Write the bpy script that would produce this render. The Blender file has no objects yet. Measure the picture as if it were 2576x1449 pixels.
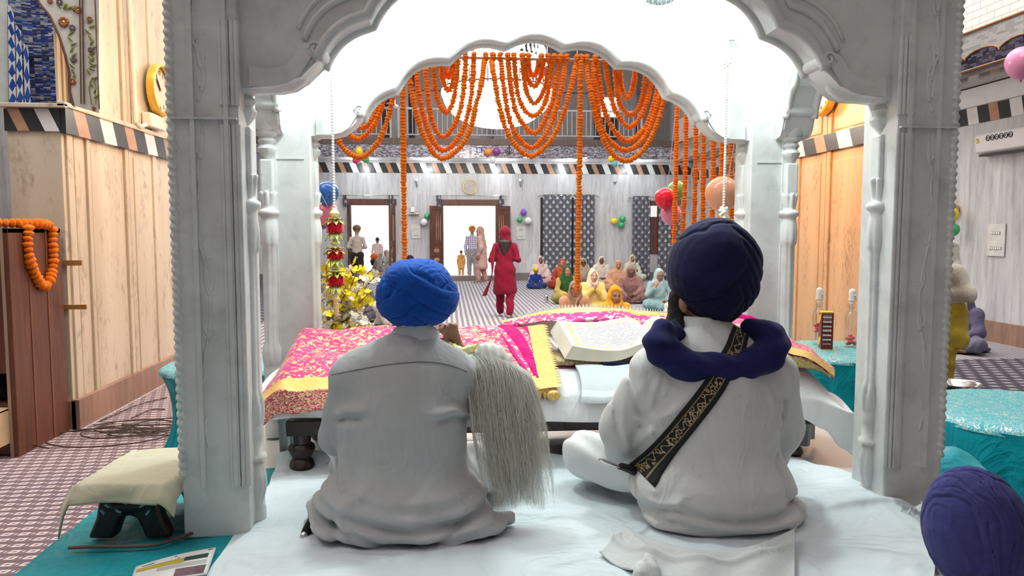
import bpy, bmesh, math, random
import numpy as np
from mathutils import Vector, Matrix
random.seed(7); rng = np.random.default_rng(7)
S = bpy.context.scene
COL = S.collection
PI = math.pi
rad = math.radians
# ---------------------------------------------------------------- camera
CH, YAW, PIT, FPX = 1.6, rad(4.9), rad(4.43), 1874.0
cam_d = bpy.data.cameras.new('camera'); cam = bpy.data.objects.new('camera', cam_d); COL.objects.link(cam)
cam_d.sensor_width = 36.0; cam_d.lens = 36.0 * FPX / 2576.0; cam_d.clip_end = 200
cam.location = (0, 0, CH); cam.rotation_euler = (PI/2 - PIT, 0, -YAW); S.camera = cam
def ray(px, py):                       # direction seen at a pixel of the 2576x1449 photograph
    x = (px-1288)/FPX; z = (724.5-py)/FPX
    y2 = math.cos(PIT)+z*math.sin(PIT); z2 = -math.sin(PIT)+z*math.cos(PIT)
    return x*math.cos(YAW)+y2*math.sin(YAW), -x*math.sin(YAW)+y2*math.cos(YAW), z2
def PY(px, py, Y):
    a, b, c = ray(px, py); t = Y/b; return Vector((a*t, Y, CH+c*t))
def PZ(px, py, z=0.0):
    a, b, c = ray(px, py); t = (z-CH)/c; return Vector((a*t, b*t, z))
def PX(px, py, X):
    a, b, c = ray(px, py); t = X/a; return Vector((X, b*t, CH+c*t))
# ---------------------------------------------------------------- objects
def tag(o, label=None, cat=None, group=None, kind=None):
    if label: o['label'] = label
    if cat: o['category'] = cat
    if group: o['group'] = group
    if kind: o['kind'] = kind
    return o
def empty(name, loc=(0, 0, 0), rz=0.0, label=None, cat=None, group=None, scale=1.0):
    o = bpy.data.objects.new(name, None); COL.objects.link(o); o.location = loc; o.rotation_euler = (0, 0, rz)
    o.scale = (scale,)*3; o.empty_display_size = .05
    return tag(o, label, cat, group)
def copy_tree(o, parent=None):
    c = o.copy(); COL.objects.link(c)
    if parent is not None: c.parent = parent
    for ch in list(o.children): copy_tree(ch, c)
    return c
class MB:
    """collects shapes, then links them as ONE mesh object"""
    def __init__(s): s.v = []; s.f = []; s.uv = {}; s.n = 0
    def add(s, verts, faces, uvs=None):
        b = len(s.v); s.v.extend([tuple(p) for p in verts])
        for f in faces: s.f.append(tuple(i+b for i in f))
        if uvs is not None:
            for i, u in enumerate(uvs): s.uv[b+i] = u
        return s
    def box(s, c, d, rot=None):
        x, y, z = d[0]/2, d[1]/2, d[2]/2; c = Vector(c)
        vs = [Vector(p) for p in ((-x,-y,-z),(x,-y,-z),(x,y,-z),(-x,y,-z),(-x,-y,z),(x,-y,z),(x,y,z),(-x,y,z))]
        if rot is not None: vs = [rot @ p for p in vs]
        return s.add([p+c for p in vs], [(0,3,2,1),(4,5,6,7),(0,1,5,4),(1,2,6,5),(2,3,7,6),(3,0,4,7)])
    def bb(s, a, b):
        return s.box([(a[i]+b[i])/2 for i in range(3)], [abs(b[i]-a[i]) for i in range(3)])
    def grid(s, fn, nu, nv, closeu=False, closev=False, uv=None):
        vs = []; uvs = []
        for i in range(nu):
            for j in range(nv):
                u = i/(nu if closeu else nu-1); v = j/(nv if closev else nv-1)
                vs.append(fn(u, v)); uvs.append(uv(u, v) if uv else (u, v))
        fs = []
        for i in range(nu if closeu else nu-1):
            for j in range(nv if closev else nv-1):
                a = i*nv+j; b = ((i+1) % nu)*nv+j; c = ((i+1) % nu)*nv+(j+1) % nv; d = i*nv+(j+1) % nv
                fs.append((a, b, c, d))
        return s.add(vs, fs, uvs)
    def lathe(s, prof, c=(0,0,0), seg=24, mod=None, caps=True, a0=0, a1=2*PI):
        """prof: list of (r, z); mod(theta, z, r) -> r"""
        c = Vector(c); vs = []; n = len(prof); full = abs(a1-a0-2*PI) < 1e-6; m = seg if full else seg+1
        for i in range(m):
            t = a0+(a1-a0)*i/seg
            for r, z in prof:
                q = mod(t, z, r) if mod else r
                vs.append((c.x+q*math.cos(t), c.y+q*math.sin(t), c.z+z))
        fs = []
        for i in range(seg):
            for j in range(n-1):
                fs.append((i*n+j, ((i+1) % m)*n+j, ((i+1) % m)*n+j+1, i*n+j+1))
        if caps and full:
            fs.append(tuple(i*n for i in range(m))[::-1]); fs.append(tuple(i*n+n-1 for i in range(m)))
        return s.add(vs, fs)
    def sphere(s, c, r, seg=16, rings=10, rot=None):
        if not hasattr(r, '__len__'): r = (r, r, r)
        c = Vector(c); vs = []; fs = []
        for j in range(1, rings):
            p = PI*j/rings
            for i in range(seg):
                t = 2*PI*i/seg
                q = Vector((r[0]*math.sin(p)*math.cos(t), r[1]*math.sin(p)*math.sin(t), r[2]*math.cos(p)))
                vs.append((rot @ q if rot is not None else q)+c)
        q0, q1 = Vector((0,0,r[2])), Vector((0,0,-r[2]))
        if rot is not None: q0, q1 = rot @ q0, rot @ q1
        vs += [q0+c, q1+c]; a = len(vs)-2
        for i in range(seg):
            k = (i+1) % seg
            fs.append((a, i, k)); fs.append((a+1, (rings-2)*seg+k, (rings-2)*seg+i))
            for j in range(rings-2): fs.append((j*seg+i, (j+1)*seg+i, (j+1)*seg+k, j*seg+k))
        return s.add(vs, fs)
    def tube(s, pts, r, seg=8, caps=True, flat=None):
        pts = [Vector(p) for p in pts]; n = len(pts)
        rs = r if hasattr(r, '__len__') else [r]*n
        vs = []; up = None
        for i in range(n):
            t = (pts[min(i+1, n-1)]-pts[max(i-1, 0)]).normalized()
            if up is None:
                up = Vector((0,0,1)) if abs(t.z) < .9 else Vector((1,0,0))
            a = t.cross(up)
            if a.length < 1e-6: a = t.orthogonal()
            a.normalize(); b = a.cross(t).normalized(); up = b
            for k in range(seg):
                w = 2*PI*k/seg; vs.append(pts[i]+(a*math.cos(w)+b*math.sin(w)*(flat or 1))*rs[i])
        fs = [(i*seg+k, i*seg+(k+1) % seg, (i+1)*seg+(k+1) % seg, (i+1)*seg+k) for i in range(n-1) for k in range(seg)]
        if caps: fs.append(tuple(range(seg))[::-1]); fs.append(tuple((n-1)*seg+k for k in range(seg)))
        return s.add(vs, fs)
    def prism(s, poly, fa, fb):
        """poly: 2D outline; fa/fb map (u,v) -> 3D for the two caps"""
        n = len(poly); vs = [fa(*p) for p in poly]+[fb(*p) for p in poly]
        fs = [tuple(range(n)), tuple(range(2*n-1, n-1, -1))]+[(i, i+n, (i+1) % n+n, (i+1) % n) for i in range(n)]
        return s.add(vs, fs)
    def build(s, name, mat, parent=None, smooth=True, bevel=0, solid=0, sub=0, angle=40):
        me = bpy.data.meshes.new(name); me.from_pydata(s.v, [], s.f)
        if s.uv:
            lay = me.uv_layers.new(name='UVMap'); li = np.zeros(len(me.loops), dtype=np.int32); me.loops.foreach_get('vertex_index', li)
            arr = np.zeros((len(s.v), 2), dtype=np.float32)
            for i, u in s.uv.items(): arr[i] = u
            lay.data.foreach_set('uv', arr[li].ravel())
        me.materials.append(mat)
        bm = bmesh.new(); bm.from_mesh(me); bmesh.ops.recalc_face_normals(bm, faces=bm.faces); bm.to_mesh(me); bm.free()
        return finish(name, me, parent, smooth, bevel, solid, sub, angle)
def finish(name, me, parent=None, smooth=True, bevel=0, solid=0, sub=0, angle=40):
    if smooth:
        me.polygons.foreach_set('use_smooth', [True]*len(me.polygons))
        if angle < 180: me.set_sharp_from_angle(angle=rad(angle))
    me.update(); o = bpy.data.objects.new(name, me); COL.objects.link(o)
    if parent is not None: o.parent = parent
    if bevel: m = o.modifiers.new('b', 'BEVEL'); m.width = bevel; m.segments = 2; m.limit_method = 'ANGLE'; m.angle_limit = rad(50)
    if solid: m = o.modifiers.new('s', 'SOLIDIFY'); m.thickness = solid; m.offset = 0
    if sub: m = o.modifiers.new('u', 'SUBSURF'); m.levels = sub; m.render_levels = sub
    return o
def npmesh(name, v, f, mat, parent=None, uv=None, angle=180):
    me = bpy.data.meshes.new(name); v = np.asarray(v, dtype=np.float32); f = np.asarray(f, dtype=np.int32); k = f.shape[1]
    me.vertices.add(len(v)); me.vertices.foreach_set('co', v.ravel())
    me.loops.add(f.size); me.loops.foreach_set('vertex_index', f.ravel())
    me.polygons.add(len(f)); me.polygons.foreach_set('loop_start', np.arange(0, f.size, k, dtype=np.int32))
    me.polygons.foreach_set('loop_total', np.full(len(f), k, dtype=np.int32))
    if uv is not None:
        lay = me.uv_layers.new(name='UVMap'); lay.data.foreach_set('uv', np.asarray(uv, dtype=np.float32)[f.ravel()].ravel())
    me.update(calc_edges=True); me.validate(); me.materials.append(mat)
    return finish(name, me, parent, True, angle=angle)
# ---------------------------------------------------------------- materials
class NT:
    def __init__(s, name):
        s.m = bpy.data.materials.new(name); s.m.use_nodes = True; s.t = s.m.node_tree
        for n in list(s.t.nodes): s.t.nodes.remove(n)
        s.out = s.t.nodes.new('ShaderNodeOutputMaterial'); s.b = s.t.nodes.new('ShaderNodeBsdfPrincipled')
        s.t.links.new(s.b.outputs[0], s.out.inputs[0]); s._tc = None
    def set(s, sock, v):
        if hasattr(v, 'links'): s.t.links.new(v, sock)
        elif v is not None:
            if sock.type == 'RGBA' and hasattr(v, '__len__') and len(v) == 3: v = (*v, 1)
            elif sock.type == 'RGBA' and not hasattr(v, '__len__'): v = (v, v, v, 1)
            sock.default_value = v
    def n(s, typ, ins=None, out=0, **props):
        x = s.t.nodes.new('ShaderNode'+typ)
        for k, v in props.items(): setattr(x, k, v)
        for k, v in (ins or {}).items(): s.set(x.inputs[k], v)
        return x.outputs[out]
    def tc(s, w='Object'):
        if s._tc is None: s._tc = s.t.nodes.new('ShaderNodeTexCoord')
        return s._tc.outputs[w]
    def m_(s, op, a, b=0.0, c=None):
        d = {0: a, 1: b}
        if c is not None: d[2] = c
        return s.n('Math', d, operation=op)
    def mix(s, f, a, b, blend='MIX'):
        x = s.t.nodes.new('ShaderNodeMix'); x.data_type = 'RGBA'; x.blend_type = blend
        s.set(x.inputs[0], f); s.set(x.inputs[6], a); s.set(x.inputs[7], b); return x.outputs[2]
    def ramp(s, f, stops, interp='LINEAR'):
        x = s.t.nodes.new('ShaderNodeValToRGB'); x.color_ramp.interpolation = interp; e = x.color_ramp.elements
        while len(e) < len(stops): e.new(.5)
        for i, (p, c) in enumerate(stops): e[i].position = p; e[i].color = (*c, 1) if hasattr(c, '__len__') else (c, c, c, 1)
        s.set(x.inputs[0], f); return x.outputs[0]
    def mapping(s, v, scale=(1,1,1), rot=(0,0,0), loc=(0,0,0)):
        return s.n('Mapping', {'Vector': v, 'Scale': scale, 'Rotation': rot, 'Location': loc})
    def noise(s, scale=5, detail=3, vec=None, rough=.5, dist=0.0, out=0):
        return s.n('TexNoise', {'Vector': vec if vec is not None else s.tc(), 'Scale': scale, 'Detail': detail, 'Roughness': rough, 'Distortion': dist}, out=out)
    def sep(s, v):
        x = s.t.nodes.new('ShaderNodeSeparateXYZ'); s.t.links.new(v, x.inputs[0]); return x.outputs
    def comb(s, x, y, z=0.0): return s.n('CombineXYZ', {0: x, 1: y, 2: z})
    def bump(s, h, strength=.3, dist=.01): return s.n('Bump', {'Height': h, 'Strength': strength, 'Distance': dist})
    def fin(s, color=None, rough=None, metal=None, normal=None, emit=None, estr=None, alpha=None, trans=None, sheen=None, spec=None, ior=None):
        I = s.b.inputs
        for k, v in (('Base Color', color), ('Roughness', rough), ('Metallic', metal), ('Normal', normal), ('Emission Color', emit), ('Emission Strength', estr),
                     ('Alpha', alpha), ('Transmission Weight', trans), ('Sheen Weight', sheen), ('Specular IOR Level', spec), ('IOR', ior)):
            if v is not None: s.set(I[k], v)
        return s.m
def simple(name, c, rough=.6, metal=0.0, var=.12, nscale=8, bump=0.0, bscale=40, **kw):
    t = NT(name); nz = t.noise(nscale, 3)
    d = tuple(x*(1-var) for x in c); l = tuple(min(1, x*(1+var*.6)) for x in c)
    col = t.mix(t.ramp(nz, [(.3, 0.0), (.7, 1.0)]), d, l)
    nb = t.bump(t.noise(bscale, 2), bump, .005) if bump else None
    return t.fin(col, rough, metal, nb, **kw)
def cloth(name, c, var=.18, wr=.35, wscale=7, rough=.85, weave=0.0, sheen=.1):
    """woven fabric with soft wrinkles"""
    t = NT(name); v = t.tc()
    w = t.noise(wscale, 3, t.mapping(v, (1, 1, .45)), .55, 1.2)
    nz = t.noise(wscale*.6, 2, v)
    col = t.mix(t.ramp(nz, [(.3, 0.0), (.7, 1.0)]), tuple(x*(1-var) for x in c), c)
    rg = t.m_('ABSOLUTE', t.m_('SUBTRACT', t.noise(wscale*.8, 3, t.mapping(v, (1, 1, .6), (.3, .2, .5)), .5, 1.8), .5))
    h = t.m_('SUBTRACT', w, t.m_('MULTIPLY', rg, 1.6))
    if weave: h = t.m_('ADD', w, t.m_('MULTIPLY', t.noise(420, 1, v), weave))
    return t.fin(col, rough, 0.0, t.bump(h, wr, .03), sheen=sheen, spec=.2)
def glow(name, c, s):
    t = NT(name); return t.fin(c, .5, emit=c, estr=s)
# ---------------------------------------------------------------- organic shapes: distance fields -> one continuous skin
A3 = lambda p: np.asarray(p, dtype=np.float32)
class SDF:
    def __init__(s, lo, hi, vox):
        s.lo = A3(lo); s.vox = vox
        n = np.ceil((A3(hi)-s.lo)/vox).astype(int)+1
        s.ax = [s.lo[i]+np.arange(n[i], dtype=np.float32)*vox for i in range(3)]
        s.f = np.full(tuple(n), .25, dtype=np.float32)
    def blk(s, lo, hi):
        sl = tuple(slice(max(0, int(np.searchsorted(s.ax[i], lo[i]))), min(len(s.ax[i]), int(np.searchsorted(s.ax[i], hi[i]))+1)) for i in range(3))
        if any(q.stop <= q.start for q in sl): return None, None
        P = np.stack(np.meshgrid(*[s.ax[i][sl[i]] for i in range(3)], indexing='ij'), -1)
        return sl, P
    def put(s, sl, d, k, sub=False):
        f = s.f[sl]
        if sub:
            d = -d
            if k: h = np.clip(.5-.5*(f-d)/k, 0, 1); s.f[sl] = f*(1-h)+d*h+k*h*(1-h)
            else: s.f[sl] = np.maximum(f, d)
        else:
            if k: h = np.clip(.5+.5*(f-d)/k, 0, 1); s.f[sl] = f*(1-h)+d*h-k*h*(1-h)
            else: s.f[sl] = np.minimum(f, d)
    def cap(s, a, b, ra, rb=None, k=.02, sq=(1,1,1), sub=False):
        """tapered capsule; sq stretches space (>1 makes it thinner on that axis)"""
        rb = ra if rb is None else rb; a = A3(a); b = A3(b); q = A3(sq); R = max(ra, rb)/min(1, q.min())*1.0+max(k, .03)*1.5
        sl, P = s.blk(np.minimum(a, b)-R, np.maximum(a, b)+R)
        if sl is None: return s
        pa = (P-a)*q; ba = (b-a)*q; t = np.clip((pa@ba)/max(1e-9, float(ba@ba)), 0, 1)
        d = np.linalg.norm(pa-t[..., None]*ba, axis=-1)-(ra+(rb-ra)*t)
        s.put(sl, d/q.max()**.5, k, sub); return s
    def ell(s, c, r, k=.02, R=None, sub=False):
        c = A3(c); r = A3(r) if hasattr(r, '__len__') else A3((r, r, r)); m = r.max()+max(k, .03)*1.5
        sl, P = s.blk(c-m, c+m)
        if sl is None: return s
        p = P-c
        if R is not None: p = p@A3(R)          # R columns = local axes
        k0 = np.linalg.norm(p/r, axis=-1); k1 = np.linalg.norm(p/(r*r), axis=-1)+1e-9
        s.put(sl, k0*(k0-1)/k1, k, sub); return s
    def cut(s, n, h, k=0.0):
        """removes everything with n.p > h"""
        sl, P = s.blk(s.lo-1, s.lo+99); s.put(sl, -(P@A3(n)-h), k, True)
        return s
    def disp(s, fn):
        sl, P = s.blk(s.lo-1, s.lo+99); s.f = s.f+fn(P).astype(np.float32); return s
    def mesh(s, it=2):
        f = s.f.copy()
        for a in range(3):
            f[(slice(None),)*a+(0,)] = np.maximum(f[(slice(None),)*a+(0,)], .01); f[(slice(None),)*a+(-1,)] = np.maximum(f[(slice(None),)*a+(-1,)], .01)
        ins = f < 0; n = f.shape
        cnt = np.zeros(tuple(x-1 for x in n), dtype=np.int8)
        offs = [(i, j, k) for i in (0, 1) for j in (0, 1) for k in (0, 1)]
        for o in offs: cnt += ins[o[0]:n[0]-1+o[0], o[1]:n[1]-1+o[1], o[2]:n[2]-1+o[2]]
        act = np.argwhere((cnt > 0) & (cnt < 8)); idx = np.full(cnt.shape, -1, dtype=np.int64); idx[tuple(act.T)] = np.arange(len(act))
        val = np.stack([f[act[:, 0]+o[0], act[:, 1]+o[1], act[:, 2]+o[2]] for o in offs], 1)
        acc = np.zeros((len(act), 3)); c = np.zeros(len(act))
        for a in range(8):
            for b in range(a+1, 8):
                if sum(abs(offs[a][q]-offs[b][q]) for q in range(3)) != 1: continue
                va, vb = val[:, a], val[:, b]; m = (va < 0) != (vb < 0); t = np.where(m, va/(va-vb+1e-12), 0)
                acc += np.where(m[:, None], np.array(offs[a])+t[:, None]*(np.array(offs[b])-np.array(offs[a])), 0); c += m
        V = (act+acc/np.maximum(c, 1)[:, None])*s.vox+s.lo
        Q = []
        for a in range(3):
            b, d = (a+1) % 3, (a+2) % 3
            s0 = [slice(None)]*3; s1 = [slice(None)]*3; s0[a] = slice(0, -1); s1[a] = slice(1, None)
            i0, i1 = ins[tuple(s0)], ins[tuple(s1)]; e = np.argwhere(i0 != i1)
            e = e[(e[:, b] > 0) & (e[:, d] > 0) & (e[:, b] < n[b]-1) & (e[:, d] < n[d]-1)]
            fl = i0[tuple(e.T)]
            def g(db, dd):
                q = e.copy(); q[:, b] -= db; q[:, d] -= dd; return idx[tuple(q.T)]
            q = np.stack([g(1, 1), g(0, 1), g(0, 0), g(1, 0)], 1); q[~fl] = q[~fl][:, ::-1]; Q.append(q)
        Q = np.concatenate(Q)
        E = np.concatenate([Q[:, [0, 1]], Q[:, [1, 2]], Q[:, [2, 3]], Q[:, [3, 0]]])
        for _ in range(it):
            sm = np.zeros_like(V); ct = np.zeros(len(V))
            for q in range(3): sm[:, q] = np.bincount(E[:, 0], V[E[:, 1], q], len(V))+np.bincount(E[:, 1], V[E[:, 0], q], len(V))
            ct = np.bincount(E[:, 0], minlength=len(V))+np.bincount(E[:, 1], minlength=len(V))
            V = .5*V+.5*sm/np.maximum(ct, 1)[:, None]
        return V, Q
    def build(s, name, mat, parent=None, it=2):
        V, Q = s.mesh(it)
        return npmesh(name, V, Q, mat, parent)
def ssin(P, fx, fy, fz, ph=0): return np.sin(P[..., 0]*fx+P[..., 1]*fy+P[..., 2]*fz+ph)
def lerp(a, b, t): return A3(a)*(1-t)+A3(b)*t
def nrm(v): v = A3(v); return v/max(1e-9, np.linalg.norm(v))
def hand(s, w, d, n, curl=.5, size=1.0, thumb=1, spread=.12, k=.006, fr=1.0):
    """palm and five fingers from wrist w along d, palm facing n (fingers curl towards n); thumb=+1/-1 picks the side"""
    w = A3(w); d = nrm(d); n = A3(n); n = nrm(n-d*float(n@d)); sd = np.cross(d, n)*thumb
    L = .088*size
    for i, o in enumerate((-1, -.33, .33, 1)):                       # metacarpals
        s.cap(w, w+d*L+sd*o*.029*size, .019*size, .0125*size*fr, k=.012)
    for i, (o, l, r) in enumerate(((-1.05, .058, .0078), (-.36, .074, .0088), (.34, .080, .009), (1.02, .072, .0088))):
        b = w+d*L+sd*o*.029*size; a = curl*1.1; dd = d+sd*o*spread
        d1 = nrm(dd*math.cos(a)+n*math.sin(a)); p1 = b+d1*l*.55*size
        a2 = curl*2.3; d2 = nrm(dd*math.cos(a2)+n*math.sin(a2)); p2 = p1+d2*l*.33*size
        a3 = curl*3.0; d3 = nrm(dd*math.cos(a3)+n*math.sin(a3)); p3 = p2+d3*l*.25*size
        s.cap(b-d*.01, p1, r*size*1.12*fr, r*size*fr, k=k); s.cap(p1, p2, r*size*fr, r*size*.95*fr, k=.003); s.cap(p2, p3, r*size*.95*fr, r*size*.82*fr, k=.003)
    t0 = w+d*.025*size+sd*.022*size; t1 = t0+nrm(d*.75+sd*.75+n*.25)*.045*size; t2 = t1+nrm(d*.9+sd*.25+n*(.25+curl*.5))*.032*size
    t3 = t2+nrm(d*.9+n*(.2+curl*.7))*.024*size
    s.cap(t0, t1, .0165*size, .011*size*fr, k=.01); s.cap(t1, t2, .011*size*fr, .0098*size*fr, k=.003); s.cap(t2, t3, .0098*size*fr, .0085*size*fr, k=.003)
def headframe(yaw=0.0, pitch=0.0, roll=0.0):
    R = Matrix.Rotation(yaw, 3, 'Z') @ Matrix.Rotation(pitch, 3, 'X') @ Matrix.Rotation(roll, 3, 'Y'); return np.array(R, dtype=np.float32)
def head(s, c, R, k=.012, sz=1.0):
    """skull, jaw, nose, brow, lips, ears; local +Y is the face"""
    g = lambda x, y, z: A3(c)+R@(A3((x, y, z))*sz)
    s.ell(g(0, -.012, .03), (.074*sz, .092*sz, .088*sz), k=.01, R=R)
    s.ell(g(0, .03, -.035), (.056*sz, .062*sz, .075*sz), k=.03, R=R)
    s.cap(g(-.03, .055, -.085), g(.03, .055, -.085), .019*sz, k=.025)
    s.cap(g(0, .088, .018), g(0, .104, -.022), .0095*sz, .0145*sz, k=.01)
    s.cap(g(-.013, .094, -.026), g(.013, .094, -.026), .008*sz, k=.006)
    s.cap(g(-.04, .076, .03), g(.04, .076, .03), .011*sz, k=.014)
    s.cap(g(-.016, .086, -.056), g(.016, .086, -.056), .0085*sz, k=.008)
    for e in (-1, 1):
        s.ell(g(e*.03, .084, .008), (.016*sz, .012*sz, .009*sz), k=.006, R=R, sub=True)
        s.ell(g(e*.078, -.005, -.005), (.009*sz, .02*sz, .032*sz), k=.008, R=R)
        s.ell(g(e*.042, .062, -.022), .022*sz, k=.02, R=R)
M_eye = M_iris = None
def face_parts(parent, c, R, sz=1.06, glasses=None, closed=False, sun=False):
    g = lambda x, y, z: Vector(A3(c)+R@(A3((x, y, z))*sz)); Rm = Matrix(R.tolist())
    for e in (-1, 1):
        m = MB(); m.sphere(g(e*.03, .0775, .008), (.0125*sz, .009*sz, (.0035 if closed else .0075)*sz), 10, 6, Rm)
        eo = m.build('eye', MAT['lid' if closed else 'eye'], parent)
        if not closed:
            m = MB(); m.sphere(g(e*.03, .0845, .008), (.0058*sz, .0032*sz, .0062*sz), 8, 6, Rm); m.build('iris', MAT['iris'], eo)
        m = MB(); m.tube([g(e*.014, .0885, .027), g(e*.03, .0875, .033), g(e*.048, .076, .028)], [.003*sz, .0036*sz, .002*sz], 6); m.build('eyebrow', MAT['hair'], parent)
    m = MB(); m.tube([g(-.024, .0845, -.056), g(-.01, .0945, -.0535), g(0, .0955, -.055), g(.01, .0945, -.0535), g(.024, .0845, -.056)], [.002, .0042*sz, .0045*sz, .0042*sz, .002], 6)
    m.tube([g(-.02, .085, -.059), g(0, .0945, -.063), g(.02, .085, -.059)], [.002, .005*sz, .002], 6); m.build('lips', MAT['lips'], parent)
    if glasses:
        m = MB()
        for e in (-1, 1):
            m.tube([g(e*.032+.026*math.cos(a), .101-.004*abs(math.cos(a)), .006+.019*math.sin(a)) for a in np.linspace(0, 2*PI, 17)], .0026*sz, 5)
            m.tube([g(e*.058, .098, .01), g(e*.075, .05, .012), g(e*.08, -.01, .01)], .0022*sz, 5)
        m.tube([g(-.008, .104, .008), g(.008, .104, .008)], .0024*sz, 5)
        go = m.build('eyeglasses', MAT['black'], parent)
        if sun:
            m = MB()
            for e in (-1, 1): m.sphere(g(e*.032, .099, .006), (.026*sz, .004, .019*sz), 14, 8, Rm)
            m.build('dark_lens', MAT['black_gloss'], go)
def turban_mesh(name, mat, parent, c, R, r, bands, nu=240, nv=170, base=None, cut=-0.75):
    """a wound cloth: ellipsoid with overlapping wraps; bands = [(normal, offset, half width, height, pleats)], later / higher wraps lie on top"""
    c = A3(c); R = A3(R); u = np.linspace(0, 2*PI, nu, endpoint=False); v = np.linspace(0.0, 1.0, nv)
    U, V = np.meshgrid(u, v, indexing='ij'); ph = V*math.acos(cut)
    d = np.stack([np.sin(ph)*np.cos(U), np.sin(ph)*np.sin(U), np.cos(ph)], -1)
    wv = .035*np.sin(d@A3((5.1, 3.2, 6.3))+1.0)+.02*np.sin(d@A3((9.2, -7.1, 4.4)))
    q = np.full(U.shape, 0.0); G = np.zeros(U.shape)
    for i, (n, o, w, h, pl) in enumerate(bands):
        n = nrm(n); x = (d@n-o+wv)/w; ax = np.abs(x)
        prof = np.where(ax < 1, (1-np.minimum(ax, 1)**3)**.6, -1.0)
        lay = h*(.80+.20*prof)+.016*x*(ax < 1)
        if pl: lay = lay+.0065*np.sin(x*pl*PI+4*wv*20+i)*(ax < 1)*np.clip((1-ax)*3, 0, 1)
        cov = (ax < 1) & (lay > q); q = np.where(cov, lay, q); G = np.where(cov, 0, G)
        G = np.maximum(G, np.exp(-((ax-1)*w/np.where(ax < 1, .020, .045))**2)*(q <= h+.012))
    q = 1+q-.034*G+.005*np.sin(d@A3((17, 21, -12)))*np.sin(d@A3((-8, 13, 11)))
    pos = d*q[..., None]*A3(r)
    if base is not None: pos = base(pos, d)
    rim = pos[:, -1:, :]*A3((.80, .80, 1.0))+A3((0, 0, .012)); pos = np.concatenate([pos, rim], 1); nv2 = nv+1
    P = pos.reshape(-1, 3)@R.T+c
    i, j = np.meshgrid(np.arange(nu), np.arange(nv2-1), indexing='ij'); i2 = (i+1) % nu
    F = np.stack([i*nv2+j, i*nv2+j+1, i2*nv2+j+1, i2*nv2+j], -1).reshape(-1, 4)
    return npmesh(name, P, F, mat, parent, angle=180)
# ---------------------------------------------------------------- materials of the place
MAT = {}
def marble(name, c, vein=.12, scale=2.0, stretch=(1,1,1), rough=.35, bump=.05):
    t = NT(name); v = t.mapping(t.tc(), stretch)
    a = t.noise(scale, 6, v, .6, 1.5); b = t.noise(scale*4, 4, v, .6)
    f = t.m_('ADD', t.ramp(a, [(.35, 0.0), (.75, 1.0)]), t.m_('MULTIPLY', t.ramp(b, [(.55, 0.0), (.72, 1.0)]), .5))
    col = t.mix(t.m_('MULTIPLY', f, .7), c, tuple(x*(1-vein*2.2) for x in c))
    return t.fin(col, rough, 0.0, t.bump(b, bump, .004))
MAT['canopy'] = marble('carved_white_marble', (.70, .715, .70), .16, 3.0)
def wall_marble(name, lo, hi, rough=.3, sc=1.0):
    t = NT(name); v = t.tc()
    a = t.noise(2.2*sc, 6, t.mapping(v, (1, 1, .12)), .65, .6); b = t.noise(14*sc, 5, t.mapping(v, (1, 1, .1)), .7)
    d = t.noise(30*sc, 3, t.mapping(v, (1, 1, .35)), .6)
    col = t.mix(t.ramp(a, [(.3, 0.0), (.68, 1.0)]), lo, hi)
    col = t.mix(t.ramp(b, [(.46, 0.0), (.7, .65)]), col, tuple(x*.62 for x in lo))
    col = t.mix(t.ramp(d, [(.64, 0.0), (.74, .5)]), col, tuple(x*.4 for x in lo))
    return t.fin(col, rough)
MAT['wall'] = wall_marble('streaked_grey_marble', (.43, .44, .46), (.66, .67, .69))
def column_marble(name, lo, hi):
    t = NT(name); v = t.tc(); a = t.noise(1.8, 4, t.mapping(v, (1.5, 1.5, .10)), .5, .5); b = t.noise(6, 5, t.mapping(v, (1, 1, .28)), .65, .6); e = t.noise(30, 3, t.mapping(v, (1, 1, .5)))
    c = t.mix(t.ramp(a, [(.3, 0.0), (.7, 1.0)]), lo, hi); st = t.m_('MULTIPLY', t.ramp(b, [(.50, 0.0), (.66, 1.0)]), t.ramp(e, [(.42, 0.0), (.62, 1.0)]))
    return t.fin(t.mix(t.m_('MULTIPLY', st, .65), c, (.22, .15, .08)), .35)
MAT['column'] = column_marble('stained_warm_lit_marble', (.54, .45, .33), (.69, .60, .46)); MAT['column_orange_lit'] = column_marble('stained_orange_lit_marble', (.50, .34, .19), (.62, .45, .27))  # warm lamp light tinted into both marble colours, stronger orange on the right
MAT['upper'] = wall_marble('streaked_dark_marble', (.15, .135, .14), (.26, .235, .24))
MAT['skirting'] = wall_marble('brown_skirting_marble', (.22, .13, .10), (.42, .25, .18))
MAT['skirt_grey'] = wall_marble('grey_skirting_marble', (.13, .12, .12), (.22, .2, .2))
MAT['white'] = simple('white_paint', (.82, .83, .84), .4, var=.05)
MAT['cream_paint'] = simple('cream_paint', (.80, .74, .60), .4, var=.06)
MAT['plain_ceiling'] = simple('ceiling_plaster', (.75, .75, .76), .7, var=.05)
def band_mat(name, axis, per, slant, z0):
    """slanting blocks of black, white, orange-brown and white stone"""
    t = NT(name); s = t.sep(t.tc()); u = t.m_('ADD', s[axis], t.m_('MULTIPLY', t.m_('SUBTRACT', s[2], z0), slant))
    x = t.m_('FRACT', t.m_('DIVIDE', t.m_('ADD', u, 200.0), per))
    nz = t.noise(9, 4)
    blk = t.mix(nz, (.012, .013, .016), (.05, .05, .055)); org = t.mix(nz, (.28, .13, .07), (.62, .36, .22)); wh = t.mix(nz, (.62, .62, .62), (.8, .8, .8))
    c = t.mix(t.m_('GREATER_THAN', x, .26), blk, org); c = t.mix(t.m_('GREATER_THAN', x, .47), c, blk); c = t.mix(t.m_('GREATER_THAN', x, .74), c, wh)
    return t.fin(c, .3)
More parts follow.
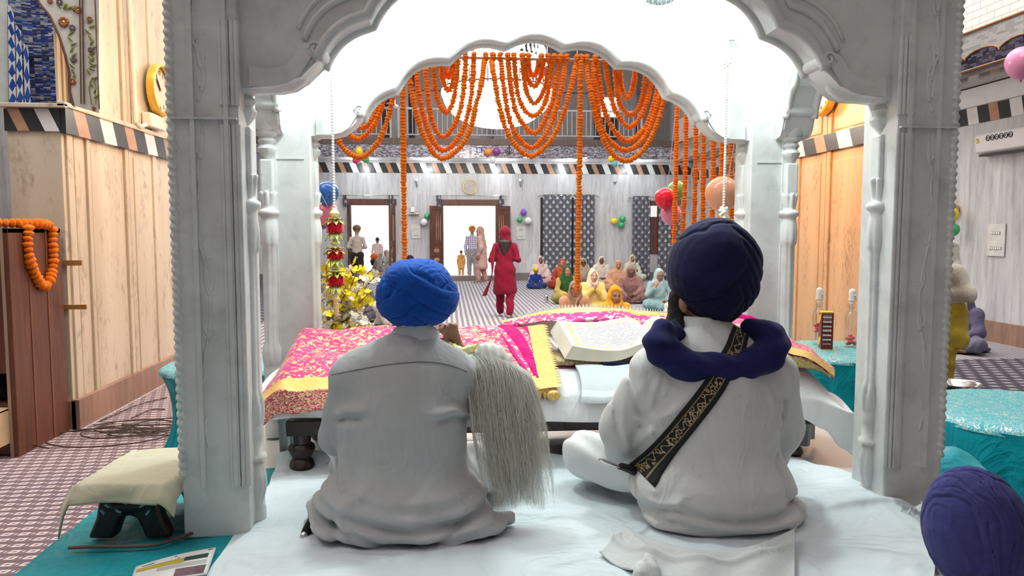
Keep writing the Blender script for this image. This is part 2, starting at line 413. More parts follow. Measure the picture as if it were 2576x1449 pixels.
def mirror_mat(name, sx, sy, cols, plane='xz', spark=.5):
    """small cut mirror tiles"""
    t = NT(name); s = t.sep(t.tc()); i, j = {'xz': (0, 2), 'yz': (1, 2), 'xy': (0, 1)}[plane]
    v = t.comb(t.m_('MULTIPLY', s[i], sx), t.m_('MULTIPLY', s[j], sy))
    br = t.t.nodes.new('ShaderNodeTexBrick'); t.set(br.inputs['Vector'], v)
    for k, x in (('Scale', 1.0), ('Mortar Size', .03), ('Brick Width', 1.0), ('Row Height', .5), ('Color1', (0, 0, 0, 1)), ('Color2', (1, 1, 1, 1)), ('Mortar', (.3, .3, .3, 1))): br.inputs[k].default_value = x
    w = t.n('TexWhiteNoise', {'Vector': t.n('VectorMath', {0: v}, operation='FLOOR')}, out=0)
    nz = t.m_('ADD', t.m_('MULTIPLY', br.outputs[0], .6), t.m_('MULTIPLY', w, .4))
    col = t.ramp(nz, [(i/(len(cols)-1)*.9+.05, c) for i, c in enumerate(cols)], 'CONSTANT')
    return t.fin(col, .18, .55, t.bump(nz, .9, .02), emit=col, estr=spark*.25)  # mirror sparkle put in as a weak self-glow
MAT['mosaic_blue'] = mirror_mat('blue_mirror_mosaic', 17, 40, [(.05, .06, .14), (.03, .06, .30), (.22, .24, .32), (.04, .04, .09), (.48, .49, .54), (.05, .13, .50), (.16, .17, .24)])
MAT['mosaic_dark'] = mirror_mat('dark_mirror_mosaic', 9, 18, [(.03, .03, .05), (.12, .12, .16), (.05, .05, .08), (.25, .24, .30), (.07, .07, .1)])
def diamond_strip():
    t = NT('blue_white_diamond_inlay'); s = t.sep(t.tc('UV')); u = t.m_('ABSOLUTE', t.m_('SUBTRACT', s[0], .5)); v = t.m_('ABSOLUTE', t.m_('SUBTRACT', t.m_('FRACT', s[1]), .5))
    k = t.m_('LESS_THAN', t.m_('ADD', u, v), .48)
    c = t.mix(k, (.62, .66, .70), t.mix(t.noise(9, 2), (.01, .03, .16), (.03, .14, .55)))
    c = t.mix(t.m_('GREATER_THAN', u, .44), c, (.10, .025, .02))
    return t.fin(c, .2, .2)
MAT['diamond'] = diamond_strip()
def carpet_diamond():
    t = NT('purple_diamond_carpet'); v = t.mapping(t.tc(), (1/.088, 1/.075, 1)); s = t.sep(v)
    fx = t.m_('FRACT', s[0]); iy = t.m_('FLOOR', s[1]); fy = t.m_('FRACT', s[1])
    fx = t.m_('FRACT', t.m_('ADD', s[0], t.m_('MULTIPLY', iy, .28)))
    dx = t.m_('ABSOLUTE', t.m_('SUBTRACT', fx, .5)); dy = t.m_('ABSOLUTE', t.m_('SUBTRACT', fy, .5))
    # slanted lozenge: shear x by y
    dx = t.m_('ABSOLUTE', t.m_('SUBTRACT', t.m_('SUBTRACT', fx, .5), t.m_('MULTIPLY', t.m_('SUBTRACT', fy, .5), .25)))
    loz = t.m_('MULTIPLY', t.m_('LESS_THAN', dx, .27), t.m_('LESS_THAN', dy, .24))
    cor = t.m_('MULTIPLY', t.m_('LESS_THAN', dx, .13), t.m_('LESS_THAN', dy, .10))
    dot = t.m_('MULTIPLY', t.m_('GREATER_THAN', dx, .44), t.m_('LESS_THAN', dy, .10))
    nz = t.noise(120, 2)
    base = t.mix(nz, (.13, .085, .10), (.24, .17, .19)); wht = t.mix(nz, (.55, .47, .45), (.78, .70, .67))
    c = t.mix(loz, base, wht); c = t.mix(cor, c, (.22, .15, .17)); c = t.mix(dot, c, wht)
    c = t.mix(t.m_('MULTIPLY', t.m_('GREATER_THAN', dy, .40), .5), c, (.10, .06, .08))
    return t.fin(c, .95, 0, t.bump(nz, .4, .003), sheen=.15, spec=.1)
MAT['carpet_diamond'] = carpet_diamond()
def carpet_stripe():
    t = NT('grey_striped_carpet'); s = t.sep(t.tc()); w = t.noise(.9, 2); x = t.m_('ADD', s[0], t.m_('MULTIPLY', w, .025))
    f = t.m_('FRACT', t.m_('DIVIDE', t.m_('ADD', x, 50.0), .092)); k = t.m_('GREATER_THAN', f, .5)
    c = t.mix(k, (.20, .19, .225), (.44, .42, .43))
    g = t.m_('LESS_THAN', t.m_('FRACT', t.m_('DIVIDE', s[1], 3.1)), .012); c = t.mix(t.m_('MULTIPLY', g, .6), c, (.2, .18, .2))
    return t.fin(c, .95, spec=.1)
MAT['carpet_stripe'] = carpet_stripe()
def carpet_check():
    t = NT('charcoal_checked_carpet'); s = t.sep(t.mapping(t.tc(), (1/.17, 1/.15, 1)))
    fx = t.m_('FRACT', t.m_('ADD', s[0], t.m_('MULTIPLY', t.m_('FLOOR', s[1]), .5))); fy = t.m_('FRACT', s[1])
    k = t.m_('MULTIPLY', t.m_('LESS_THAN', fx, .55), t.m_('LESS_THAN', fy, .45))
    c = t.mix(k, t.mix(t.noise(60), (.05, .045, .055), (.10, .09, .11)), (.30, .29, .32)); return t.fin(c, .95, spec=.1)
MAT['carpet_check'] = carpet_check()
MAT['stone_floor'] = marble('pale_floor_stone', (.55, .54, .52), .1, 1.5)
def wood(name, a, b, sc=(14, 14, 1.2), rough=.4):
    t = NT(name); n = t.noise(1.6, 5, t.mapping(t.tc(), sc), .6, .8); return t.fin(t.mix(t.ramp(n, [(.3, 0.0), (.7, 1.0)]), a, b), rough, 0, t.bump(n, .08, .003))
MAT['cabinet'] = wood('brown_laminate', (.075, .022, .012), (.17, .055, .028))
MAT['cabinet_pale'] = wood('pale_cabinet_edge', (.30, .20, .13), (.42, .29, .2))
MAT['dark_wood'] = wood('dark_turned_wood', (.010, .006, .005), (.035, .02, .016), rough=.3)
MAT['door_wood'] = wood('carved_door_wood', (.06, .022, .014), (.15, .06, .04))
MAT['elephant_wood'] = wood('blackish_carved_wood', (.008, .004, .003), (.03, .014, .01), (20, 20, 6), .35)
def gold_mat(name, c=(.83, .60, .20), rough=.3, sparkle=True, sc=140):
    t = NT(name)
    if not sparkle: return t.fin(c, rough, .85)
    vo = t.n('TexVoronoi', {'Vector': t.tc(), 'Scale': sc}, out=1); g = t.sep(vo)[0]
    col = t.mix(g, tuple(x*.72 for x in c), tuple(min(1, x*1.3+.12) for x in c))
    return t.fin(col, t.m_('ADD', t.m_('MULTIPLY', g, .25), rough), .45, t.bump(g, .6, .004))
MAT['gold'] = gold_mat('gold_plain', sparkle=False); MAT['gold_lace'] = gold_mat('gold_lace', (.72, .43, .09), sc=380); MAT['gold_ornament'] = gold_mat('gold_beadwork', (.85, .68, .28), .25, sc=500)
MAT['steel'] = simple('polished_steel', (.72, .72, .72), .15, 1.0, var=.04); MAT['chrome'] = MAT['steel']
MAT['black'] = simple('black_plastic', (.012, .012, .013), .45, var=.1); MAT['black_gloss'] = simple('black_lens', (.004, .004, .005), .1, var=0)
MAT['black_cloth'] = cloth('black_velvet', (.006, .006, .008), rough=.9)
MAT['hair'] = simple('dark_hair', (.014, .010, .009), .5, var=.3, nscale=60); MAT['beard'] = simple('black_beard', (.016, .013, .012), .8, var=.4, nscale=90, bump=1.0, bscale=120)
MAT['eye'] = simple('eye_white', (.62, .58, .55), .3, var=.02); MAT['iris'] = simple('dark_iris', (.01, .006, .005), .2, var=0); MAT['lips'] = simple('lips', (.27, .09, .075), .5, var=.1); MAT['lid'] = simple('closed_lid', (.10, .05, .035), .6, var=.1)
def skin(name, c):
    t = NT(name); n = t.noise(14, 3); return t.fin(t.mix(n, tuple(x*.8 for x in c), tuple(min(1, x*1.15) for x in c)), .5, 0, t.bump(t.noise(90, 2), .12, .002))
MAT['skin_mid'] = skin('skin_brown', (.36, .185, .115)); MAT['skin_dark'] = skin('skin_dark_brown', (.20, .095, .06)); MAT['skin_light'] = skin('skin_light_brown', (.50, .29, .20))
# cloth
CL = {}
def C_(key, c, **k):
    if key not in CL: CL[key] = cloth(key, c, **k)
    return CL[key]
MAT["sheet"] = cloth("white_floor_sheet", (.70, .78, .82), .10, .9, 3.2); MAT['teal'] = cloth('teal_satin', (.0, .36, .43), .35, .5, 5, .5); MAT['bedsheet'] = cloth('white_bed_sheet', (.88, .91, .93), .06, .4, 4)
def teal_table_top():
    t = NT('teal_satin_silver_embroidery'); v = t.tc(); d = t.n('TexVoronoi', {'Vector': t.noise(5, 3, v, out=1), 'Scale': 9.0}, feature='DISTANCE_TO_EDGE')
    n = t.noise(26, 4, v, .7, 2.5); w = t.m_('LESS_THAN', t.m_('ABSOLUTE', t.m_('SUBTRACT', n, .5)), .016)
    k = t.m_('MAXIMUM', w, t.m_('LESS_THAN', d, .018))
    g = t.noise(120, 2)
    return t.fin(t.mix(k, (.0, .36, .43), t.mix(g, (.45, .42, .36), (.95, .92, .85))), t.mix(k, .65, .35), t.m_('MULTIPLY', k, .4), t.bump(k, .5, .004))
MAT['teal_top'] = teal_table_top()
def rumala(name, base, dark, gold, cell, dens=1.0, brocade=False):
    """magenta cloth with gold flowers and leaf sprays; UV in metres"""
    t = NT(name); uv = t.tc('UV'); wv = t.noise(60, 1, uv, out=1)
    uvw = t.n('VectorMath', {0: uv, 1: t.n('VectorMath', {0: wv, 1: (.006, .006, 0)}, operation='MULTIPLY')}, operation='ADD')
    s = t.sep(uvw)
    def flower(cx, cy, offy, rad_, pet):
        iy = t.m_('FLOOR', t.m_('DIVIDE', s[1], cy)); sh = t.m_('MULTIPLY', t.m_('MODULO', t.m_('ABSOLUTE', iy), 2.0), .5)
        x = t.m_('SUBTRACT', t.m_('FRACT', t.m_('ADD', t.m_('DIVIDE', s[0], cx), t.m_('ADD', sh, offy))), .5); y = t.m_('SUBTRACT', t.m_('FRACT', t.m_('DIVIDE', s[1], cy)), .5)
        x = t.m_('MULTIPLY', x, cx); y = t.m_('MULTIPLY', y, cy)
        r = t.m_('SQRT', t.m_('ADD', t.m_('MULTIPLY', x, x), t.m_('MULTIPLY', y, y))); a = t.m_('ARCTAN2', y, x)
        ed = t.m_('MULTIPLY', t.m_('ADD', .78, t.m_('MULTIPLY', t.m_('ABSOLUTE', t.m_('COSINE', t.m_('MULTIPLY', a, pet/2))), .22)), rad_)
        ring = t.m_('MULTIPLY', t.m_('LESS_THAN', r, ed), t.m_('GREATER_THAN', r, t.m_('MULTIPLY', ed, .45)))
        core = t.m_('LESS_THAN', r, rad_*.28)
        return t.m_('MAXIMUM', ring, core), core, r
    f1, core, r1 = flower(cell, cell*.9, 0.0, cell*.17, 9)
    f2, c2, r2 = flower(cell*.53, cell*.45, .27, cell*.075, 6)
    vo = t.t.nodes.new('ShaderNodeTexVoronoi'); t.set(vo.inputs['Vector'], t.mapping(uvw, (1, 1.7, 1), (0, 0, .6))); vo.inputs['Scale'].default_value = 3.1/cell
    lf = t.m_('MULTIPLY', t.m_('LESS_THAN', vo.outputs[0], .30), t.m_('GREATER_THAN', t.sep(vo.outputs[1])[0], 1-.62*dens))
    vn = t.noise(1.6/cell, 2, uvw, .5, .6); vine = t.m_('LESS_THAN', t.m_('ABSOLUTE', t.m_('SUBTRACT', vn, .5)), .012)
    k = t.m_('MAXIMUM', t.m_('MAXIMUM', f1, f2), t.m_('MAXIMUM', lf, vine))
    if brocade: k = t.m_('LESS_THAN', t.m_('ABSOLUTE', t.m_('SUBTRACT', t.m_('FRACT', t.m_('MULTIPLY', vo.outputs[0], 2.4)), .5)), .22)
    b = t.mix(t.ramp(t.noise(3, 3, uv), [(.35, 0.0), (.65, 1.0)]), dark, base)
    g = t.mix(t.noise(260, 2, uv), tuple(x*.7 for x in gold), tuple(min(1, x*1.25) for x in gold))
    c = t.mix(k, b, g); c = t.mix(t.m_('MULTIPLY', core, .8), c, (.85, .80, .68))
    return t.fin(c, t.mix(k, .55, .32), t.m_('MULTIPLY', k, .4), t.bump(t.m_('ADD', k, t.noise(9, 2, uv)), .45, .006), sheen=.2)
MAT['rumala'] = rumala('magenta_cloth_gold_flowers', (.64, .003, .22), (.44, .0, .10), (.84, .60, .26), .074, 1.35)
MAT['rumala_fold'] = rumala('pink_cloth_pale_flowers', (.66, .01, .25), (.5, .0, .14), (.88, .76, .55), .10, .7)
MAT['brocade'] = rumala('pink_gold_brocade', (.60, .06, .16), (.42, .03, .1), (.85, .6, .3), .07, 1, True)
MAT['magenta_plain'] = cloth('magenta_net', (.56, .0, .17), .3, .5, 9)
def marigold():
    t = NT('marigold_orange'); n = t.noise(70, 2); w = t.noise(6, 1)
    c = t.mix(n, (.80, .12, .0), (1.0, .27, .008)); c = t.mix(t.ramp(w, [(.4, 0.0), (.7, .45)]), c, (1.0, .30, .01))
    return t.fin(c, .7, 0, t.bump(t.noise(160, 2), .9, .008), sheen=.1, spec=.15)
MAT['marigold'] = marigold()
def balloon(name, c): return simple(name, c, .18, var=.06, nscale=2, trans=0.0)
def curtain_mat():
    t = NT('charcoal_curtain_spade_leaves'); s = t.sep(t.tc('UV')); cx, cy = .25, .135
    iy = t.m_('FLOOR', t.m_('DIVIDE', s[1], cy)); sh = t.m_('MULTIPLY', t.m_('MODULO', t.m_('ABSOLUTE', iy), 2.0), .5)
    x = t.m_('ABSOLUTE', t.m_('MULTIPLY', t.m_('SUBTRACT', t.m_('FRACT', t.m_('ADD', t.m_('DIVIDE', s[0], cx), sh)), .5), 2.0)); y = t.m_('FRACT', t.m_('DIVIDE', s[1], cy))
    # spade leaf: round lobes low, pointed tip high
    yy = t.m_('DIVIDE', t.m_('SUBTRACT', y, .12), .80); inr = t.m_('MULTIPLY', t.m_('GREATER_THAN', yy, 0.0), t.m_('LESS_THAN', yy, 1.0))
    wid = t.m_('MULTIPLY', t.m_('SUBTRACT', 1.0, t.m_('POWER', t.m_('MAXIMUM', yy, .0001), 1.5)), .46)
    wid = t.m_('MINIMUM', wid, t.m_('ADD', t.m_('MULTIPLY', yy, 3.0), .16))
    leaf = t.m_('MULTIPLY', inr, t.m_('LESS_THAN', x, wid))
    stem = t.m_('MULTIPLY', t.m_('LESS_THAN', x, .07), t.m_('MULTIPLY', t.m_('GREATER_THAN', y, .02), t.m_('LESS_THAN', y, .2)))
    k = t.m_('MAXIMUM', leaf, stem)
    c = t.mix(k, t.mix(t.noise(30), (.075, .08, .10), (.13, .135, .165)), t.mix(t.noise(12), (.36, .37, .38), (.56, .57, .58)))
    return t.fin(c, .8)
MAT['curtain'] = curtain_mat()
def glass(name, tint=(1, 1, 1), rough=.02, alpha=.25):
    t = NT(name); mixn = t.t.nodes.new('ShaderNodeMixShader'); tr = t.t.nodes.new('ShaderNodeBsdfTransparent'); gl = t.t.nodes.new('ShaderNodeBsdfGlossy')
    tr.inputs[0].default_value = (*tint, 1); gl.inputs[1].default_value = rough
    f = t.n('LayerWeight', {'Blend': .35}, out=1); t.set(mixn.inputs[0], t.m_('ADD', t.m_('MULTIPLY', f, .6), alpha*.25)); t.t.links.new(tr.outputs[0], mixn.inputs[1]); t.t.links.new(gl.outputs[0], mixn.inputs[2])
    t.t.links.new(mixn.outputs[0], t.out.inputs[0]); return t.m
MAT['glass'] = glass('clear_plastic'); MAT['film'] = glass('crinkled_clear_film', (.95, .97, .97), .08, .5)
MAT['crystal'] = glow('lit_crystal', (1, .93, .80), 14.0); MAT['crystal_dim'] = simple('clear_crystal', (.55, .66, .66), .08, var=.25, nscale=60)
MAT['daylight_wall'] = glow('sunlit_white_wall', (1, .98, .94), 2.2)
MAT['bulb'] = glow('bulb_glow', (1, .98, .95), 6)
# ---------------------------------------------------------------- the hall
AX = .434                                 # axis of the canopy
WB, RX, LXc, RXc = 23.6, 7.8, -3.02, 3.88  # far wall, right wall, faces of the two big columns
def struct(name, mb, mat, **k):
    o = mb.build(name, mat, **k); o['kind'] = 'structure'; return o
struct('floor', MB().bb((-9, -6, -.1), (9, 30, 0)), MAT['stone_floor'], smooth=False)
struct('ceiling', MB().bb((-9, -6, 8.5), (9, 26.2, 8.7)), MAT['plain_ceiling'], smooth=False)
# far wall with two door openings and a small window
D1 = (-3.03, -1.71, .16, 2.38); D2 = (-.14, 1.51, .16, 2.37); WN = (6.48, 6.80, 2.03, 2.42)
m = MB(); xs = [-9, D1[0], D1[1], D2[0], D2[1], WN[0], WN[1], 9]
for i in range(7):
    a, b = xs[i], xs[i+1]
    if i in (1, 3): m.bb((a, WB, D1[3]), (b, WB+.25, 3.7)); m.bb((a, WB, 0), (b, WB+.25, .16))
    elif i == 5: m.bb((a, WB, 0), (b, WB+.25, WN[2])); m.bb((a, WB, WN[3]), (b, WB+.25, 3.7))
    else: m.bb((a, WB, 0), (b, WB+.25, 3.7))
struct('wall_back', m, MAT['wall'], smooth=False)
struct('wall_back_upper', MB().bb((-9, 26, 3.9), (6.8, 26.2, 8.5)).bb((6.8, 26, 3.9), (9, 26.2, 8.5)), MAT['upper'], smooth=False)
struct('wall_right', MB().bb((RX, -6, 0), (RX+.25, 30, 8.5)), MAT['wall'], smooth=False)
struct('wall_left', MB().bb((-9.2, -6, 0), (-9, 30, 8.5)).bb((-9, 8.7, 0), (-3.4, 8.9, 8.5)), MAT['wall'], smooth=False)
struct('wall_front', MB().bb((-9, -6.2, 0), (9, -6, 8.5)), MAT['wall'], smooth=False)
struct('wall_alcove', MB().bb((-9, 6.75, 0), (-3.40, 7.0, 8.5)), MAT['wall'], smooth=False)
# skirting
for nm, a, b in (('baseboard_back', (-1.71, WB-.03, 0), (-.36, WB, .25)), ('baseboard_back_right', (1.75, WB-.03, 0), (RX, WB, .25)), ('baseboard_back_left', (-9, WB-.03, 0), (-3.25, WB, .25))):
    struct(nm, MB().bb(a, b), MAT['skirt_grey'], smooth=False)
struct('baseboard_right', MB().bb((RX-.03, -6, 0), (RX, WB-.03, .30)), MAT['skirting'], smooth=False)
# slanted stone bands
struct('trim_1', MB().bb((-9, WB-.012, 3.38), (RX-.01, WB, 3.69)), band_mat('slanting_stone_band', 0, .72, .42, 3.38), smooth=False)
struct('trim_2', MB().bb((RX-.012, -6, 3.17), (RX, WB-.01, 3.42)), band_mat('slanting_stone_band_side', 1, .86, -.25, 3.17), smooth=False)
# big columns either side of the canopy
def big_column(name, x0, x1, sx, face, yf, yb, mat='column'):
    c = MB(); c.bb((x0, yf, 0), (x1, yb, 2.56)); c.bb((x0, yf+.3, 2.55), (x1, yb, 8.5)); c.bb((max(x0, -3.045), yf, 2.55), (x1, yf+.31, 8.5))
    y = yf+.05                                                         # shallow upright mouldings on the face towards the canopy
    for w, p in ((.10, .03), (.16, .012), (.06, .035), (.62, .015), (.07, .04), (.09, .022), (.42, .018), (.08, .035), (.3, .012)):
        if y+w > yb: break
        c.bb((face-.005*sx, y, 0), (face+sx*p*.6, y+w, 2.30 if w > .2 else 8.5)); y += w+.03
        if w > .2: c.bb((face-.005*sx, y-w-.03, 2.6), (face+sx*p*.6, y-.03, 8.5))
    o = struct(name, c, MAT[mat], smooth=False, bevel=.008); return o
big_column('wall_column_left', -3.42, LXc, 1, LXc, 6.2, 8.7)
big_column('wall_column_right', RXc, 4.28, -1, RXc, 6.2, 8.06, 'column_orange_lit')
bm_l = band_mat('slanting_stone_band_left', 0, .42, .45, 2.37); bm_s = band_mat('slanting_stone_band_column', 1, .95, .45, 2.37); bm_r = band_mat('slanting_stone_band_right', 1, .95, -.45, 2.40)
struct('trim_3', MB().bb((-3.43, 6.185, 2.372), (LXc+.005, 6.2, 2.545)), bm_l, smooth=False)
struct('trim_4', MB().bb((LXc, 6.19, 2.36), (LXc+.045, 8.7, 2.56)), bm_s, smooth=False)
struct('trim_5', MB().bb((RXc-.045, 6.19, 2.40), (RXc, 8.06, 2.57)), bm_r, smooth=False)
struct('trim_6', MB().bb((-3.6, 6.15, 2.55), (LXc+.06, 6.2, 2.585)).bb((LXc, 6.15, 2.56), (LXc+.06, 8.7, 2.6)), MAT['column'], smooth=False, bevel=.006)
struct('baseboard_column_left', MB().bb((-3.43, 6.17, 0), (LXc+.03, 6.2, .23)).bb((LXc, 6.17, 0), (LXc+.06, 8.7, .24)), MAT['skirting'], smooth=False)
struct('baseboard_column_right', MB().bb((RXc-.06, 6.17, 0), (RXc, 8.06, .24)), MAT['skirting'], smooth=False)
# mirrored arch on the left column: tiled soffit, inlaid strips, flower panel with a scalloped edge
pts = [PY(x, y, 6.19) for x, y in ((86, -30), (100, 8), (128, 42), (150, 90), (166, 140), (176, 185), (177, 230), (186, 266), (250, 285), (250, -30))]
m = MB(); m.prism([(p.x, p.z) for p in pts], lambda u, v: Vector((u, 6.185, v)), lambda u, v: Vector((u, 6.2, v)))
panel = struct('trim_7', m, marble('flower_inlay_ground', (.62, .60, .54), .12, 6, rough=.25), smooth=False)
m = MB(); m.tube([p+Vector((0, -.012, 0)) for p in pts[:8]], .009, 6); m.tube([PY(207, -30, 6.17), PY(212, 262, 6.17)], .006, 6); m.tube([PY(238, -30, 6.17), PY(250, 275, 6.17)], .005, 6); m.tube([PY(200, -30, 6.17), PY(204, 262, 6.17)], .005, 6)
m.build('inlay_border', simple('dark_red_inlay', (.13, .05, .03), .3), panel)
m1 = MB(); m2 = MB(); m3 = MB()
rr = random.Random(3)
for (x, y, r, k) in ((160, 55, 13, 0), (197, 25, 9, 0), (182, 70, 8, 1), (186, 150, 7, 1), (183, 205, 8, 0), (225, 48, 7, 0), (228, 125, 7, 1), (150, 5, 8, 1), (126, 2, 7, 0), (236, 272, 5, 0)):
    c = PY(x, y, 6.18); R_ = r/FPX*6.18
    for q in range(9):
        a = q*2*PI/9; (m2 if k else m1).sphere(c+Vector((math.cos(a)*R_*.62, -.002, math.sin(a)*R_*.62)), (R_*.36, .006, R_*.36), 8, 5)
    m3.sphere(c, (R_*.3, .01, R_*.3), 8, 5)
m1.build('inlay_flower', simple('rust_inlay', (.30, .10, .03), .3), panel); m2.build('inlay_flower', simple('plum_inlay', (.10, .07, .12), .3), panel); m3.build('inlay_flower_centre', MAT['gold'], panel)
g = MB()
for (x0, y0, x1, y1, n) in ((176, 90, 186, 200, 9), (222, 60, 234, 180, 10), (150, 20, 190, 30, 6), (226, 140, 234, 250, 8)):
    for q in range(n):
        t = q/(n-1); c = PY(x0+(x1-x0)*t+rr.uniform(-4, 4), y0+(y1-y0)*t, 6.178); a = rr.uniform(0.3, 1.2)*rr.choice((-1, 1))
        g.sphere(c+Vector((math.sin(a)*.02, 0, .02)), (.008, .004, .028), 6, 5, Matrix.Rotation(a, 3, 'Y'))
g.tube([PY(x, y, 6.176) for x, y in ((232, 195), (224, 220), (230, 262), (240, 262), (243, 225), (235, 195))], .004, 5)
g.build('inlay_leaf', simple('olive_inlay', (.16, .19, .03), .3), panel)
struct('trim_8', MB().grid(lambda u, v: PY(20+170*u, -40+310*v, 6.30+.1*math.sin(u*PI)), 12, 6), MAT['mosaic_blue'])
for i, (xa, xb, yt) in enumerate(((18, 42, 15), (38, 60, 60), (58, 78, 105))):
    a, b, c, d = PY(xa, yt, 6.27), PY(xb-6, yt+20, 6.27), PY(xb, 266, 6.27), PY(xa+4, 272, 6.27)
    struct('trim_%d' % (9+i), MB().add([a, b, c, d], [(0, 1, 2, 3)], [(0, 7-i*2), (1, 7-i*2), (1, 0), (0, 0)]), MAT['diamond'], smooth=False)
m = MB().add([PY(-40, -40, 6.29), PY(30, 20, 6.29), PY(34, 275, 6.29), PY(-40, 250, 6.29)], [(0, 1, 2, 3)]); struct('trim_12', m, marble('grey_mirror_diamonds', (.5, .53, .52), .1, 9), smooth=False)
# balcony across the far end and along the right
m = MB(); m.bb((-9, 22.2, 3.78), (RX, 26, 3.95)); m.grid(lambda u, v: (-9+u*(RX+9), WB-.02-.35*v, 3.69+.1*math.sin(v*PI/2)), 2, 8); m.bb((-9, 22.2, 3.73), (RX, WB, 3.79)); struct('balcony_slab', m, MAT['white'], smooth=True, angle=30)
m = MB(); m.grid(lambda u, v: (RX-.02-.32*v, -6+u*28, 3.43+.19*math.sin(v*PI/2)), 2, 8); struct('trim_13', m, MAT['white'])
def soffit_mat():
    t = NT('glossy_mirrored_soffit'); s = t.sep(t.tc()); n = t.noise(5, 4, t.mapping(t.tc(), (2.2, .5, 1))); return t.fin(t.mix(n, (.10, .085, .09), (.42, .38, .38)), .12, .4)
struct('balcony_side', MB().bb((6.9, -6, 3.63), (RX, 22.2, 3.73)), soffit_mat(), smooth=False)
fas = MAT['mosaic_dark']
struct('trim_14', MB().bb((-9, 22.17, 3.73), (6.9, 22.2, 4.10)), mirror_mat('silver_mirror_mosaic', 14, 28, [(.10, .09, .11), (.34, .33, .38), (.16, .15, .19), (.55, .54, .60), (.24, .22, .27)]), smooth=False)
struct('trim_15', MB().bb((-9, 22.12, 4.10), (6.9, 22.2, 4.28)), wood('brown_balcony_base', (.05, .03, .025), (.11, .07, .055)), smooth=False)
struct('trim_16', MB().bb((6.87, -6, 3.70), (6.9, 22.17, 4.20)), mirror_mat('pale_mirror_lattice', 7, 14, [(.42, .43, .42), (.55, .56, .54), (.36, .37, .37)], 'yz', .2), smooth=False)
m = MB()                                                               # scalloped dark mosaic along the side balcony
out = [(0, 0)]
for k in range(12):
    for q in range(8): a = PI*q/8; out.append((k*.62+.31-.31*math.cos(a), .14+.10*math.sin(a)))
out += [(12*.62, .14), (12*.62, 0)]
m.prism(out, lambda u, v: Vector((6.86, 5.2+u, 3.70+v)), lambda u, v: Vector((6.87, 5.2+u, 3.70+v))); sc_ = struct('trim_17', m, mirror_mat('dark_scalloped_mosaic', 9, 18, [(.03, .03, .05), (.14, .13, .17), (.06, .05, .09), (.24, .23, .28)], 'yz', .3), smooth=False)
m = MB(); m.tube([Vector((6.855, 5.2+u, 3.70+v)) for u, v in out[1:-1]], .012, 6); m.tube([(6.855, 5.2, 3.705), (6.855, 13, 3.705)], .014, 6); m.tube([(6.86, -6, 4.2), (6.86, 22, 4.2)], .02, 6); m.build('inlay_border', simple('copper_bead_edge', (.25, .10, .03), .3, .5), sc_)
def tile_mat():
    t = NT('white_wall_tile'); br = t.t.nodes.new('ShaderNodeTexBrick'); s = t.sep(t.tc()); t.set(br.inputs['Vector'], t.comb(s[1], s[2]))
    for k, x in (('Scale', 1.0), ('Mortar Size', .004), ('Brick Width', .26), ('Row Height', .095), ('Color1', (.66, .66, .62, 1)), ('Color2', (.72, .72, .68, 1)), ('Mortar', (.33, .32, .31, 1))): br.inputs[k].default_value = x
    return t.fin(br.outputs[0], .25)
struct('balcony_parapet', MB().bb((6.9, -6, 4.2), (7.0, 22.2, 4.9)), tile_mat(), smooth=False)
struct('ceiling_side', MB().bb((6.9, -6, 5.4), (RX, 22.2, 5.6)), MAT['plain_ceiling'], smooth=False)
# railing of the far balcony: each run a railing with its bars
def railing(x0, x1, y, label):
    r = empty('balcony_railing', ((x0+x1)/2, y, 4.28), 0, label, 'railing', 'white railings of the far balcony'); L = x1-x0
    mt = C_('grey_rail_paint', (.42, .42, .43))
    MB().bb((-L/2, -.025, .84), (L/2, .025, .89)).build('top_rail', mt, r, bevel=.006); MB().bb((-L/2, -.02, .10), (L/2, .02, .14)).build('bottom_rail', mt, r, bevel=.006)
    for x in (-L/2+.03, L/2-.03): MB().bb((x-.03, -.03, 0), (x+.03, .03, .88)).build('post', mt, r, bevel=.006)
    m = MB(); n = int(L/.14)
    for i in range(1, n): m.bb((-L/2+i*L/n-.011, -.011, .13), (-L/2+i*L/n+.011, .011, .85))
    m.build('bars', mt, r, smooth=False)
railing(-4.4, -1.62, 22.3, 'white balcony railing at the left, behind the leftmost garland loops')
railing(-1.45, 1.75, 22.3, 'white balcony railing behind the big chandelier')
railing(1.85, 5.85, 22.3, 'white balcony railing right of the chandelier')
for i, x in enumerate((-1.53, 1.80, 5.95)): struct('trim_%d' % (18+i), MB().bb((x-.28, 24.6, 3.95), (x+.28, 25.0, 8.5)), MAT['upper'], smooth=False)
# upper window and dark openings behind the railing
struct('window_1', MB().bb((5.35, 25.95, 5.55), (6.5, 26.0, 6.2)), glow('bright_window_pane', (1, 1, 1), 3), smooth=False)
struct('door_3', MB().bb((5.1, 25.93, 3.95), (6.6, 25.98, 5.5)).bb((-2.2, 25.93, 3.95), (-1.1, 25.98, 7.0)), simple('dark_doorway', (.02, .025, .04), .6), smooth=False)
struct('trim_24', MB().bb((-9, 25.9, 6.35), (6.8, 26, 6.45)), MAT['upper'], smooth=False)
# outside: sunlit yard
struct('ground', MB().bb((-25, 23.85, -.2), (25, 60, .04)), simple('pale_yard_paving', (.8, .78, .74), .8, var=.05), smooth=False)
struct('wall_yard', MB().bb((-25, 44, 0), (25, 44.3, 3.2)), simple('whitewashed_yard_wall', (.85, .83, .80), .8, var=.03), smooth=False)
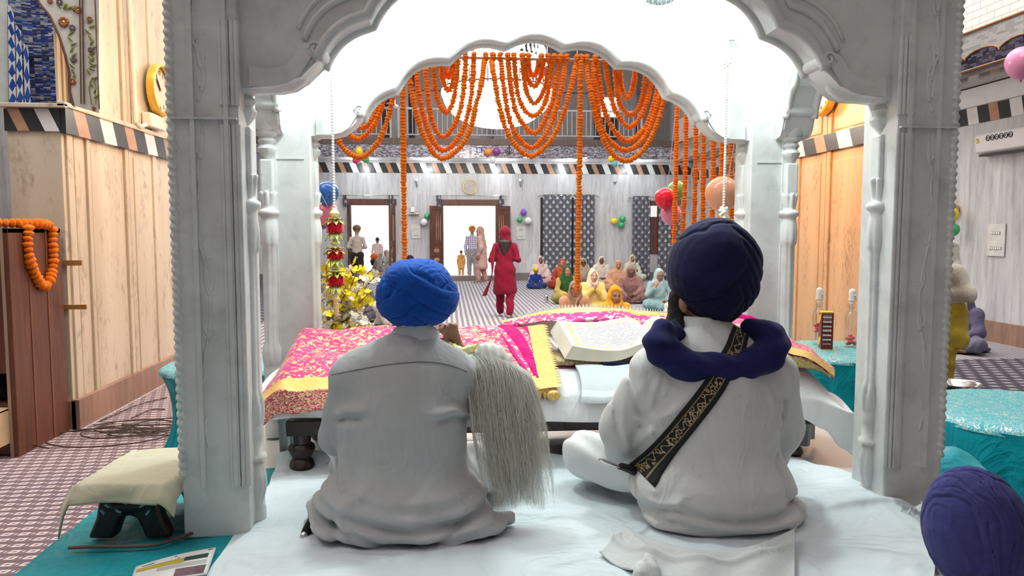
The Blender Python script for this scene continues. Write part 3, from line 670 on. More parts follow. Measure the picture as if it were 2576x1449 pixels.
# door frames and leaves
def door(n, d, zl, leaves, lab):
    x0, x1, z0, z1 = d; r = empty('door_%d' % n, ((x0+x1)/2, WB, 0), 0); r['kind'] = 'structure'; w = (x1-x0)/2
    m = MB(); m.bb((-w-.12, -.05, z1), (w+.12, .2, zl)); m.bb((-w-.08, -.04, 0), (-w, .2, z1)); m.bb((w, -.04, 0), (w+.08, .2, z1)); m.build('door_frame', MAT['door_wood'], r, bevel=.01)
    m = MB(); m.bb((-w-.1, -.16, 0), (w+.1, .22, .17)); m.build('door_sill', simple('brown_stone_sill', (.20, .15, .13), .4), r, bevel=.01)
    for s, ang, lw in leaves:
        h = z1-.17-.02; lf = bpy.data.objects.new('door_leaf', None); COL.objects.link(lf); lf.parent = r; lf.location = (s*(w+.02), -.05, .18); lf.rotation_euler = (0, 0, ang)
        sg = -s                                                        # leaf runs from the hinge towards the opening when shut
        m = MB(); m.bb((0, -.02, 0), (sg*.07, .02, h)); m.bb((sg*(lw-.07), -.02, 0), (sg*lw, .02, h))
        for z, t in ((0, .14), (.62, .1), (.98, .1), (h-.12, .12)): m.bb((sg*.07, -.02, z), (sg*(lw-.07), .02, z+t))
        m.bb((sg*.06, -.008, .02), (sg*(lw-.06), .008, h-.02)); fm = m.build('leaf_frame', MAT['door_wood'], lf, bevel=.006)
        m = MB()
        for k, yy in [(k, y_) for k in range(3) for y_ in (-.024, .024)]: m.tube([(sg*(.10+.07*k+.01*math.sin(q)), yy, 1.10+q*.16) for q in range(6)], [.012, .018, .012, .018, .012, .008], 6)
        for zz in (.2, .36, .50, .78): m.sphere((sg*lw*.5, 0, zz), (lw*.24, .03, .07), 12, 6)
        for yy in (-.026, .026): m.tube([(sg*lw*.5+.06*math.cos(a), yy, .85+.05*math.sin(a)) for a in np.linspace(0, 2*PI, 13)], .01, 5)
        m.build('carving', simple('carved_relief', (.36, .20, .13), .4), lf)
        m = MB(); m.tube([(sg*(lw-.05), -.05, .92), (sg*(lw-.05), -.07, 1.0), (sg*(lw-.05), -.05, 1.08)], .012, 6); m.build('handle', MAT['steel'], lf)
    return r
door(1, D1, 2.57, ((-1, -rad(78), .60), (1, rad(82), .60)), '')
door(2, D2, 2.56, ((-1, -rad(150), .46), (1, rad(155), .46)), '')
# ---------------------------------------------------------------- platform and carved canopy
PZ0 = .6
plat = MB().prism([(-1.27, 1.0), (1.50, 1.0), (1.50, 2.38), (1.95, 2.38), (1.95, 4.35), (-1.27, 4.35)], lambda u, v: Vector((u, v, 0)), lambda u, v: Vector((u, v, PZ0-.012))).build('raised_platform', MAT['stone_floor'], None, smooth=False, bevel=.01)
tag(plat, 'low raised platform under the canopy, covered by teal satin and white sheet', 'platform')
can = empty('marble_canopy', (AX, 3.15, PZ0), 0, 'white carved marble canopy with four fluted posts and scalloped arches', 'canopy')
CM = MAT['canopy']; O = Vector((AX, 3.15, PZ0))
YN, YFAR, PW, PI_ = 2.54, 3.77, .21, 1.085
def L(x, y, z): return Vector((x, y, z))-O            # room -> canopy coordinates
# --- half column: square block, lotus rings, fluted shaft, vase foot (z measured in the room)
def half_column(parent, cx, cy, z_off=0):
    prof = []
    def add(*ps): prof.extend(ps)
    add((.052, .60), (.052, .66), (.040, .675))
    for i in range(13): t = i/12; prof.append((.040+.016*math.sin(PI*t), .68+.14*t))
    add((.042, .825), (.060, .832), (.060, .842), (.046, .85), (.046, .90), (.052, .93))
    for i in range(9): t = i/8; prof.append((.048+.006*math.sin(PI*t), .94+.10*t))
    add((.040, 1.06), (.040, 1.20), (.040, 1.36), (.040, 1.52))
    for i in range(10): t = i/9; prof.append((.050+.006*math.sin(PI*t)-.006*t, 1.535+.125*t))
    add((.046, 1.665), (.060, 1.675), (.062, 1.684), (.060, 1.693), (.046, 1.70))
    for i in range(7): t = i/6; prof.append((.040+.008*t, 1.705+.075*t))
    add((.036, 1.79))
    def mod(th, z, r):
        if 1.05 < z < 1.53: return r*(1+.10*abs(math.cos(4*th))-.05)
        if 1.53 <= z < 1.66: t = (1.66-z)/.125; return r*(1+.12*t*(abs(math.cos(4*th))-.5))
        if 1.70 < z < 1.79: t = (z-1.70)/.085; return r*(1+.35*t*(abs(math.cos(4*th))-.5))
        if .94 <= z < 1.05: t = (z-.94)/.1; return r*(1+.22*t*(abs(math.cos(4*th))-.5))
        if .68 <= z <= .82: return r*(1+.10*(abs(math.cos(4*th))-.5))
        return r
    m = MB(); m.lathe([(r*.80, z-PZ0) for r, z in prof], L(cx, cy, PZ0), 48, lambda t, z, r: mod(t, z+PZ0, r))
    h = m.build('half_column', CM, parent, angle=60)
    MB().bb(L(cx-.031, cy-.031, 1.775), L(cx+.031, cy+.031, 1.935)).build('column_block', CM, h, smooth=False, bevel=.008)
    cap = [(.004, 1.925), (.014, 1.935), (.030, 1.955), (.044, 1.972), (.048, 1.985), (.040, 1.997), (.034, 2.003), (.040, 2.012), (.046, 2.02), (.040, 2.03), (.034, 2.036), (.052, 2.046), (.058, 2.054), (.058, 2.064)]
    m = MB(); m.lathe([(r*.92, z-PZ0) for r, z in cap], L(cx, cy, PZ0), 32, lambda t, z, r: r*(1+(.06*abs(math.cos(5*t)) if z < 1.39 else 0))); m.build('capital', CM, h, angle=50)
    return h
def rope(m, x, y, z0, z1, r=.017):
    n = 420; k = 10
    m.grid(lambda u, v: L(x+r*(1+.20*math.sin(2*PI*v+u*(z1-z0)*230))*math.cos(2*PI*v)*.9, y+r*(1+.20*math.sin(2*PI*v+u*(z1-z0)*230))*math.sin(2*PI*v)*.9, z0+u*(z1-z0)), n, k, closev=True)
def vine(m, fn, z0, z1, w, ph=1):
    """low relief of S-shaped stems with curling leaves; fn(u, z) -> point on the face"""
    n = 60; z = lambda t: z0+(z1-z0)*t
    m.tube([fn(w*.55*math.sin(t*PI*3.2)*ph, z(t)) for t in np.linspace(0, 1, n)], .006, 6)
    for i in range(7):
        t = (i+.5)/7; s = ph*math.copysign(1, math.cos(t*PI*3.2)); u0 = w*.55*math.sin(t*PI*3.2)*ph; zz = z(t)
        m.tube([fn(u0+s*w*.5*math.sin(a)*.8, zz+.045-.05*math.cos(a)*(1-.22*a/PI)+.01*a) for a in np.linspace(0, 4.6, 14)], list(np.linspace(.007, .003, 14)), 6)
        m.tube([fn(u0-s*w*.06-s*q*w*.45, zz+.05*q*q+.012) for q in np.linspace(0, 1, 8)], list(np.linspace(.007, .0025, 8)), 6)
ARCH = []                                                # offset from axis, height of the scalloped opening (right half), from the crown down
def arc(p0, p1, h, n=14):
    p0 = Vector(p0); p1 = Vector(p1); d = p1-p0; nn = Vector((-d.y, d.x)).normalized(); nn = nn if nn.y > 0 else -nn
    return [p0+d*t+nn*h*4*t*(1-t) for t in np.linspace(0, 1, n)]
half = [Vector((q[0], q[1])) for q in arc((-.146, 2.512), (.146, 2.512), .046, 24)][12:]
for a, b, h in (((.146, 2.512), (.426, 2.434), .050), ((.426, 2.434), (.686, 2.286), .055), ((.686, 2.286), (.850, 2.140), .030)): half += arc(a, b, h)[1:]
def arch(parent, P, T, name='arch', scale=1.0):
    """P(u, z, w): u along the span from its middle, w across the thickness (0 front .. 1 back); T span half-width"""
    k = 1.0 if T > 1 else T/1.07
    hf = [(p.x*k, p.y) for p in half]; full = [(-x, z) for x, z in hf[::-1]]+hf[1:]
    end = T+.005; ztop = 3.22
    poly = [(-end, ztop), (-end, 2.05), (-.99*k, 2.06), (-.90*k, 2.09)]+full+[(.90*k, 2.09), (.99*k, 2.06), (end, 2.05), (end, ztop)]
    m = MB(); n = len(poly)
    # front/back faces as strips from the opening up to the top (keeps faces clean), then the soffit
    for w in (0, 1):
        vs = []; fs = []
        for (x, z) in poly[1:-1]: vs += [P(x, z, w), P(x, ztop, w)]
        for i in range(len(poly)-3): fs.append((2*i, 2*i+2, 2*i+3, 2*i+1))
        m.add(vs, fs)
    vs = []; fs = []
    nb = 5
    for (x, z) in poly[1:-1]:
        for j in range(nb): vs.append(P(x, z, j/(nb-1)))
    for i in range(len(poly)-3):
        for j in range(nb-1): fs.append((i*nb+j, i*nb+j+1, (i+1)*nb+j+1, (i+1)*nb+j))
    m.add(vs, fs); a = m.build(name, CM, parent, angle=35)
    m = MB()                                              # rolled edge and two mouldings that follow the lobes
    for w in (0, 1):
        m.tube([P(x, z+.004, w) for x, z in full], .020, 8)
        for off, r in ((.07, .012), (.105, .008)) if not (name == 'far_arch' and w == 0) else ():
            m.tube([P(x*(1+off*.62), z+off*.95, w) for x, z in full], r, 6)
    m.build('moulding', CM, a, angle=180)
    for s in (-1, 1):                                     # curled leaf brackets
        m = MB(); up = [(1.06, 2.13), (1.0, 2.115), (.955, 2.125), (.925, 2.15), (.905, 2.185), (.885, 2.20), (.862, 2.203)]
        lo = [(1.06, 2.05), (.985, 2.052), (.94, 2.062), (.905, 2.085), (.882, 2.118), (.865, 2.145), (.862, 2.16)]
        nn = len(up); vs = []; fs = []; W = np.linspace(-.06, 1.06, 9)
        for j, w in enumerate(W):
            bul = .012*math.cos((w-.5)*PI*2.6)
            for (x, z) in up: vs.append(P(s*x*k, z-.008*abs(math.sin(w*PI*3)), w))
            for (x, z) in lo[::-1]: vs.append(P(s*(x-bul*.3)*k, z-bul+.008*abs(math.sin(w*PI*3)), w))
        q = 2*nn
        for j in range(len(W)-1):
            for i in range(q): fs.append((j*q+i, j*q+(i+1) % q, (j+1)*q+(i+1) % q, (j+1)*q+i))
        fs.append(tuple(range(q))[::-1]); fs.append(tuple((len(W)-1)*q+i for i in range(q)))
        m.add(vs, fs)
        c = (.852, 2.178)                                 # volute
        m.tube([P(s*c[0]*k, c[1], w) for w in np.linspace(-.08, 1.08, 6)], .027, 14)
        for w in (-.09, 1.09):
            m.tube([P(s*(c[0]+.024*(1-q/16)*math.cos(q*.62))*k, c[1]+.024*(1-q/16)*math.sin(q*.62), w) for q in range(14)], .006, 5)
        m.build('scroll_bracket', CM, a, angle=50)
    return a
YT = .14
def PF(y0): return lambda u, z, w: L(AX+u, y0+(w-.5)*YT, z)
def PS(x0): return lambda u, z, w: L(x0+(w-.5)*YT, (YN+YFAR)/2+u, z)
near = arch(can, PF(YN+.01), 1.085, 'near_arch'); far = arch(can, PF(YFAR-.01), 1.085, 'far_arch')
for s in (-1, 1): arch(can, PS(AX+s*1.285), (YFAR-YN)/2-PW/2, 'side_arch')
for s in (-1, 1):
    for y, nr in ((YN, True), (YFAR, False)):
        xc = AX+s*(PI_+PW/2); x0, x1 = xc-PW/2, xc+PW/2
        m = MB(); m.bb(L(x0, y-PW/2, PZ0), L(x1, y+PW/2, 3.3))
        p = m.build('post', CM, can, smooth=False, bevel=.006)
        half_column(p, AX+s*1.100, y)
        half_column(p, AX+s*1.285, y+(PW/2+.012)*(1 if nr else -1))
        if nr:                                            # carving on the face towards the worshippers' side
            f = y-PW/2; m = MB()
            for uu, w, d in ((-.068, .014, .012), (.035, .014, .012)):
                xx = xc-s*uu if False else xc+(-s)*(-uu)
                m.bb(L(xx-w/2, f-d, .77), L(xx+w/2, f+.005, 3.2))
            m.bb(L(xc-.10, f-.0145, 1.945), L(xc+.10, f+.003, 1.951))
            for q, uu in enumerate((.055, .072, .089, .103)):
                xx = xc-s*uu; m.tube([L(xx, f, .77), L(xx, f, 1.93)], .0085, 8); m.tube([L(xx, f, 1.99), L(xx, f, 2.25)], .0085, 8)
            m.build('fluting', CM, p, angle=50)
            m = MB(); rope(m, xc+s*(PW/2-.004), f+.008, .80, 3.2); m.build('rope_moulding', CM, p, angle=180)
            m = MB(); vine(m, lambda u, z: L(xc+s*.018+u, f+.0025, z), .90, 1.90, .035, s); vine(m, lambda u, z: L(xc+s*.018+u, f+.0025, z), 2.0, 2.5, .03, -s); m.build('vine_relief', CM, p, angle=180)
        else:
            m = MB(); f = y-PW/2
            m.bb(L(x0+.03, f-.004, 1.938), L(x1-.03, f+.004, 1.943)); m.bb(L(xc-s*.005+.06*s, f-.012, .7), L(xc+s*.085, f+.004, 3.2)); m.build('joint_strip', CM, p, smooth=False)
MB().bb(L(AX-1.34, YN-.16, 3.222), L(AX+1.34, YFAR+.16, 3.34)).bb(L(AX-1.5, YN-.32, 3.34), L(AX+1.5, YFAR+.32, 3.40)).build('roof_slab', CM, can, smooth=False, bevel=.01)
# crystal pendants under the roof
def pendant_light(px, Y, label):
    c = PY(px, 2, Y); r = empty('crystal_pendant_light', (c.x, Y, 3.215), 0, label, 'chandelier', 'crystal pendant lights under the canopy roof')
    m = MB(); m.lathe([(.05, 0), (.05, -.02), (.008, -.025), (.008, -.40), (.06, -.41), (.06, -.43)], (0, 0, 0), 16); m.build('stem', MAT['gold'], r)
    m = MB()
    for k, (R_, n, z) in enumerate(((.058, 22, -.43), (.043, 16, -.43), (.024, 10, -.43))):
        for i in range(n):
            a = 2*PI*i/n; zz = z
            for q in range(9): m.sphere((R_*math.cos(a), R_*math.sin(a), zz-.010-q*.022-k*.006), (.0062, .0062, .0095), 6, 4)
    m.build('crystal_strands', MAT['crystal_dim'], r, smooth=False); return r
pendant_light(1110, 3.25, 'small crystal pendant light at the left under the canopy roof'); pendant_light(1660, 3.25, 'small crystal pendant light at the right under the canopy roof')
# hook boxes and pearl strings
def clamp_box(p, rz, label, cant=0):
    r = empty('hanging_hook_box', p, rz, label, 'hook')
    MB().box((0, 0, 0), (.066, .02, .034)).build('plate', MAT['white'], r, smooth=False, bevel=.004); m = MB(); m.box((0, -.012, 0), (.03, .012, .028)); m.tube([(.02, -.012, -.02), (.02, -.018, -.03), (.02, -.012, -.034)], .004, 6); m.build('hook', MAT['steel'], r, bevel=.002)
    [MB().sphere((q, -.011, .008), .004, 8, 5).build('screw', MAT['gold'], r) for q in (-.024, .024)]; return r
pl = PY(830, 95, 3.66); prr = PY(1838, 96, 3.66)
hb = clamp_box(pl, 0, 'small hook box at the top left of the canopy arch'); hb.rotation_euler = (0, rad(-25), 0)
clamp_box(prr, 0, 'small white hook box on the right of the inner arch wall')
pearl = simple('pearl_bead', (.86, .85, .78), .25, var=.04)
def pearl_string(p0, p1, label, diamond):
    r = empty('pearl_string', p0, 0, label, 'bead string'); d = Vector(p1)-Vector(p0); n = int(d.length/.0135); m = MB(); rd = random.Random(5)
    for i in range(n): m.sphere(d*((i+.5)/n), .0072, 8, 5)
    m.tube([(0, 0, .012), d], .0015, 4); m.build('beads', pearl, r)
    if diamond:
        c = d*diamond; m = MB(); g = .034
        m.prism([(-g*.55, 0), (0, g), (g*.55, 0), (0, -g)], lambda u, v: c+Vector((u, -.012, v)), lambda u, v: c+Vector((u, -.006, v)))
        for s in (-.5, 0, .5): m.tube([c+Vector((-g*.5, -.014, s*g*.8)), c+Vector((g*.5, -.014, s*g*.8))], .002, 4)
        m.build('gold_diamond', MAT['gold_ornament'], r, smooth=False)
    return r
YP = 3.56
leafm = simple('olive_silk_leaf', (.42, .48, .07), .5, var=.3); redm = simple('red_silk_petal', (.85, .02, .05), .5, var=.2, nscale=25)
def leaf_ring(m, c, n, tilt, ln, w, off=0):
    for i in range(n):
        a = 2*PI*i/n+off; ca, sa = math.cos(a), math.sin(a); P = lambda r, t, z: c+Vector((ca*r-sa*t, sa*r+ca*t, z))
        vs = []; K = 5
        for j in range(K+1):
            t = j/K; r = .01+ln*math.cos(tilt)*t; z = ln*math.sin(tilt)*t-.012*t*t*2; ww = w*math.sin(PI*min(.97, t*.9+.08))
            vs += [P(r, -ww, z+.003), P(r, 0, z-.002), P(r, ww, z+.003)]
        fs = []
        for j in range(K): fs += [(j*3, j*3+1, j*3+4, j*3+3), (j*3+1, j*3+2, j*3+5, j*3+4)]
        m.add(vs, fs)
def flower_pendant(px, y0, y1, Y, label):
    a = PY(px, y0, Y); b = PY(px, y1, Y); H_ = a.z-b.z; r = empty('flower_pendant', a, 0, label, 'hanging ornament'); u = H_/230
    def Z(y): return -(y-y0)*(H_/(y1-y0))
    def bell(zt, zb, rr): m = MB(); m.lathe([(.006, zt), (rr*.5, zt+(zb-zt)*.25), (rr, zt+(zb-zt)*.62), (rr*.9, zt+(zb-zt)*.72), (rr*.55, zb)], (0, 0, 0), 16); m.build('gold_cap', MAT['gold_ornament'], r)
    for (t, bt, lf_up, z0, z1, lfd) in ((522, 545, 555, 558, 585, 590), (600, 618, 628, 628, 650, 656), (663, 680, 688, 692, 718, 722)):
        bell(Z(t), Z(bt), .024)
        m = MB(); leaf_ring(m, Vector((0, 0, Z(lf_up))), 9, .75, .044, .010); leaf_ring(m, Vector((0, 0, Z(lf_up)-.005)), 8, .15, .046, .011, .3); leaf_ring(m, Vector((0, 0, Z(lfd)+.016)), 9, -.55, .042, .010, .2); m.build('leaves', leafm, r, angle=180, solid=.001)
        m = MB(); nL = 7
        for q in range(nL):
            zc = Z(z0)+(Z(z1)-Z(z0))*(q+.5)/nL
            m.grid(lambda u_, v_: Vector(((.006+.031*v_)*(1+.09*v_*math.sin(u_*2*PI*17+q*1.7))*math.cos(u_*2*PI), (.006+.031*v_)*(1+.09*v_*math.sin(u_*2*PI*17+q*1.7))*math.sin(u_*2*PI), zc-.006*v_+.003*v_*math.sin(u_*2*PI*17+q)+.004)), 90, 4, closeu=True)
        m.lathe([(.022, Z(z0)), (.03, Z(z0)-.005), (.03, Z(z1)+.005), (.022, Z(z1))], (0, 0, 0), 16); m.build('red_flower', redm, r, angle=180)
    m = MB(); m.lathe([(.003, Z(730)), (.014, Z(745)), (.02, Z(752)), (.012, Z(758)), (.008, Z(762)), (.012, Z(764)), (.012, Z(790)), (.004, Z(796))], (0, 0, 0), 14); m.build('gold_tassel', MAT['gold_ornament'], r)
    return r
pendL = PY(841, 522, YP)
ps0 = PY(832, 104, YP+.06); pearl_string(ps0, pendL, 'long pearl string with a gold diamond hanging at the left of the inner arch', .10)
flower_pendant(841, 520, 730, YP, 'red flower and gold pendant with green leaves hanging on the left pearl string')
ps1 = PY(1832, 106, YP+.06); pe = PY(1820, 528, YP); pearl_string(ps1, pe, 'pearl string hanging at the right of the inner arch wall', 0)
r = empty('flower_pendant', pe, 0, 'cluster of white beads and green leaves hanging above the navy turban', 'hanging ornament'); m = MB(); rd = random.Random(2)
for i in range(26): m.sphere((rd.uniform(-.016, .016), rd.uniform(-.016, .016), rd.uniform(-.04, .012)), .0085, 7, 5)
m.build('white_beads', pearl, r); m = MB(); leaf_ring(m, Vector((0, 0, -.055)), 9, .5, .052, .012); leaf_ring(m, Vector((0, 0, -.06)), 8, .1, .05, .012, .3); m.build('leaves', leafm, r, angle=180, solid=.001)
m = MB(); m.lathe([(.02, -.06), (.04, -.07), (.042, -.12), (.02, -.13)], (0, 0, 0), 20, lambda t, z, q: q*(1+.1*math.sin(12*t+z*300))); m.build('red_flower', redm, r)
m = MB(); c0 = PY(1830, 152, YP)
for i in range(9): m.sphere(c0+Vector((rd.uniform(-.02, .02), rd.uniform(-.01, .01), rd.uniform(-.035, .03))), .009, 8, 5)
tag(m.build('bead_cluster', pearl), 'knot of white beads at the top of the right pearl string', 'beads')
# ---------------------------------------------------------------- cloths on the platform
def sst(x, a, b): t = min(1, max(0, (x-a)/(b-a))); return t*t*(3-2*t)
import mathutils.noise as mn
def nz(x, y, z=0.0): return mn.noise((x, y, z))
rowsL = [(720, 1150), (700, 1172), (680, 1205), (672, 1222), (650, 1255), (632, 1285), (610, 1312), (575, 1365), (548, 1405), (520, 1449), (470, 1540), (380, 1750)]
rowsR = [(2010, 1150, .62), (2050, 1168, .63), (2120, 1180, .64), (2190, 1215, .665), (2228, 1246, -2.46), (2268, 1256, -2.405), (2312, 1285, -2.36), (2340, 1335, .64), (2352, 1400, .62), (2350, 1449, .612), (2340, 1540, .606), (2300, 1750, .606)]
Lp = [PZ(x, y, .607) for x, y in rowsL]; Rp = [PZ(x, y, z) if z > 0 else PY(x, y, -z) for x, y, z in rowsR]
def crv(P, t):
    t = float(t); f = t*(len(P)-1); i = min(int(f), len(P)-2); w = f-i
    p0, p1, p2, p3 = P[max(i-1, 0)], P[i], P[i+1], P[min(i+2, len(P)-1)]
    return p1+.5*w*((p2-p0)+w*((2*p0-5*p1+4*p2-p3)+w*(3*(p1-p2)+p3-p0)))
def sheet_pt(u, v):
    a, b = crv(Lp, v), crv(Rp, v); p = a.lerp(b, u)
    z = .607+(b.z-.607)*sst(u, .82, .97)
    edge = min(u, 1-u)
    w = .010*nz(p.x*2.2, p.y*2.6)+.007*nz(p.x*1.6+p.y*5.5, p.y*9-p.x*2, 3)+.004*nz(p.x*14, p.y*9, 5)
    rd_ = .05*math.exp(-((v-.075)/.035)**2)*(1+.5*nz(p.x*5, 2))
    return Vector((p.x+.012*nz(p.y*7, 1)*(1 if edge < .02 else 0), p.y, z+(w+.008)*sst(edge, 0, .03)+rd_*sst(1-u, .06, .2)))
sh = MB().grid(sheet_pt, 150, 120).build('floor_sheet', MAT['sheet'], angle=180); tag(sh, 'wrinkled white sheet spread over the platform where the two men sit', 'sheet')
def teal_pt(u, v):
    y = 1.2+v*1.95; x = -1.272+max(0, u-.14)/.86*.70; z = .598+.008*nz(x*6, y*5)+.010*sst(u, 0, .05)*0+.010*max(0, nz(x*3+y*2, y*3, 4))
    if u < .14:
        k = (.14-u)/.14; x = -1.272-.025*min(1, k*3)-.03*k+.012*math.sin(y*46)*k; z -= .50*k*(1+.1*nz(y*8, 0))
    return Vector((x, y, z))
tag(MB().grid(teal_pt, 70, 130).build('teal_floor_cloth', MAT['teal'], angle=180), 'teal satin cloth covering the left side of the platform under the stool', 'cloth')
# ---------------------------------------------------------------- bed for the holy book
bed = empty('book_bed', (.49, 3.3, PZ0), 0, 'low wooden bed with dark turned legs standing between the canopy posts', 'bed'); Lb = lambda x, y, z: Vector((x-.49, y-3.3, z-PZ0))
legp = [(.030, .0), (.042, .01), (.052, .03), (.046, .05), (.036, .06), (.05, .085), (.056, .10), (.05, .115), (.038, .125), (.040, .16), (.046, .20), (.046, .215)]
for x, y in ((-.61, 3.09), (1.50, 3.10), (-.61, 3.56), (1.52, 3.56)): MB().lathe(legp, Lb(x, y, PZ0), 24).build('leg', MAT['dark_wood'], bed)
m = MB(); m.bb(Lb(-.66, 3.03, .765), Lb(1.57, 3.09, .83)); m.bb(Lb(-.66, 3.55, .765), Lb(1.57, 3.61, .83)); m.build('side_rail', MAT['dark_wood'], bed, bevel=.006)
m = MB(); m.bb(Lb(-.6, 3.57, .615), Lb(1.5, 3.60, .79))  # back stretcher enlarged into a dark panel standing in for under-bed shade
for i in range(12): m.sphere(Lb(-.5+i*.17, 3.57, .68), (.06, .012, .025), 10, 6)
m.build('stretcher_shade_panel', MAT['dark_wood'], bed); MB().bb(Lb(-.64, 3.06, .82), Lb(1.55, 3.58, .90)).build('mattress', MAT['bedsheet'], bed, bevel=.02)
hemr = [(-.80, .835), (-.6, .85), (-.3, .835), (0, .82), (.4, .812), (.8, .80), (1.2, .80), (1.5, .795), (1.60, .76), (1.68, .69), (1.76, .645)]
def hem(x):
    for (a, za), (b, zb) in zip(hemr, hemr[1:]):
        if x <= b: return za+(zb-za)*sst(x, a, b)
    return hemr[-1][1]
def bs(u, v):
    x = -.80+2.56*u; top = .915+.075*sst(x, .40, .47); e = sst(x, 1.50, 1.76)
    P_ = [(3.60, .95+(top-.915)), (3.40, .955+(top-.915)), (3.2, .935+(top-.915)*.9), (3.06, .905+(top-.915)*.35), (3.025, .885+(top-.915)*.2), (3.012, .86), (3.004, hem(x))]
    P_ = [Vector((0, y, z)) for y, z in P_]; p = crv(P_, v)
    z = p.z-.18*e*e*(1-v)*(p.z > .8)-.03*e; y = p.y+.012*math.sin(x*9)*sst(v, .7, 1)+.008*nz(x*5, v*3)+.03*e*math.sin(v*3+x*20)*.3
    z += .008*nz(x*4, v*4, 2)
    if e > 0: x = x-.02*e*(1-v)
    return Lb(x, y, z)
MB().grid(bs, 160, 50).build('bed_sheet', MAT['bedsheet'], bed, angle=180, solid=.003)
def under(u, v):                                        # cloth hanging down to the floor at the right end and behind
    x = 1.42+.30*u; return Lb(x, 3.10+.18*(1-u)*0+.03*math.sin(u*15)+.2*u, .80-.185*v+.01*nz(u*4, v*3))
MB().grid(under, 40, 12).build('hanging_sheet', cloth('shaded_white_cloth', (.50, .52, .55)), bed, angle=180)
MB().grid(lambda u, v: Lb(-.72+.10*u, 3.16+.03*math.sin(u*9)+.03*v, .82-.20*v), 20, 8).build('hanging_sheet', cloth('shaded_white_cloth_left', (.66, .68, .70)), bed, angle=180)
# ---------------------------------------------------------------- magenta cloth over the bolsters
def RS(x, t, lift=0.0):
    zc = .945+.20*max(0, min(t, 1))**.82; y = 3.02+.50*t
    if t < 0: zc = .945+t*.55; y = 3.02+.06*t
    if t > 1: y = 3.52+.13*(t-1)*1.2; zc = 1.145-.35*(t-1)**1.4
    e = sst(x, -.80, -.665); zl = .86+.06*max(0, t)
    z = zl+(zc-zl)*e+.012*nz(x*4.5, t*3)*e+.010*nz(x*9+t*4, t*6, 7)*e+.016*math.sin(x*7.5+1)*math.sin(PI*min(1, max(0, t)))*.5
    return Vector((x-.05*(1-e)*(1-max(0, min(1, t))), y-.012*(1-e), z+lift))
rum = MB().grid(lambda u, v: RS(-.80+1.245*u, v*1.5), 150, 80, uv=lambda u, v: (1.245*u, .62*v*1.5)).build('embroidered_cover', MAT['rumala'], angle=180, solid=.003)
tag(rum, 'magenta cloth with gold flowers and gold border covering the left of the bed', 'cloth')
MB().grid(lambda u, v: RS(-.79+1.235*u, -.02+.17*v, .006), 150, 8).build('gold_border', MAT['gold_lace'], rum, angle=180)
MB().grid(lambda u, v: RS(.375+.075*u, v*1.12, .007), 8, 70).build('gold_border', MAT['gold_lace'], rum, angle=180)
def teeth(pa, pb, tip):                                  # zigzag hem between two parameter curves
    m = MB(); n = tip
    for i in range(n):
        a, b, c, d = pa(i/n), pa((i+1)/n), pb((i+.5)/n), (pa((i+.5)/n)+pb((i+.5)/n))/2
        m.add([a, b, c], [(0, 1, 2)])
    return m
teeth(lambda q: RS(-.79+1.235*q, -.015, .006), lambda q: RS(-.79+1.235*q, -.085, .004), 62).build('zigzag_edge', MAT['gold_lace'], rum, smooth=False, solid=.002)
teeth(lambda q: RS(.449, q*1.1, .007), lambda q: RS(.472, q*1.1, .002), 30).build('zigzag_edge', MAT['gold_lace'], rum, smooth=False, solid=.002)
MB().grid(lambda u, v: RS(.20+.18*u+(1-u)*(1-v)*.13, .12+v*.98, .004+.004*math.sin(u*9+v*5)), 24, 40).build('plain_panel', MAT['magenta_plain'], rum, angle=180)
def brp(u, v):
    x = -.80+.95*u; p = RS(x, 0); return Vector((x, 3.012-.02*v+.012*math.sin(x*16)*v, p.z+.02-.085*v+.012*math.sin(x*11)*v-.0*u))
tag(MB().grid(brp, 70, 16, uv=lambda u, v: (.95*u, .12*v)).build('brocade_underlayer', MAT['brocade'], angle=180, solid=.004), 'pink and gold brocade cloth showing under the gold border at the left', 'cloth')
m = MB(); m.sphere((.43, 3.005, .92), (.030, .016, .022), 14, 8); tag(m.build('gold_cloth_knot', MAT['gold_lace']), 'small gold cloth corner hanging at the cover edge beside the towel', 'cloth')
# ---------------------------------------------------------------- the raised fold behind the book
bot = [(1262, 822, 3.52), (1310, 820, 3.52), (1350, 811, 3.53), (1400, 809, 3.54), (1502, 811, 3.55), (1571, 801, 3.55), (1609, 819, 3.55), (1681, 815, 3.55), (1780, 815, 3.55), (1870, 812, 3.55)]
mid = [(1262, 812, 3.54), (1310, 800, 3.56), (1350, 792, 3.59), (1405, 787, 3.60), (1502, 784, 3.60), (1557, 781, 3.60), (1612, 792, 3.60), (1681, 794, 3.60), (1780, 796, 3.60), (1870, 798, 3.60)]
top = [(1262, 806, 3.56), (1310, 796, 3.59), (1364, 783, 3.61), (1419, 775, 3.62), (1488, 773, 3.62), (1557, 776, 3.62), (1626, 783, 3.62), (1681, 788, 3.62), (1780, 792, 3.62), (1870, 795, 3.62)]
Bt, Mt, Tt = [[PY(*q) for q in r] for r in (bot, mid, top)]
def foldp(u, v):
    a, b = crv(Bt, u), crv(Mt, u); p = a.lerp(b, v); return p+Vector((0, -.012*math.sin(v*PI)+.006*math.sin(u*40)*math.sin(v*PI), 0))
fo = MB().grid(foldp, 110, 10, uv=lambda u, v: (u*1.3, v*.12)).build('folded_cover_edge', MAT['rumala_fold'], angle=180, solid=.003); tag(fo, 'pink flowered cloth fold with white zigzag hem standing behind the open book', 'cloth')
MB().grid(lambda u, v: crv(Mt, u).lerp(crv(Tt, u), v)+Vector((0, -.004, 0)), 110, 5).build('gold_border', MAT['gold_lace'], fo, angle=180)
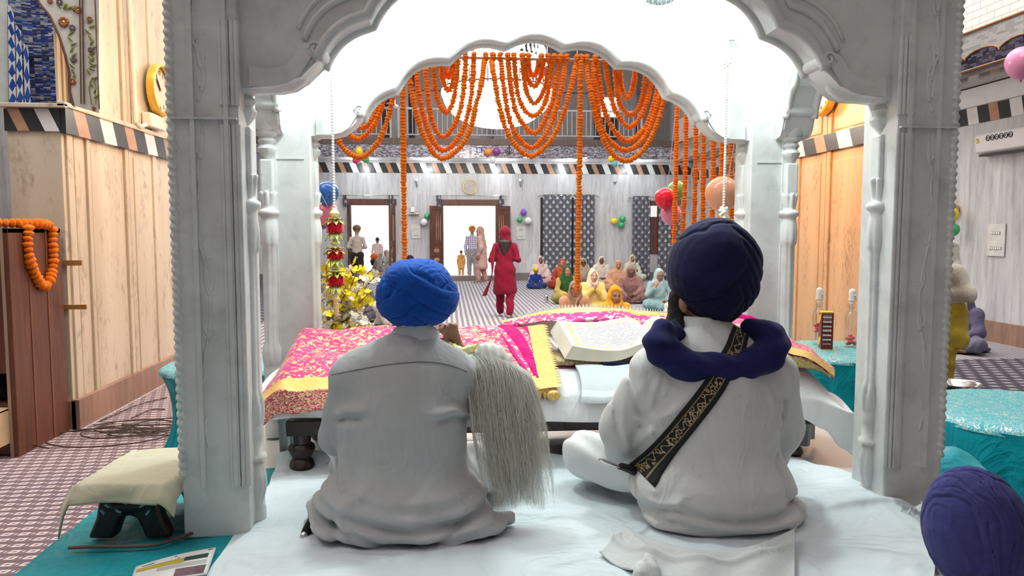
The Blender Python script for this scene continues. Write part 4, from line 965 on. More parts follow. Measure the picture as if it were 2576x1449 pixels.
teeth(lambda q: crv(Tt, .10+.9*q)+Vector((0, .003, -.002)), lambda q: crv(Tt, .10+.9*q)+Vector((0, .006, .0165)), 62).build('zigzag_edge', simple('white_lining', (.86, .86, .82), .7, var=.05), fo, smooth=False, solid=.002)
MB().grid(lambda u, v: crv(Tt, u)+Vector((0, .004+.10*v, -.03*v-.12*v*v)), 60, 8).build('back_lining', MAT['white'], fo, angle=180)
# ---------------------------------------------------------------- cover on the right end
tp = [PY(*q) for q in ((1800, 800, 3.56), (1875, 806, 3.55), (1934, 834, 3.50), (1990, 854, 3.45), (2039, 879, 3.38), (2098, 929, 3.25))]
lw = [PY(*q) for q in ((1800, 870, 3.10), (1900, 868, 3.08), (1950, 876, 3.06), (1988, 895, 3.05), (2036, 908, 3.05), (2098, 951, 3.06))]
rc = MB().grid(lambda u, v: crv(lw, u).lerp(crv(tp, u), v)+Vector((0, 0, .035*math.sin(v*PI)*(1-.5*u)+.004*math.sin(u*30+v*4))), 60, 24, uv=lambda u, v: (u*.5, v*.5)).build('embroidered_cover_end', MAT['rumala'], angle=180, solid=.003)
tag(rc, 'magenta and gold cloth end sloping off the right end of the bed', 'cloth')
MB().grid(lambda u, v: crv(lw, u).lerp(crv(tp, u), -.01+.16*v)+Vector((0, -.004, .010+.02*v)), 60, 6).build('gold_border', MAT['gold_lace'], rc, angle=180)
MB().grid(lambda u, v: crv(lw, .5+.5*u)+Vector((-.01*v, .03*v, -.045*v*math.sin(PI*min(1, u*1.1+.05)))), 40, 6).build('gold_lining', gold_mat('olive_gold_lining', (.50, .38, .10), .4), rc, angle=180, solid=.002)
a, b, c = PY(1840, 795, 3.62), PY(1932, 822, 3.58), PY(1955, 832, 3.57)
ro = MB().tube([a.lerp(b, q/8)+Vector((0, 0, .004*math.sin(q*2))) for q in range(9)], .028, 14).build('rolled_magenta_cloth', MAT['magenta_plain']); tag(ro, 'rolled magenta cloth end behind the right shoulder of the man in navy', 'cloth')
m = MB(); m.tube([b, b.lerp(c, .5), c], [.029, .026, .034], 12); m.build('gold_border', MAT['gold_lace'], ro)
# ---------------------------------------------------------------- the open book
def page_mat():
    t = NT('printed_page'); s = t.sep(t.tc('UV')); u, v = s[0], s[1]
    rows = t.m_('FRACT', t.m_('MULTIPLY', v, 27.0)); ri = t.m_('FLOOR', t.m_('MULTIPLY', v, 27.0))
    word = t.n('TexNoise', {'Vector': t.comb(t.m_('MULTIPLY', u, 26.0), t.m_('MULTIPLY', ri, 7.3)), 'Scale': 1.0, 'Detail': 0.0}, out=0)
    let = t.n('TexNoise', {'Vector': t.comb(t.m_('MULTIPLY', u, 150.0), t.m_('MULTIPLY', v, 90.0)), 'Scale': 1.0, 'Detail': 1.0}, out=0)
    ink = t.m_('MULTIPLY', t.m_('MULTIPLY', t.m_('GREATER_THAN', rows, .28), t.m_('LESS_THAN', rows, .72)), t.m_('MULTIPLY', t.m_('GREATER_THAN', word, .40), t.m_('GREATER_THAN', let, .36)))
    du = t.m_('MINIMUM', u, t.m_('SUBTRACT', 1.0, u)); dv = t.m_('MINIMUM', v, t.m_('SUBTRACT', 1.0, v)); d = t.m_('MINIMUM', t.m_('MULTIPLY', du, 1.0), t.m_('MULTIPLY', dv, .9))
    inner = t.m_('GREATER_THAN', d, .135); band = t.m_('MULTIPLY', t.m_('GREATER_THAN', d, .065), t.m_('LESS_THAN', d, .115))
    vo = t.n('TexVoronoi', {'Vector': t.tc('UV'), 'Scale': 42.0}, out=1); rgb = t.ramp(t.sep(vo)[0], [(.0, (.75, .62, .12)), (.35, (.75, .72, .5)), (.5, (.35, .55, .42)), (.68, (.78, .78, .66)), (.85, (.72, .45, .12))], 'CONSTANT')
    inkc = t.mix(let, (.05, .10, .22), (.30, .22, .12))
    c = t.mix(band, (.82, .85, .85), rgb); c = t.mix(t.m_('MULTIPLY', ink, inner), c, inkc)
    return t.fin(c, .6)
MAT['page'] = page_mat()
fr = [PY(x, y, 3.18) for x, y in ((1440, 870), (1480, 877), (1530, 882), (1570, 880), (1610, 866), (1640, 853), (1668, 846))]
bk = [PY(x, y, 3.50) for x, y in ((1402, 806), (1450, 810), (1500, 810), (1545, 803), (1578, 798), (1602, 806), (1614, 822))]
sp = fr[-1].copy(); spb = bk[-1].copy()
ax_ = (spb-sp).normalized()
def leftp(u, v): return crv(fr, u).lerp(crv(bk, u), v)
def mir(p):
    q = p-sp; h = Vector((ax_.x, ax_.y, 0)).normalized(); n = Vector((h.y, -h.x, 0)); k = q.dot(n); return p-n*2*k
def rightp(u, v): return mir(leftp(1-u, v))
book = empty('open_holy_book', (sp.x, sp.y, sp.z-.07), 0, 'very large open book with printed pages lying on cushions before the man in navy', 'book'); bo = Vector(book.location)
for fn, nm in ((leftp, 'left_page'), (rightp, 'right_page')):
    pg = MB().grid(lambda u, v: fn(u, v)-bo, 40, 30).build(nm, MAT['page'], book, angle=180)
    m = MB(); TH = .055
    def blk(u, v, k): p = fn(u, v); o_ = (u if fn is rightp else 1-u); return p-bo+Vector(((-.035 if fn is leftp else .035)*k*o_, -.012*k*(1-v), -TH*k*(.55+.45*o_*1)))
    m.grid(lambda u, k: blk(u, 0, k), 40, 6); m.grid(lambda v, k: blk(0 if fn is leftp else 1, v, k), 20, 6); m.grid(lambda u, k: blk(u, 1, k), 40, 6)
    t = NT('page_edges_'+nm); s = t.sep(t.tc('UV')); n_ = t.noise(3, 3); ln = t.m_('FRACT', t.m_('MULTIPLY', s[1], 16.0))
    mt = t.fin(t.mix(t.m_('MULTIPLY', t.m_('LESS_THAN', ln, .25), .35), t.mix(t.ramp(n_, [(.4, 0.0), (.62, 1.0)]), (.62, .56, .44), (.80, .76, .66)), (.42, .36, .28)), .7)
    m.build('page_block', mt, pg, angle=180)
# supports under the book
a, b = PY(1392, 902, 3.19), PY(1478, 922, 3.19)
m = MB(); m.bb((a.x+.01, 3.19, b.z-.0), (1.30, 3.46, a.z-.005)); tag(m.build('gold_cushion', gold_mat('antique_gold_cloth', (.40, .30, .14), .5), bevel=.012), 'flat dull gold cushion under the open book', 'cushion')
m = MB(); m.bb((.667, 3.165, 1.005), (1.33, 3.19, 1.028)); tag(m.build('navy_cloth', C_('navy_cloth_strip', (.012, .015, .05)), bevel=.006), 'navy blue cloth edge showing between the book and the towel', 'cloth')
m = MB(); m.bb((a.x-.005, 3.185, .992), (1.3, 3.45, b.z-.0)); tag(m.build('maroon_mat', C_('maroon_mat', (.25, .01, .07)), bevel=.004), 'thin maroon mat under the gold cushion', 'mat')
tw = [Vector((0, 3.175, 1.012)), Vector((0, 3.10, .985)), Vector((0, 3.035, .945)), Vector((0, 3.0, .91)), Vector((0, 2.992, .888))]
def towel_mat():
    t = NT('white_terry'); s = t.sep(t.tc('UV')); band = t.m_('MULTIPLY', t.m_('GREATER_THAN', s[1], .58), t.m_('LESS_THAN', s[1], .74)); st = t.m_('FRACT', t.m_('MULTIPLY', s[1], 60.0))
    h = t.m_('ADD', t.m_('MULTIPLY', t.noise(420, 2), t.m_('SUBTRACT', 1.0, band)), t.m_('MULTIPLY', band, st)); return t.fin((.80, .87, .90), .95, 0, t.bump(h, .8, .004), sheen=.3)
tag(MB().grid(lambda u, v: crv(tw, v)+Vector((.548+.30*u+.006*math.sin(v*5), .003*math.sin(u*14), .003*math.sin(u*9+v*3))), 40, 30).build('towel', towel_mat(), angle=180, solid=.010), 'small white terry towel laid over the bed edge below the book', 'towel')
# ---------------------------------------------------------------- people: bodies, clothes, heads
from mathutils.bvhtree import BVHTree
def body(parent, P, vox=.011, sz=1.0, mat=None, box=None, fingers=1.0, bulk=1.0):
    """one continuous skin: head with a face, neck, trunk, arms, hands with five fingers, legs, feet"""
    pts = [P['pelvis'], P['hc']]+list(P['sh'])+list(P['el'])+list(P['wr'])+list(P['kn'])+list(P['an'])+list(P['toe'])
    lo = np.min([A3(q) for q in pts], 0)-.22; hi = np.max([A3(q) for q in pts], 0)+.22
    s = SDF(lo, hi, vox); b = bulk
    s.ell(P['pelvis'], (.15*b, .11*b, .11), k=.03)
    s.cap(P['pelvis'], P['chest'], .125*b, .13*b, k=.04, sq=(1, 1.3, 1))
    s.cap(P['sh'][0], P['sh'][1], .052, k=.05); s.cap(P['chest'], P['nb'], .08, .055, k=.04)
    s.cap(P['nb'], A3(P['hc'])+A3(P['R'])@A3((0, -.02, -.04)), .052*sz, .05*sz, k=.03)
    head(s, P['hc'], P['R'], sz=sz)
    for i in (0, 1):
        s.cap(P['sh'][i], P['el'][i], .046*b, .036*b, k=.02); s.cap(P['el'][i], P['wr'][i], .037*b, .024, k=.015)
        hand(s, P['wr'][i], P['hd'][i], P['pn'][i], P.get('curl', (.4, .4))[i], 1.0*sz, thumb=P['th'][i] if 'th' in P else (-1 if i == 0 else 1), fr=fingers)
        s.cap(P['hip'][i], P['kn'][i], .085*b, .056, k=.03); s.cap(P['kn'][i], P['an'][i], .056, .036, k=.02)
        s.cap(P['an'][i], P['toe'][i], .036, .026, k=.02, sq=(1, 1, 1.1))
    return s.build('body', mat, parent)
def seated(lean=0.0, look=(0, 0, 0), arms='lap', sw=.165, h=1.0, side=0.0):
    """cross-legged; faces +Y, origin on the floor under the pelvis"""
    c = math.sin(lean)*.5; P = {}
    P['pelvis'] = (0, 0, .115); P['chest'] = (side*.5, c*.75, .40*h); P['nb'] = (side, c, .56*h); P['R'] = headframe(*look)
    f = P['R']@A3((0, 1, 0)); P['hc'] = (side*1.15+f[0]*.02, c*1.12+.03+math.sin(lean)*.08, .695*h-.07*abs(math.sin(lean)))
    P['sh'] = [(side*.9-sw, c*.95, .50*h), (side*.9+sw, c*.95, .50*h)]; P['hip'] = [(-.10, .03, .10), (.10, .03, .10)]
    P['kn'] = [(-.33, .26, .13), (.33, .26, .13)]; P['an'] = [(.10, .33, .05), (-.10, .36, .05)]; P['toe'] = [(.22, .31, .04), (-.22, .34, .04)]
    if arms == 'lap':
        P['el'] = [(-.25, c+.06, .28), (.25, c+.06, .28)]; P['wr'] = [(-.09, c+.25, .19), (.09, c+.25, .19)]; P['hd'] = [(.7, .5, -.2), (-.7, .5, -.2)]; P['pn'] = [(0, -.3, 1), (0, -.3, -1)]; P['curl'] = (.45, .45)
        P['th'] = (-1, -1)
    elif arms == 'pray':
        P['el'] = [(-.22, c+.10, .27), (.22, c+.10, .27)]; P['wr'] = [(-.035, c+.24, .40), (.035, c+.24, .40)]; P['hd'] = [(.10, .15, 1), (-.10, .15, 1)]; P['pn'] = [(1, 0, 0), (-1, 0, 0)]; P['curl'] = (.15, .15); P['th'] = (-1, 1)
    elif arms == 'chin':
        P['el'] = [(-.22, c+.12, .27), (.22, c+.12, .27)]; P['wr'] = [(-.03, c+.20, .46), (.03, c+.21, .46)]; P['hd'] = [(.35, .1, 1), (-.35, .1, 1)]; P['pn'] = [(.8, -.4, 0), (-.8, -.4, 0)]; P['curl'] = (.6, .6); P['th'] = (-1, 1)
    elif arms == 'knees':
        P['kn'] = [(-.22, .33, .34), (.22, .33, .34)]; P['an'] = [(-.13, .40, .05), (.13, .40, .05)]; P['toe'] = [(-.15, .52, .03), (.15, .52, .03)]
        P['el'] = [(-.30, c+.16, .33), (.30, c+.16, .33)]; P['wr'] = [(-.12, .42, .36), (.10, .44, .38)]; P['hd'] = [(1, .2, -.1), (-1, .15, -.1)]; P['pn'] = [(0, -1, 0), (0, -1, 0)]; P['curl'] = (.35, .35); P['th'] = (1, -1)
    elif arms == 'raised':
        P['el'] = [(-.25, c+.06, .28), (.27, c+.08, .30)]; P['wr'] = [(-.09, c+.25, .19), (.17, c+.22, .44)]; P['hd'] = [(.7, .5, -.2), (-.25, 0, 1)]; P['pn'] = [(0, -.3, 1), (-.5, -.6, 0)]; P['curl'] = (.45, .5); P['th'] = (-1, 1)
    return P
def standing(H=1.6, look=(0, 0, 0), arms='down', stride=.12, sw=.16, lean=.03):
    k = H/1.65; P = {}; P['R'] = headframe(*look)
    P['pelvis'] = (0, 0, .86*k); P['chest'] = (0, lean*.6, 1.18*k); P['nb'] = (0, lean, 1.36*k); P['hc'] = (0, lean+.035, 1.525*k); P['sh'] = [(-sw, lean, 1.30*k), (sw, lean, 1.30*k)]
    P['hip'] = [(-.09, 0, .84*k), (.09, 0, .84*k)]; P['kn'] = [(-.10, stride*.6+.03, .46*k), (.10, -stride*.3+.02, .46*k)]; P['an'] = [(-.10, stride, .075), (.10, -stride, .085)]; P['toe'] = [(-.12, stride+.15, .03), (.12, -stride+.15, .035)]
    if arms == 'down':
        P['el'] = [(-sw-.06, -.03, 1.04*k), (sw+.06, -.03, 1.04*k)]; P['wr'] = [(-sw-.07, .06, .82*k), (sw+.07, .06, .82*k)]; P['hd'] = [(0, .15, -1), (0, .15, -1)]; P['pn'] = [(1, 0, 0), (-1, 0, 0)]; P['curl'] = (.35, .35)
    elif arms == 'front':
        P['el'] = [(-sw-.09, -.05, 1.06*k), (sw+.09, -.05, 1.06*k)]; P['wr'] = [(-.07, .20, 1.06*k), (.07, .20, 1.06*k)]; P['hd'] = [(.9, .3, .1), (-.9, .3, .1)]; P['pn'] = [(0, -1, 0), (0, -1, 0)]; P['curl'] = (.4, .4)
    P['th'] = (1, -1) if arms == 'front' else (-1, 1)
    return P
def garment(name, parent, P, mat, kind, vox=.013, infl=1.0, hem=.5, sleeve=1.0, wr=.0042, seatd=False, b=1.0):
    """loose clothes built round the same bones"""
    pts = [P['pelvis'], P['nb']]+list(P['sh'])+list(P['el'])+list(P['wr'])+list(P['kn'])+list(P['an'])
    lo = np.min([A3(q) for q in pts], 0)-.26; hi = np.max([A3(q) for q in pts], 0)+.24; lo[2] = max(lo[2], -.02)
    s = SDF(lo, hi, vox); q = .018*infl
    s_floor = seatd or P['pelvis'][2] < .3
    if kind in ('tunic', 'shirt'):
        s.cap(P['pelvis'], P['chest'], (.145*b+q), (.125*b+q), k=.04, sq=(1, 1.25, 1)); s.cap(P['sh'][0], P['sh'][1], .048+q*.7, k=.05); s.cap(P['chest'], P['nb'], .095+q*.5, .062+q*.4, k=.04)
        for i in (0, 1):
            s.cap(P['sh'][i], P['el'][i], .046*b+q*.7, .042*b+q*.7, k=.03)
            if sleeve > 0: s.cap(P['el'][i], lerp(P['el'][i], P['wr'][i], sleeve), .042*b+q*.7, .034+q*.7, k=.02)
        if kind == 'tunic':
            if seatd:
                s.ell(A3(P['pelvis'])+A3((0, .02, -.03)), (.23*b, .20*b, .12), k=.05)
                for i in (0, 1): s.cap(P['hip'][i], lerp(P['hip'][i], P['kn'][i], .8), .105+q, .085+q, k=.05)
                s.ell((0, -.10, .035), (.24, .13, .05), k=.04)
            else:
                p = A3(P['pelvis']); s.cap(p, (p[0], p[1], hem+.10), .165*b+q, .205*b+q, k=.05, sq=(1, 1.25, 1)); s.cut((0, 0, -1), -hem)
    elif kind == 'trousers':
        s.ell(P['pelvis'], (.165*b+q, .125*b+q, .12), k=.04)
        for i in (0, 1): s.cap(P['hip'][i], P['kn'][i], .092*b+q, .066+q*1.2, k=.04); s.cap(P['kn'][i], lerp(P['kn'][i], P['an'][i], .93), .066+q*1.2, .050+q, k=.03)
    elif kind == 'shawl':
        s.cap(P['pelvis'], P['chest'], .160*b+q, .138*b+q, k=.05, sq=(1, 1.2, 1)); s.cap(P['sh'][0], P['sh'][1], .056+q*.7, k=.06); s.cap(P['chest'], P['nb'], .105+q, .07+q, k=.05)
        for i in (0, 1): s.cap(P['sh'][i], P['el'][i], .056+q*.6, .062+q*.6, k=.06); s.cap(P['el'][i], lerp(P['el'][i], P['wr'][i], .45), .056+q*.6, .045+q*.6, k=.05)
        s.cut((0, 0, -1), -hem, .01)
    rs = np.random.default_rng(abs(hash(name+parent.name)) % 9999 if False else len(bpy.data.objects))
    ph = rs.uniform(0, 6, 6); f = rs.uniform(.8, 1.25, 3)
    s.disp(lambda p: wr*(np.sin(p[..., 0]*26*f[0]+p[..., 2]*17+2*np.sin(p[..., 2]*9+ph[0])+ph[1])+.7*np.sin(p[..., 2]*38*f[1]+p[..., 0]*21+1.5*np.sin(p[..., 1]*13+ph[2])+ph[3])+.5*np.sin(p[..., 0]*60+p[..., 1]*31*f[2]+ph[4])))
    if s_floor: s.cut((0, 0, -1), 0)
    if kind == 'trousers': s.disp(lambda p: .005*np.sin(p[..., 0]*48+p[..., 1]*37+2.5*np.sin(p[..., 2]*20+p[..., 0]*9)))
    return s.build(name, mat, parent)
def headscarf(parent, P, mat, vox=.011, front=.0, drape=.30, open_=.074, peak=.0, name='headscarf', cover_sh=True):
    """cloth over the head with the face left open, falling over neck and shoulders"""
    hc = A3(P['hc']); R = A3(P['R']); g = lambda x, y, z: hc+R@A3((x, y, z)); nb = A3(P['nb'])
    lo = np.min([hc-.2, A3(P['sh'][0])-.2, A3(P['sh'][1])-.2, nb-(.2, .2, drape+.1)], 0); hi = np.max([hc+.22, A3(P['sh'][0])+.2, A3(P['sh'][1])+.2], 0)
    s = SDF(lo, hi, vox)
    s.ell(g(0, -.012, .03), (.094, .112, .108), k=.01, R=R); s.cap(g(0, -.02, -.02), nb+A3((0, -.01, .02)), .098, .10, k=.04)
    s.cap(g(0, .02, -.05), nb+A3((0, .03, .0)), .082, .10, k=.03)
    if peak: s.cap(g(0, -.05, .10), g(0, -.08, .10+peak), .05, .02, k=.04)
    if cover_sh:
        s.cap(P['sh'][0], P['sh'][1], .064, k=.06); s.cap(nb, A3(P['chest'])+A3((0, 0, .0)), .11, .138, k=.05, sq=(1, 1.15, 1))
        if drape > .2: s.cap(A3(P['chest']), lerp(P['chest'], P['pelvis'], min(1, (drape-.2)/.3)), .146, .155, k=.05, sq=(1, 1.12, 1))
    s.ell(g(0, .105, -.010), (open_, .105, .112), k=.012, R=R, sub=True)
    ph = random.uniform(0, 6)
    s.disp(lambda p: .0045*(np.sin(p[..., 0]*42+p[..., 2]*23+2*np.sin(p[..., 2]*12+ph))+.7*np.sin(p[..., 2]*47+p[..., 0]*33+p[..., 1]*20+ph)))
    return s.build(name, mat, parent)
def beard(parent, P, sz=1.0, ln=.10, mat=None):
    g = lambda x, y, z: A3(P['hc'])+A3(P['R'])@(A3((x, y, z))*sz); s = SDF(A3(P['hc'])-.3, A3(P['hc'])+.22, .008)
    s.cap(g(-.058, .045, -.07), g(.058, .045, -.07), .042*sz, k=.03); s.cap(g(0, .065, -.085), g(0, .06, -.085-ln), .062*sz, .040*sz, k=.03)
    for e in (-1, 1): s.cap(g(e*.072, .022, .03), g(e*.064, .045, -.07), .022*sz, .036*sz, k=.02)
    s.cap(g(-.025, .098, -.043), g(.025, .098, -.043), .009*sz, k=.01)
    s.ell(g(0, .105, -.058), (.02*sz, .012*sz, .007*sz), k=.004, R=A3(P['R']), sub=True)
    s.disp(lambda p: .004*np.sin(p[..., 0]*160+8*np.sin(p[..., 2]*40))*np.sin(p[..., 2]*70+p[..., 1]*90)); return s.build('beard', mat or MAT['beard'], parent)
def hair_cap(parent, P, long=False, sz=1.0):
    g = lambda x, y, z: A3(P['hc'])+A3(P['R'])@(A3((x, y, z))*sz); s = SDF(A3(P['hc'])-(.25, .3, .5), A3(P['hc'])+.22, .01)
    s.ell(g(0, -.018, .036), (.081*sz, .097*sz, .092*sz), k=.01, R=A3(P['R'])); s.ell(g(0, .095, -.03), (.062*sz, .07*sz, .088*sz), k=.012, R=A3(P['R']), sub=True)
    if long: s.cap(g(0, -.075, -.02), g(0, -.10, -.30), .07, .03, k=.04, sq=(1, 1.6, 1)); s.cap(g(-.05, -.07, -.1), g(-.03, -.1, -.28), .05, .02, k=.03); s.cap(g(.05, -.07, -.1), g(.05, -.1, -.24), .05, .02, k=.03)
    s.disp(lambda p: .003*np.sin(p[..., 0]*190+6*np.sin(p[..., 2]*20))); return s.build('hair', MAT['hair'], parent)
GENFOLDS = [((0, 0, 1), -.35, .42, .04, 3), ((.55, .25, .8), .15, .32, .09, 2), ((-.55, .25, .8), .15, .32, .105, 2), ((.4, .35, .85), .50, .26, .12, 2), ((-.4, .35, .85), .50, .26, .135, 2)]
def small_turban(parent, P, mat, sz=1.0):
    c = A3(P['hc'])+A3(P['R'])@A3((0, -.018, .072)); R = A3(headframe(0, rad(-10))); return turban_mesh('turban', mat, parent, c, A3(P['R'])@R, (.108*sz, .124*sz, .092*sz), GENFOLDS, 80, 56, cut=-.62)
def bvh_of(o):
    return BVHTree.FromPolygons([v.co.copy() for v in o.data.vertices], [tuple(p.vertices) for p in o.data.polygons])
def stick(b, x, z, off=.004, y0=-1.5):
    h = b.ray_cast(Vector((x, y0, z)), Vector((0, 1, 0)))
    return (h[0]+h[1].normalized()*off*(1 if h[1].y < 0 else -1)) if h[0] is not None else Vector((x, 0, z))
def stick_cam(b, root, px, py, off=.004):
    d = Vector(ray(px, py)); h = b.ray_cast(Vector((0, 0, CH))-Vector(root.location), d)
    if h[0] is None: return None
    n = h[1].normalized(); n = n if n.dot(d) < 0 else -n; return h[0]+n*off
# ================================================================ man in the blue turban (left, seen from behind)
SKB = MAT['skin_mid']
def shirt_cloth(name, c, wr=.3, sc=5): return cloth(name, c, .06, wr*.55, sc, .85, 0)
man1 = empty('person', (-.155, 2.50, .612), 0, 'seated man in grey-white shirt and royal blue turban, seen from behind, waving a whisk', 'person')
P1 = dict(pelvis=(0, 0, .12), chest=(.01, .0, .42), nb=(.035, .015, .575), hc=(.048, .045, .705), R=headframe(rad(4), rad(-8)), sh=[(-.165, .0, .50), (.185, .0, .50)],
          el=[(-.235, .07, .27), (.265, .15, .33)], wr=[(-.12, .30, .25), (.190, .22, .552)], hd=[(.7, .6, -.1), (-.38, .05, .9)], pn=[(0, .2, -1), (-.55, -.75, -.2)], curl=(.4, .95), th=(-1, -1),
          hip=[(-.10, .03, .12), (.10, .03, .12)], kn=[(-.225, .27, .22), (.30, .20, .12)], an=[(.05, .36, .07), (-.12, .40, .06)], toe=[(.17, .36, .05), (-.24, .38, .05)])
body(man1, P1, .008, 1.0, SKB)
def folds(p, man, F):
    """soft ridges and creases drawn along lines on the back of a garment: ([(px, py) ...], half width, height)"""
    x, y, z = p[..., 0], p[..., 1], p[..., 2]; d = np.zeros(x.shape, dtype=np.float32); back = np.clip((.13-y)/.08, 0, 1)
    for pl, w, h in F:
        q = [PY(a, b, 2.37)-Vector(man.location) for a, b in pl]; best = np.full(x.shape, 9.0, dtype=np.float32); tt = np.zeros(x.shape, dtype=np.float32); n = len(q)-1
        for i in range(n):
            ax, az, bx, bz = q[i].x, q[i].z, q[i+1].x, q[i+1].z; L2 = (bx-ax)**2+(bz-az)**2; t = np.clip(((x-ax)*(bx-ax)+(z-az)*(bz-az))/L2, 0, 1); dd = np.hypot(x-ax-t*(bx-ax), z-az-t*(bz-az)); m = dd < best; tt = np.where(m, (i+t)/n, tt); best = np.where(m, dd, best)
        d -= 1.4*h*np.exp(-(best/(w*1.15))**2)*np.clip(np.sin(np.clip(tt, .04, .96)*PI)*1.6, 0, 1)*back
    return d
F1 = [([(826, 1062), (862, 1040), (935, 1026)], .011, .011), ([(828, 1082), (870, 1062), (930, 1050)], .009, -.009), ([(845, 1070), (850, 1110)], .008, .006), ([(866, 1060), (870, 1100)], .006, .005), ([(1070, 1044), (1140, 1034), (1195, 1062)], .012, .012), ([(1080, 1062), (1150, 1054), (1194, 1086)], .010, -.010),
      ([(840, 1150), (862, 1230), (900, 1262)], .010, .008), ([(830, 1160), (845, 1225), (875, 1250)], .008, -.006), ([(852, 1250), (900, 1238), (940, 1200)], .010, .007), ([(870, 1290), (960, 1338), (1060, 1348), (1130, 1318), (1180, 1280)], .010, -.012), ([(850, 1240), (870, 1300), (920, 1340)], .008, .007),
      ([(840, 1268), (850, 1330), (880, 1370)], .009, -.008), ([(1040, 1382), (1130, 1352), (1250, 1322)], .007, -.012), ([(1060, 1372), (1150, 1340), (1262, 1300)], .011, .010), ([(1230, 1180), (1262, 1240), (1290, 1290)], .010, .007), ([(1010, 960), (1020, 1010)], .02, .003), ([(970, 880), (1010, 900), (1060, 884)], .012, .006), ([(985, 868), (1030, 878), (1070, 862)], .008, -.005), ([(848, 980), (846, 1040)], .010, -.004), ([(1170, 920), (1186, 1000)], .01, -.004)]
F2 = [([(1606, 925), (1610, 985), (1622, 1050), (1645, 1072)], .010, -.014), ([(1640, 960), (1616, 1010), (1612, 1060)], .012, .009), ([(1668, 950), (1648, 1000), (1642, 1050)], .010, .009), ([(1690, 958), (1668, 1010)], .008, .006), ([(1730, 985), (1690, 1030), (1640, 1072)], .012, .010), ([(1640, 1072), (1616, 1110), (1610, 1150)], .010, -.012), ([(1655, 1078), (1624, 1112), (1622, 1140)], .012, .010), ([(1575, 960), (1555, 1040), (1560, 1120)], .012, .006), ([(1592, 1000), (1585, 1090), (1596, 1150)], .009, .007), ([(1570, 1030), (1575, 1110), (1592, 1160)], .008, -.006),
      ([(1935, 985), (1955, 1040), (1985, 1085)], .010, .011), ([(1955, 960), (1975, 1020), (1998, 1060)], .010, .009), ([(1945, 1010), (1972, 1065)], .006, -.007), ([(1990, 1000), (1995, 1060), (1975, 1120)], .009, -.012), ([(1970, 1125), (1945, 1165), (1960, 1230), (1975, 1270)], .011, -.012), ([(1900, 1130), (1960, 1105)], .009, .006), ([(1885, 1110), (1950, 1085)], .007, .005), ([(2005, 970), (2012, 1060)], .008, .006),
      ([(1606, 1240), (1640, 1252), (1675, 1244), (1700, 1222)], .010, .012), ([(1614, 1258), (1645, 1266), (1672, 1262)], .007, -.007), ([(1620, 1280), (1650, 1290), (1676, 1276)], .008, .008), ([(1596, 1270), (1640, 1350), (1710, 1386), (1830, 1390), (1930, 1372), (1985, 1330)], .009, -.013), ([(1650, 1185), (1640, 1220), (1612, 1232)], .010, .006), ([(1590, 1240), (1600, 1320)], .010, -.008), ([(1960, 1290), (1975, 1330), (1940, 1368)], .009, .009), ([(1985, 1230), (2000, 1290)], .008, -.008)]
def man1_shirt():
    s = SDF((-.50, -.36, -.015), (.52, .46, .68), .0078)
    s.cap((0, -.01, .12), (0, 0, .34), .215, .205, k=.05, sq=(1, 1.18, 1)); s.cap((0, 0, .34), (.012, .0, .46), .205, .175, k=.05, sq=(1, 1.28, 1))
    s.cap((-.15, .0, .505), (.17, .0, .505), .070, k=.07); s.cap((-.135, .005, .525), (.03, .01, .575), .058, .07, k=.05); s.cap((.155, .005, .525), (.035, .01, .575), .058, .07, k=.05)
    s.cap((.035, .01, .54), (.04, .02, .60), .075, .066, k=.03)
    s.cap((-.168, 0, .49), (-.222, .055, .29), .074, .066, k=.035); s.cap((-.222, .055, .29), (-.14, .25, .26), .062, .05, k=.03)
    s.cap((.185, 0, .49), (.225, .10, .36), .072, .064, k=.035); s.cap((.225, .10, .36), (.215, .19, .47), .056, .046, k=.03)
    s.ell((0, -.05, .10), (.285, .205, .115), k=.07); s.ell((.03, -.14, .035), (.31, .125, .048), k=.03); s.cap((.12, -.11, .035), (.355, -.07, .022), .05, .028, k=.03, sq=(1, 1, 1.3)); s.cap((-.22, -.05, .05), (-.27, .02, .03), .07, .06, k=.05)
    s.cap((.0, .10, .07), (.28, .17, .11), .085, .075, k=.05); s.cap((-.1, .10, .09), (-.2, .17, .13), .09, .08, k=.05)
    def w(p):
        x, y, z = p[..., 0], p[..., 1], p[..., 2]
        lowz = np.exp(-((z-.08)/.07)**2); d = .010*lowz*np.sin((z-.55*(x-.02)**2)*115+1.3*np.sin(x*6))            # rolls at the hem
        if 0: d += -.012*np.exp(-((z-.325-.25*(np.abs(x)-.17))/.016)**2)*np.clip((np.abs(x)-.06)/.10, 0, 1)*(np.abs(x) > .04)*-1*-1  # creases below the shoulder blades
        if 0: d += .008*np.exp(-((z-.352-.25*(np.abs(x)-.17))/.022)**2)*np.clip((np.abs(x)-.06)/.10, 0, 1)*-1
        d += .006*np.sin(x*34+5*np.sin(z*7)+z*12)*np.clip((.36-z)/.3, 0, 1)+.003*np.sin(z*46+x*30+2*np.sin(x*15))*np.clip((np.abs(x)-.12)/.1, 0, 1)
        return d+folds(p, man1, F1)
    s.disp(w); return s.build('shirt', shirt_cloth('grey_white_cotton', (.47, .48, .49), .5), man1, it=2)
sh1 = man1_shirt(); b1 = bvh_of(sh1)
def seam(parent, b, root, pts, r, mat, name='seam', off=.001):
    q = [stick_cam(b, root, x, y, off) for x, y in pts]; q = [p for p in q if p is not None]
    return MB().tube(q, r, 5).build(name, mat, parent) if len(q) > 1 else None
seam(sh1, b1, man1, [(835+i*17, 948-38*math.sin(min(1, i/20)*PI*.62+.12)+(max(0, i-13)**2)*.42) for i in range(21)], .0016, simple('seam_shadow', (.16, .17, .19), .9))
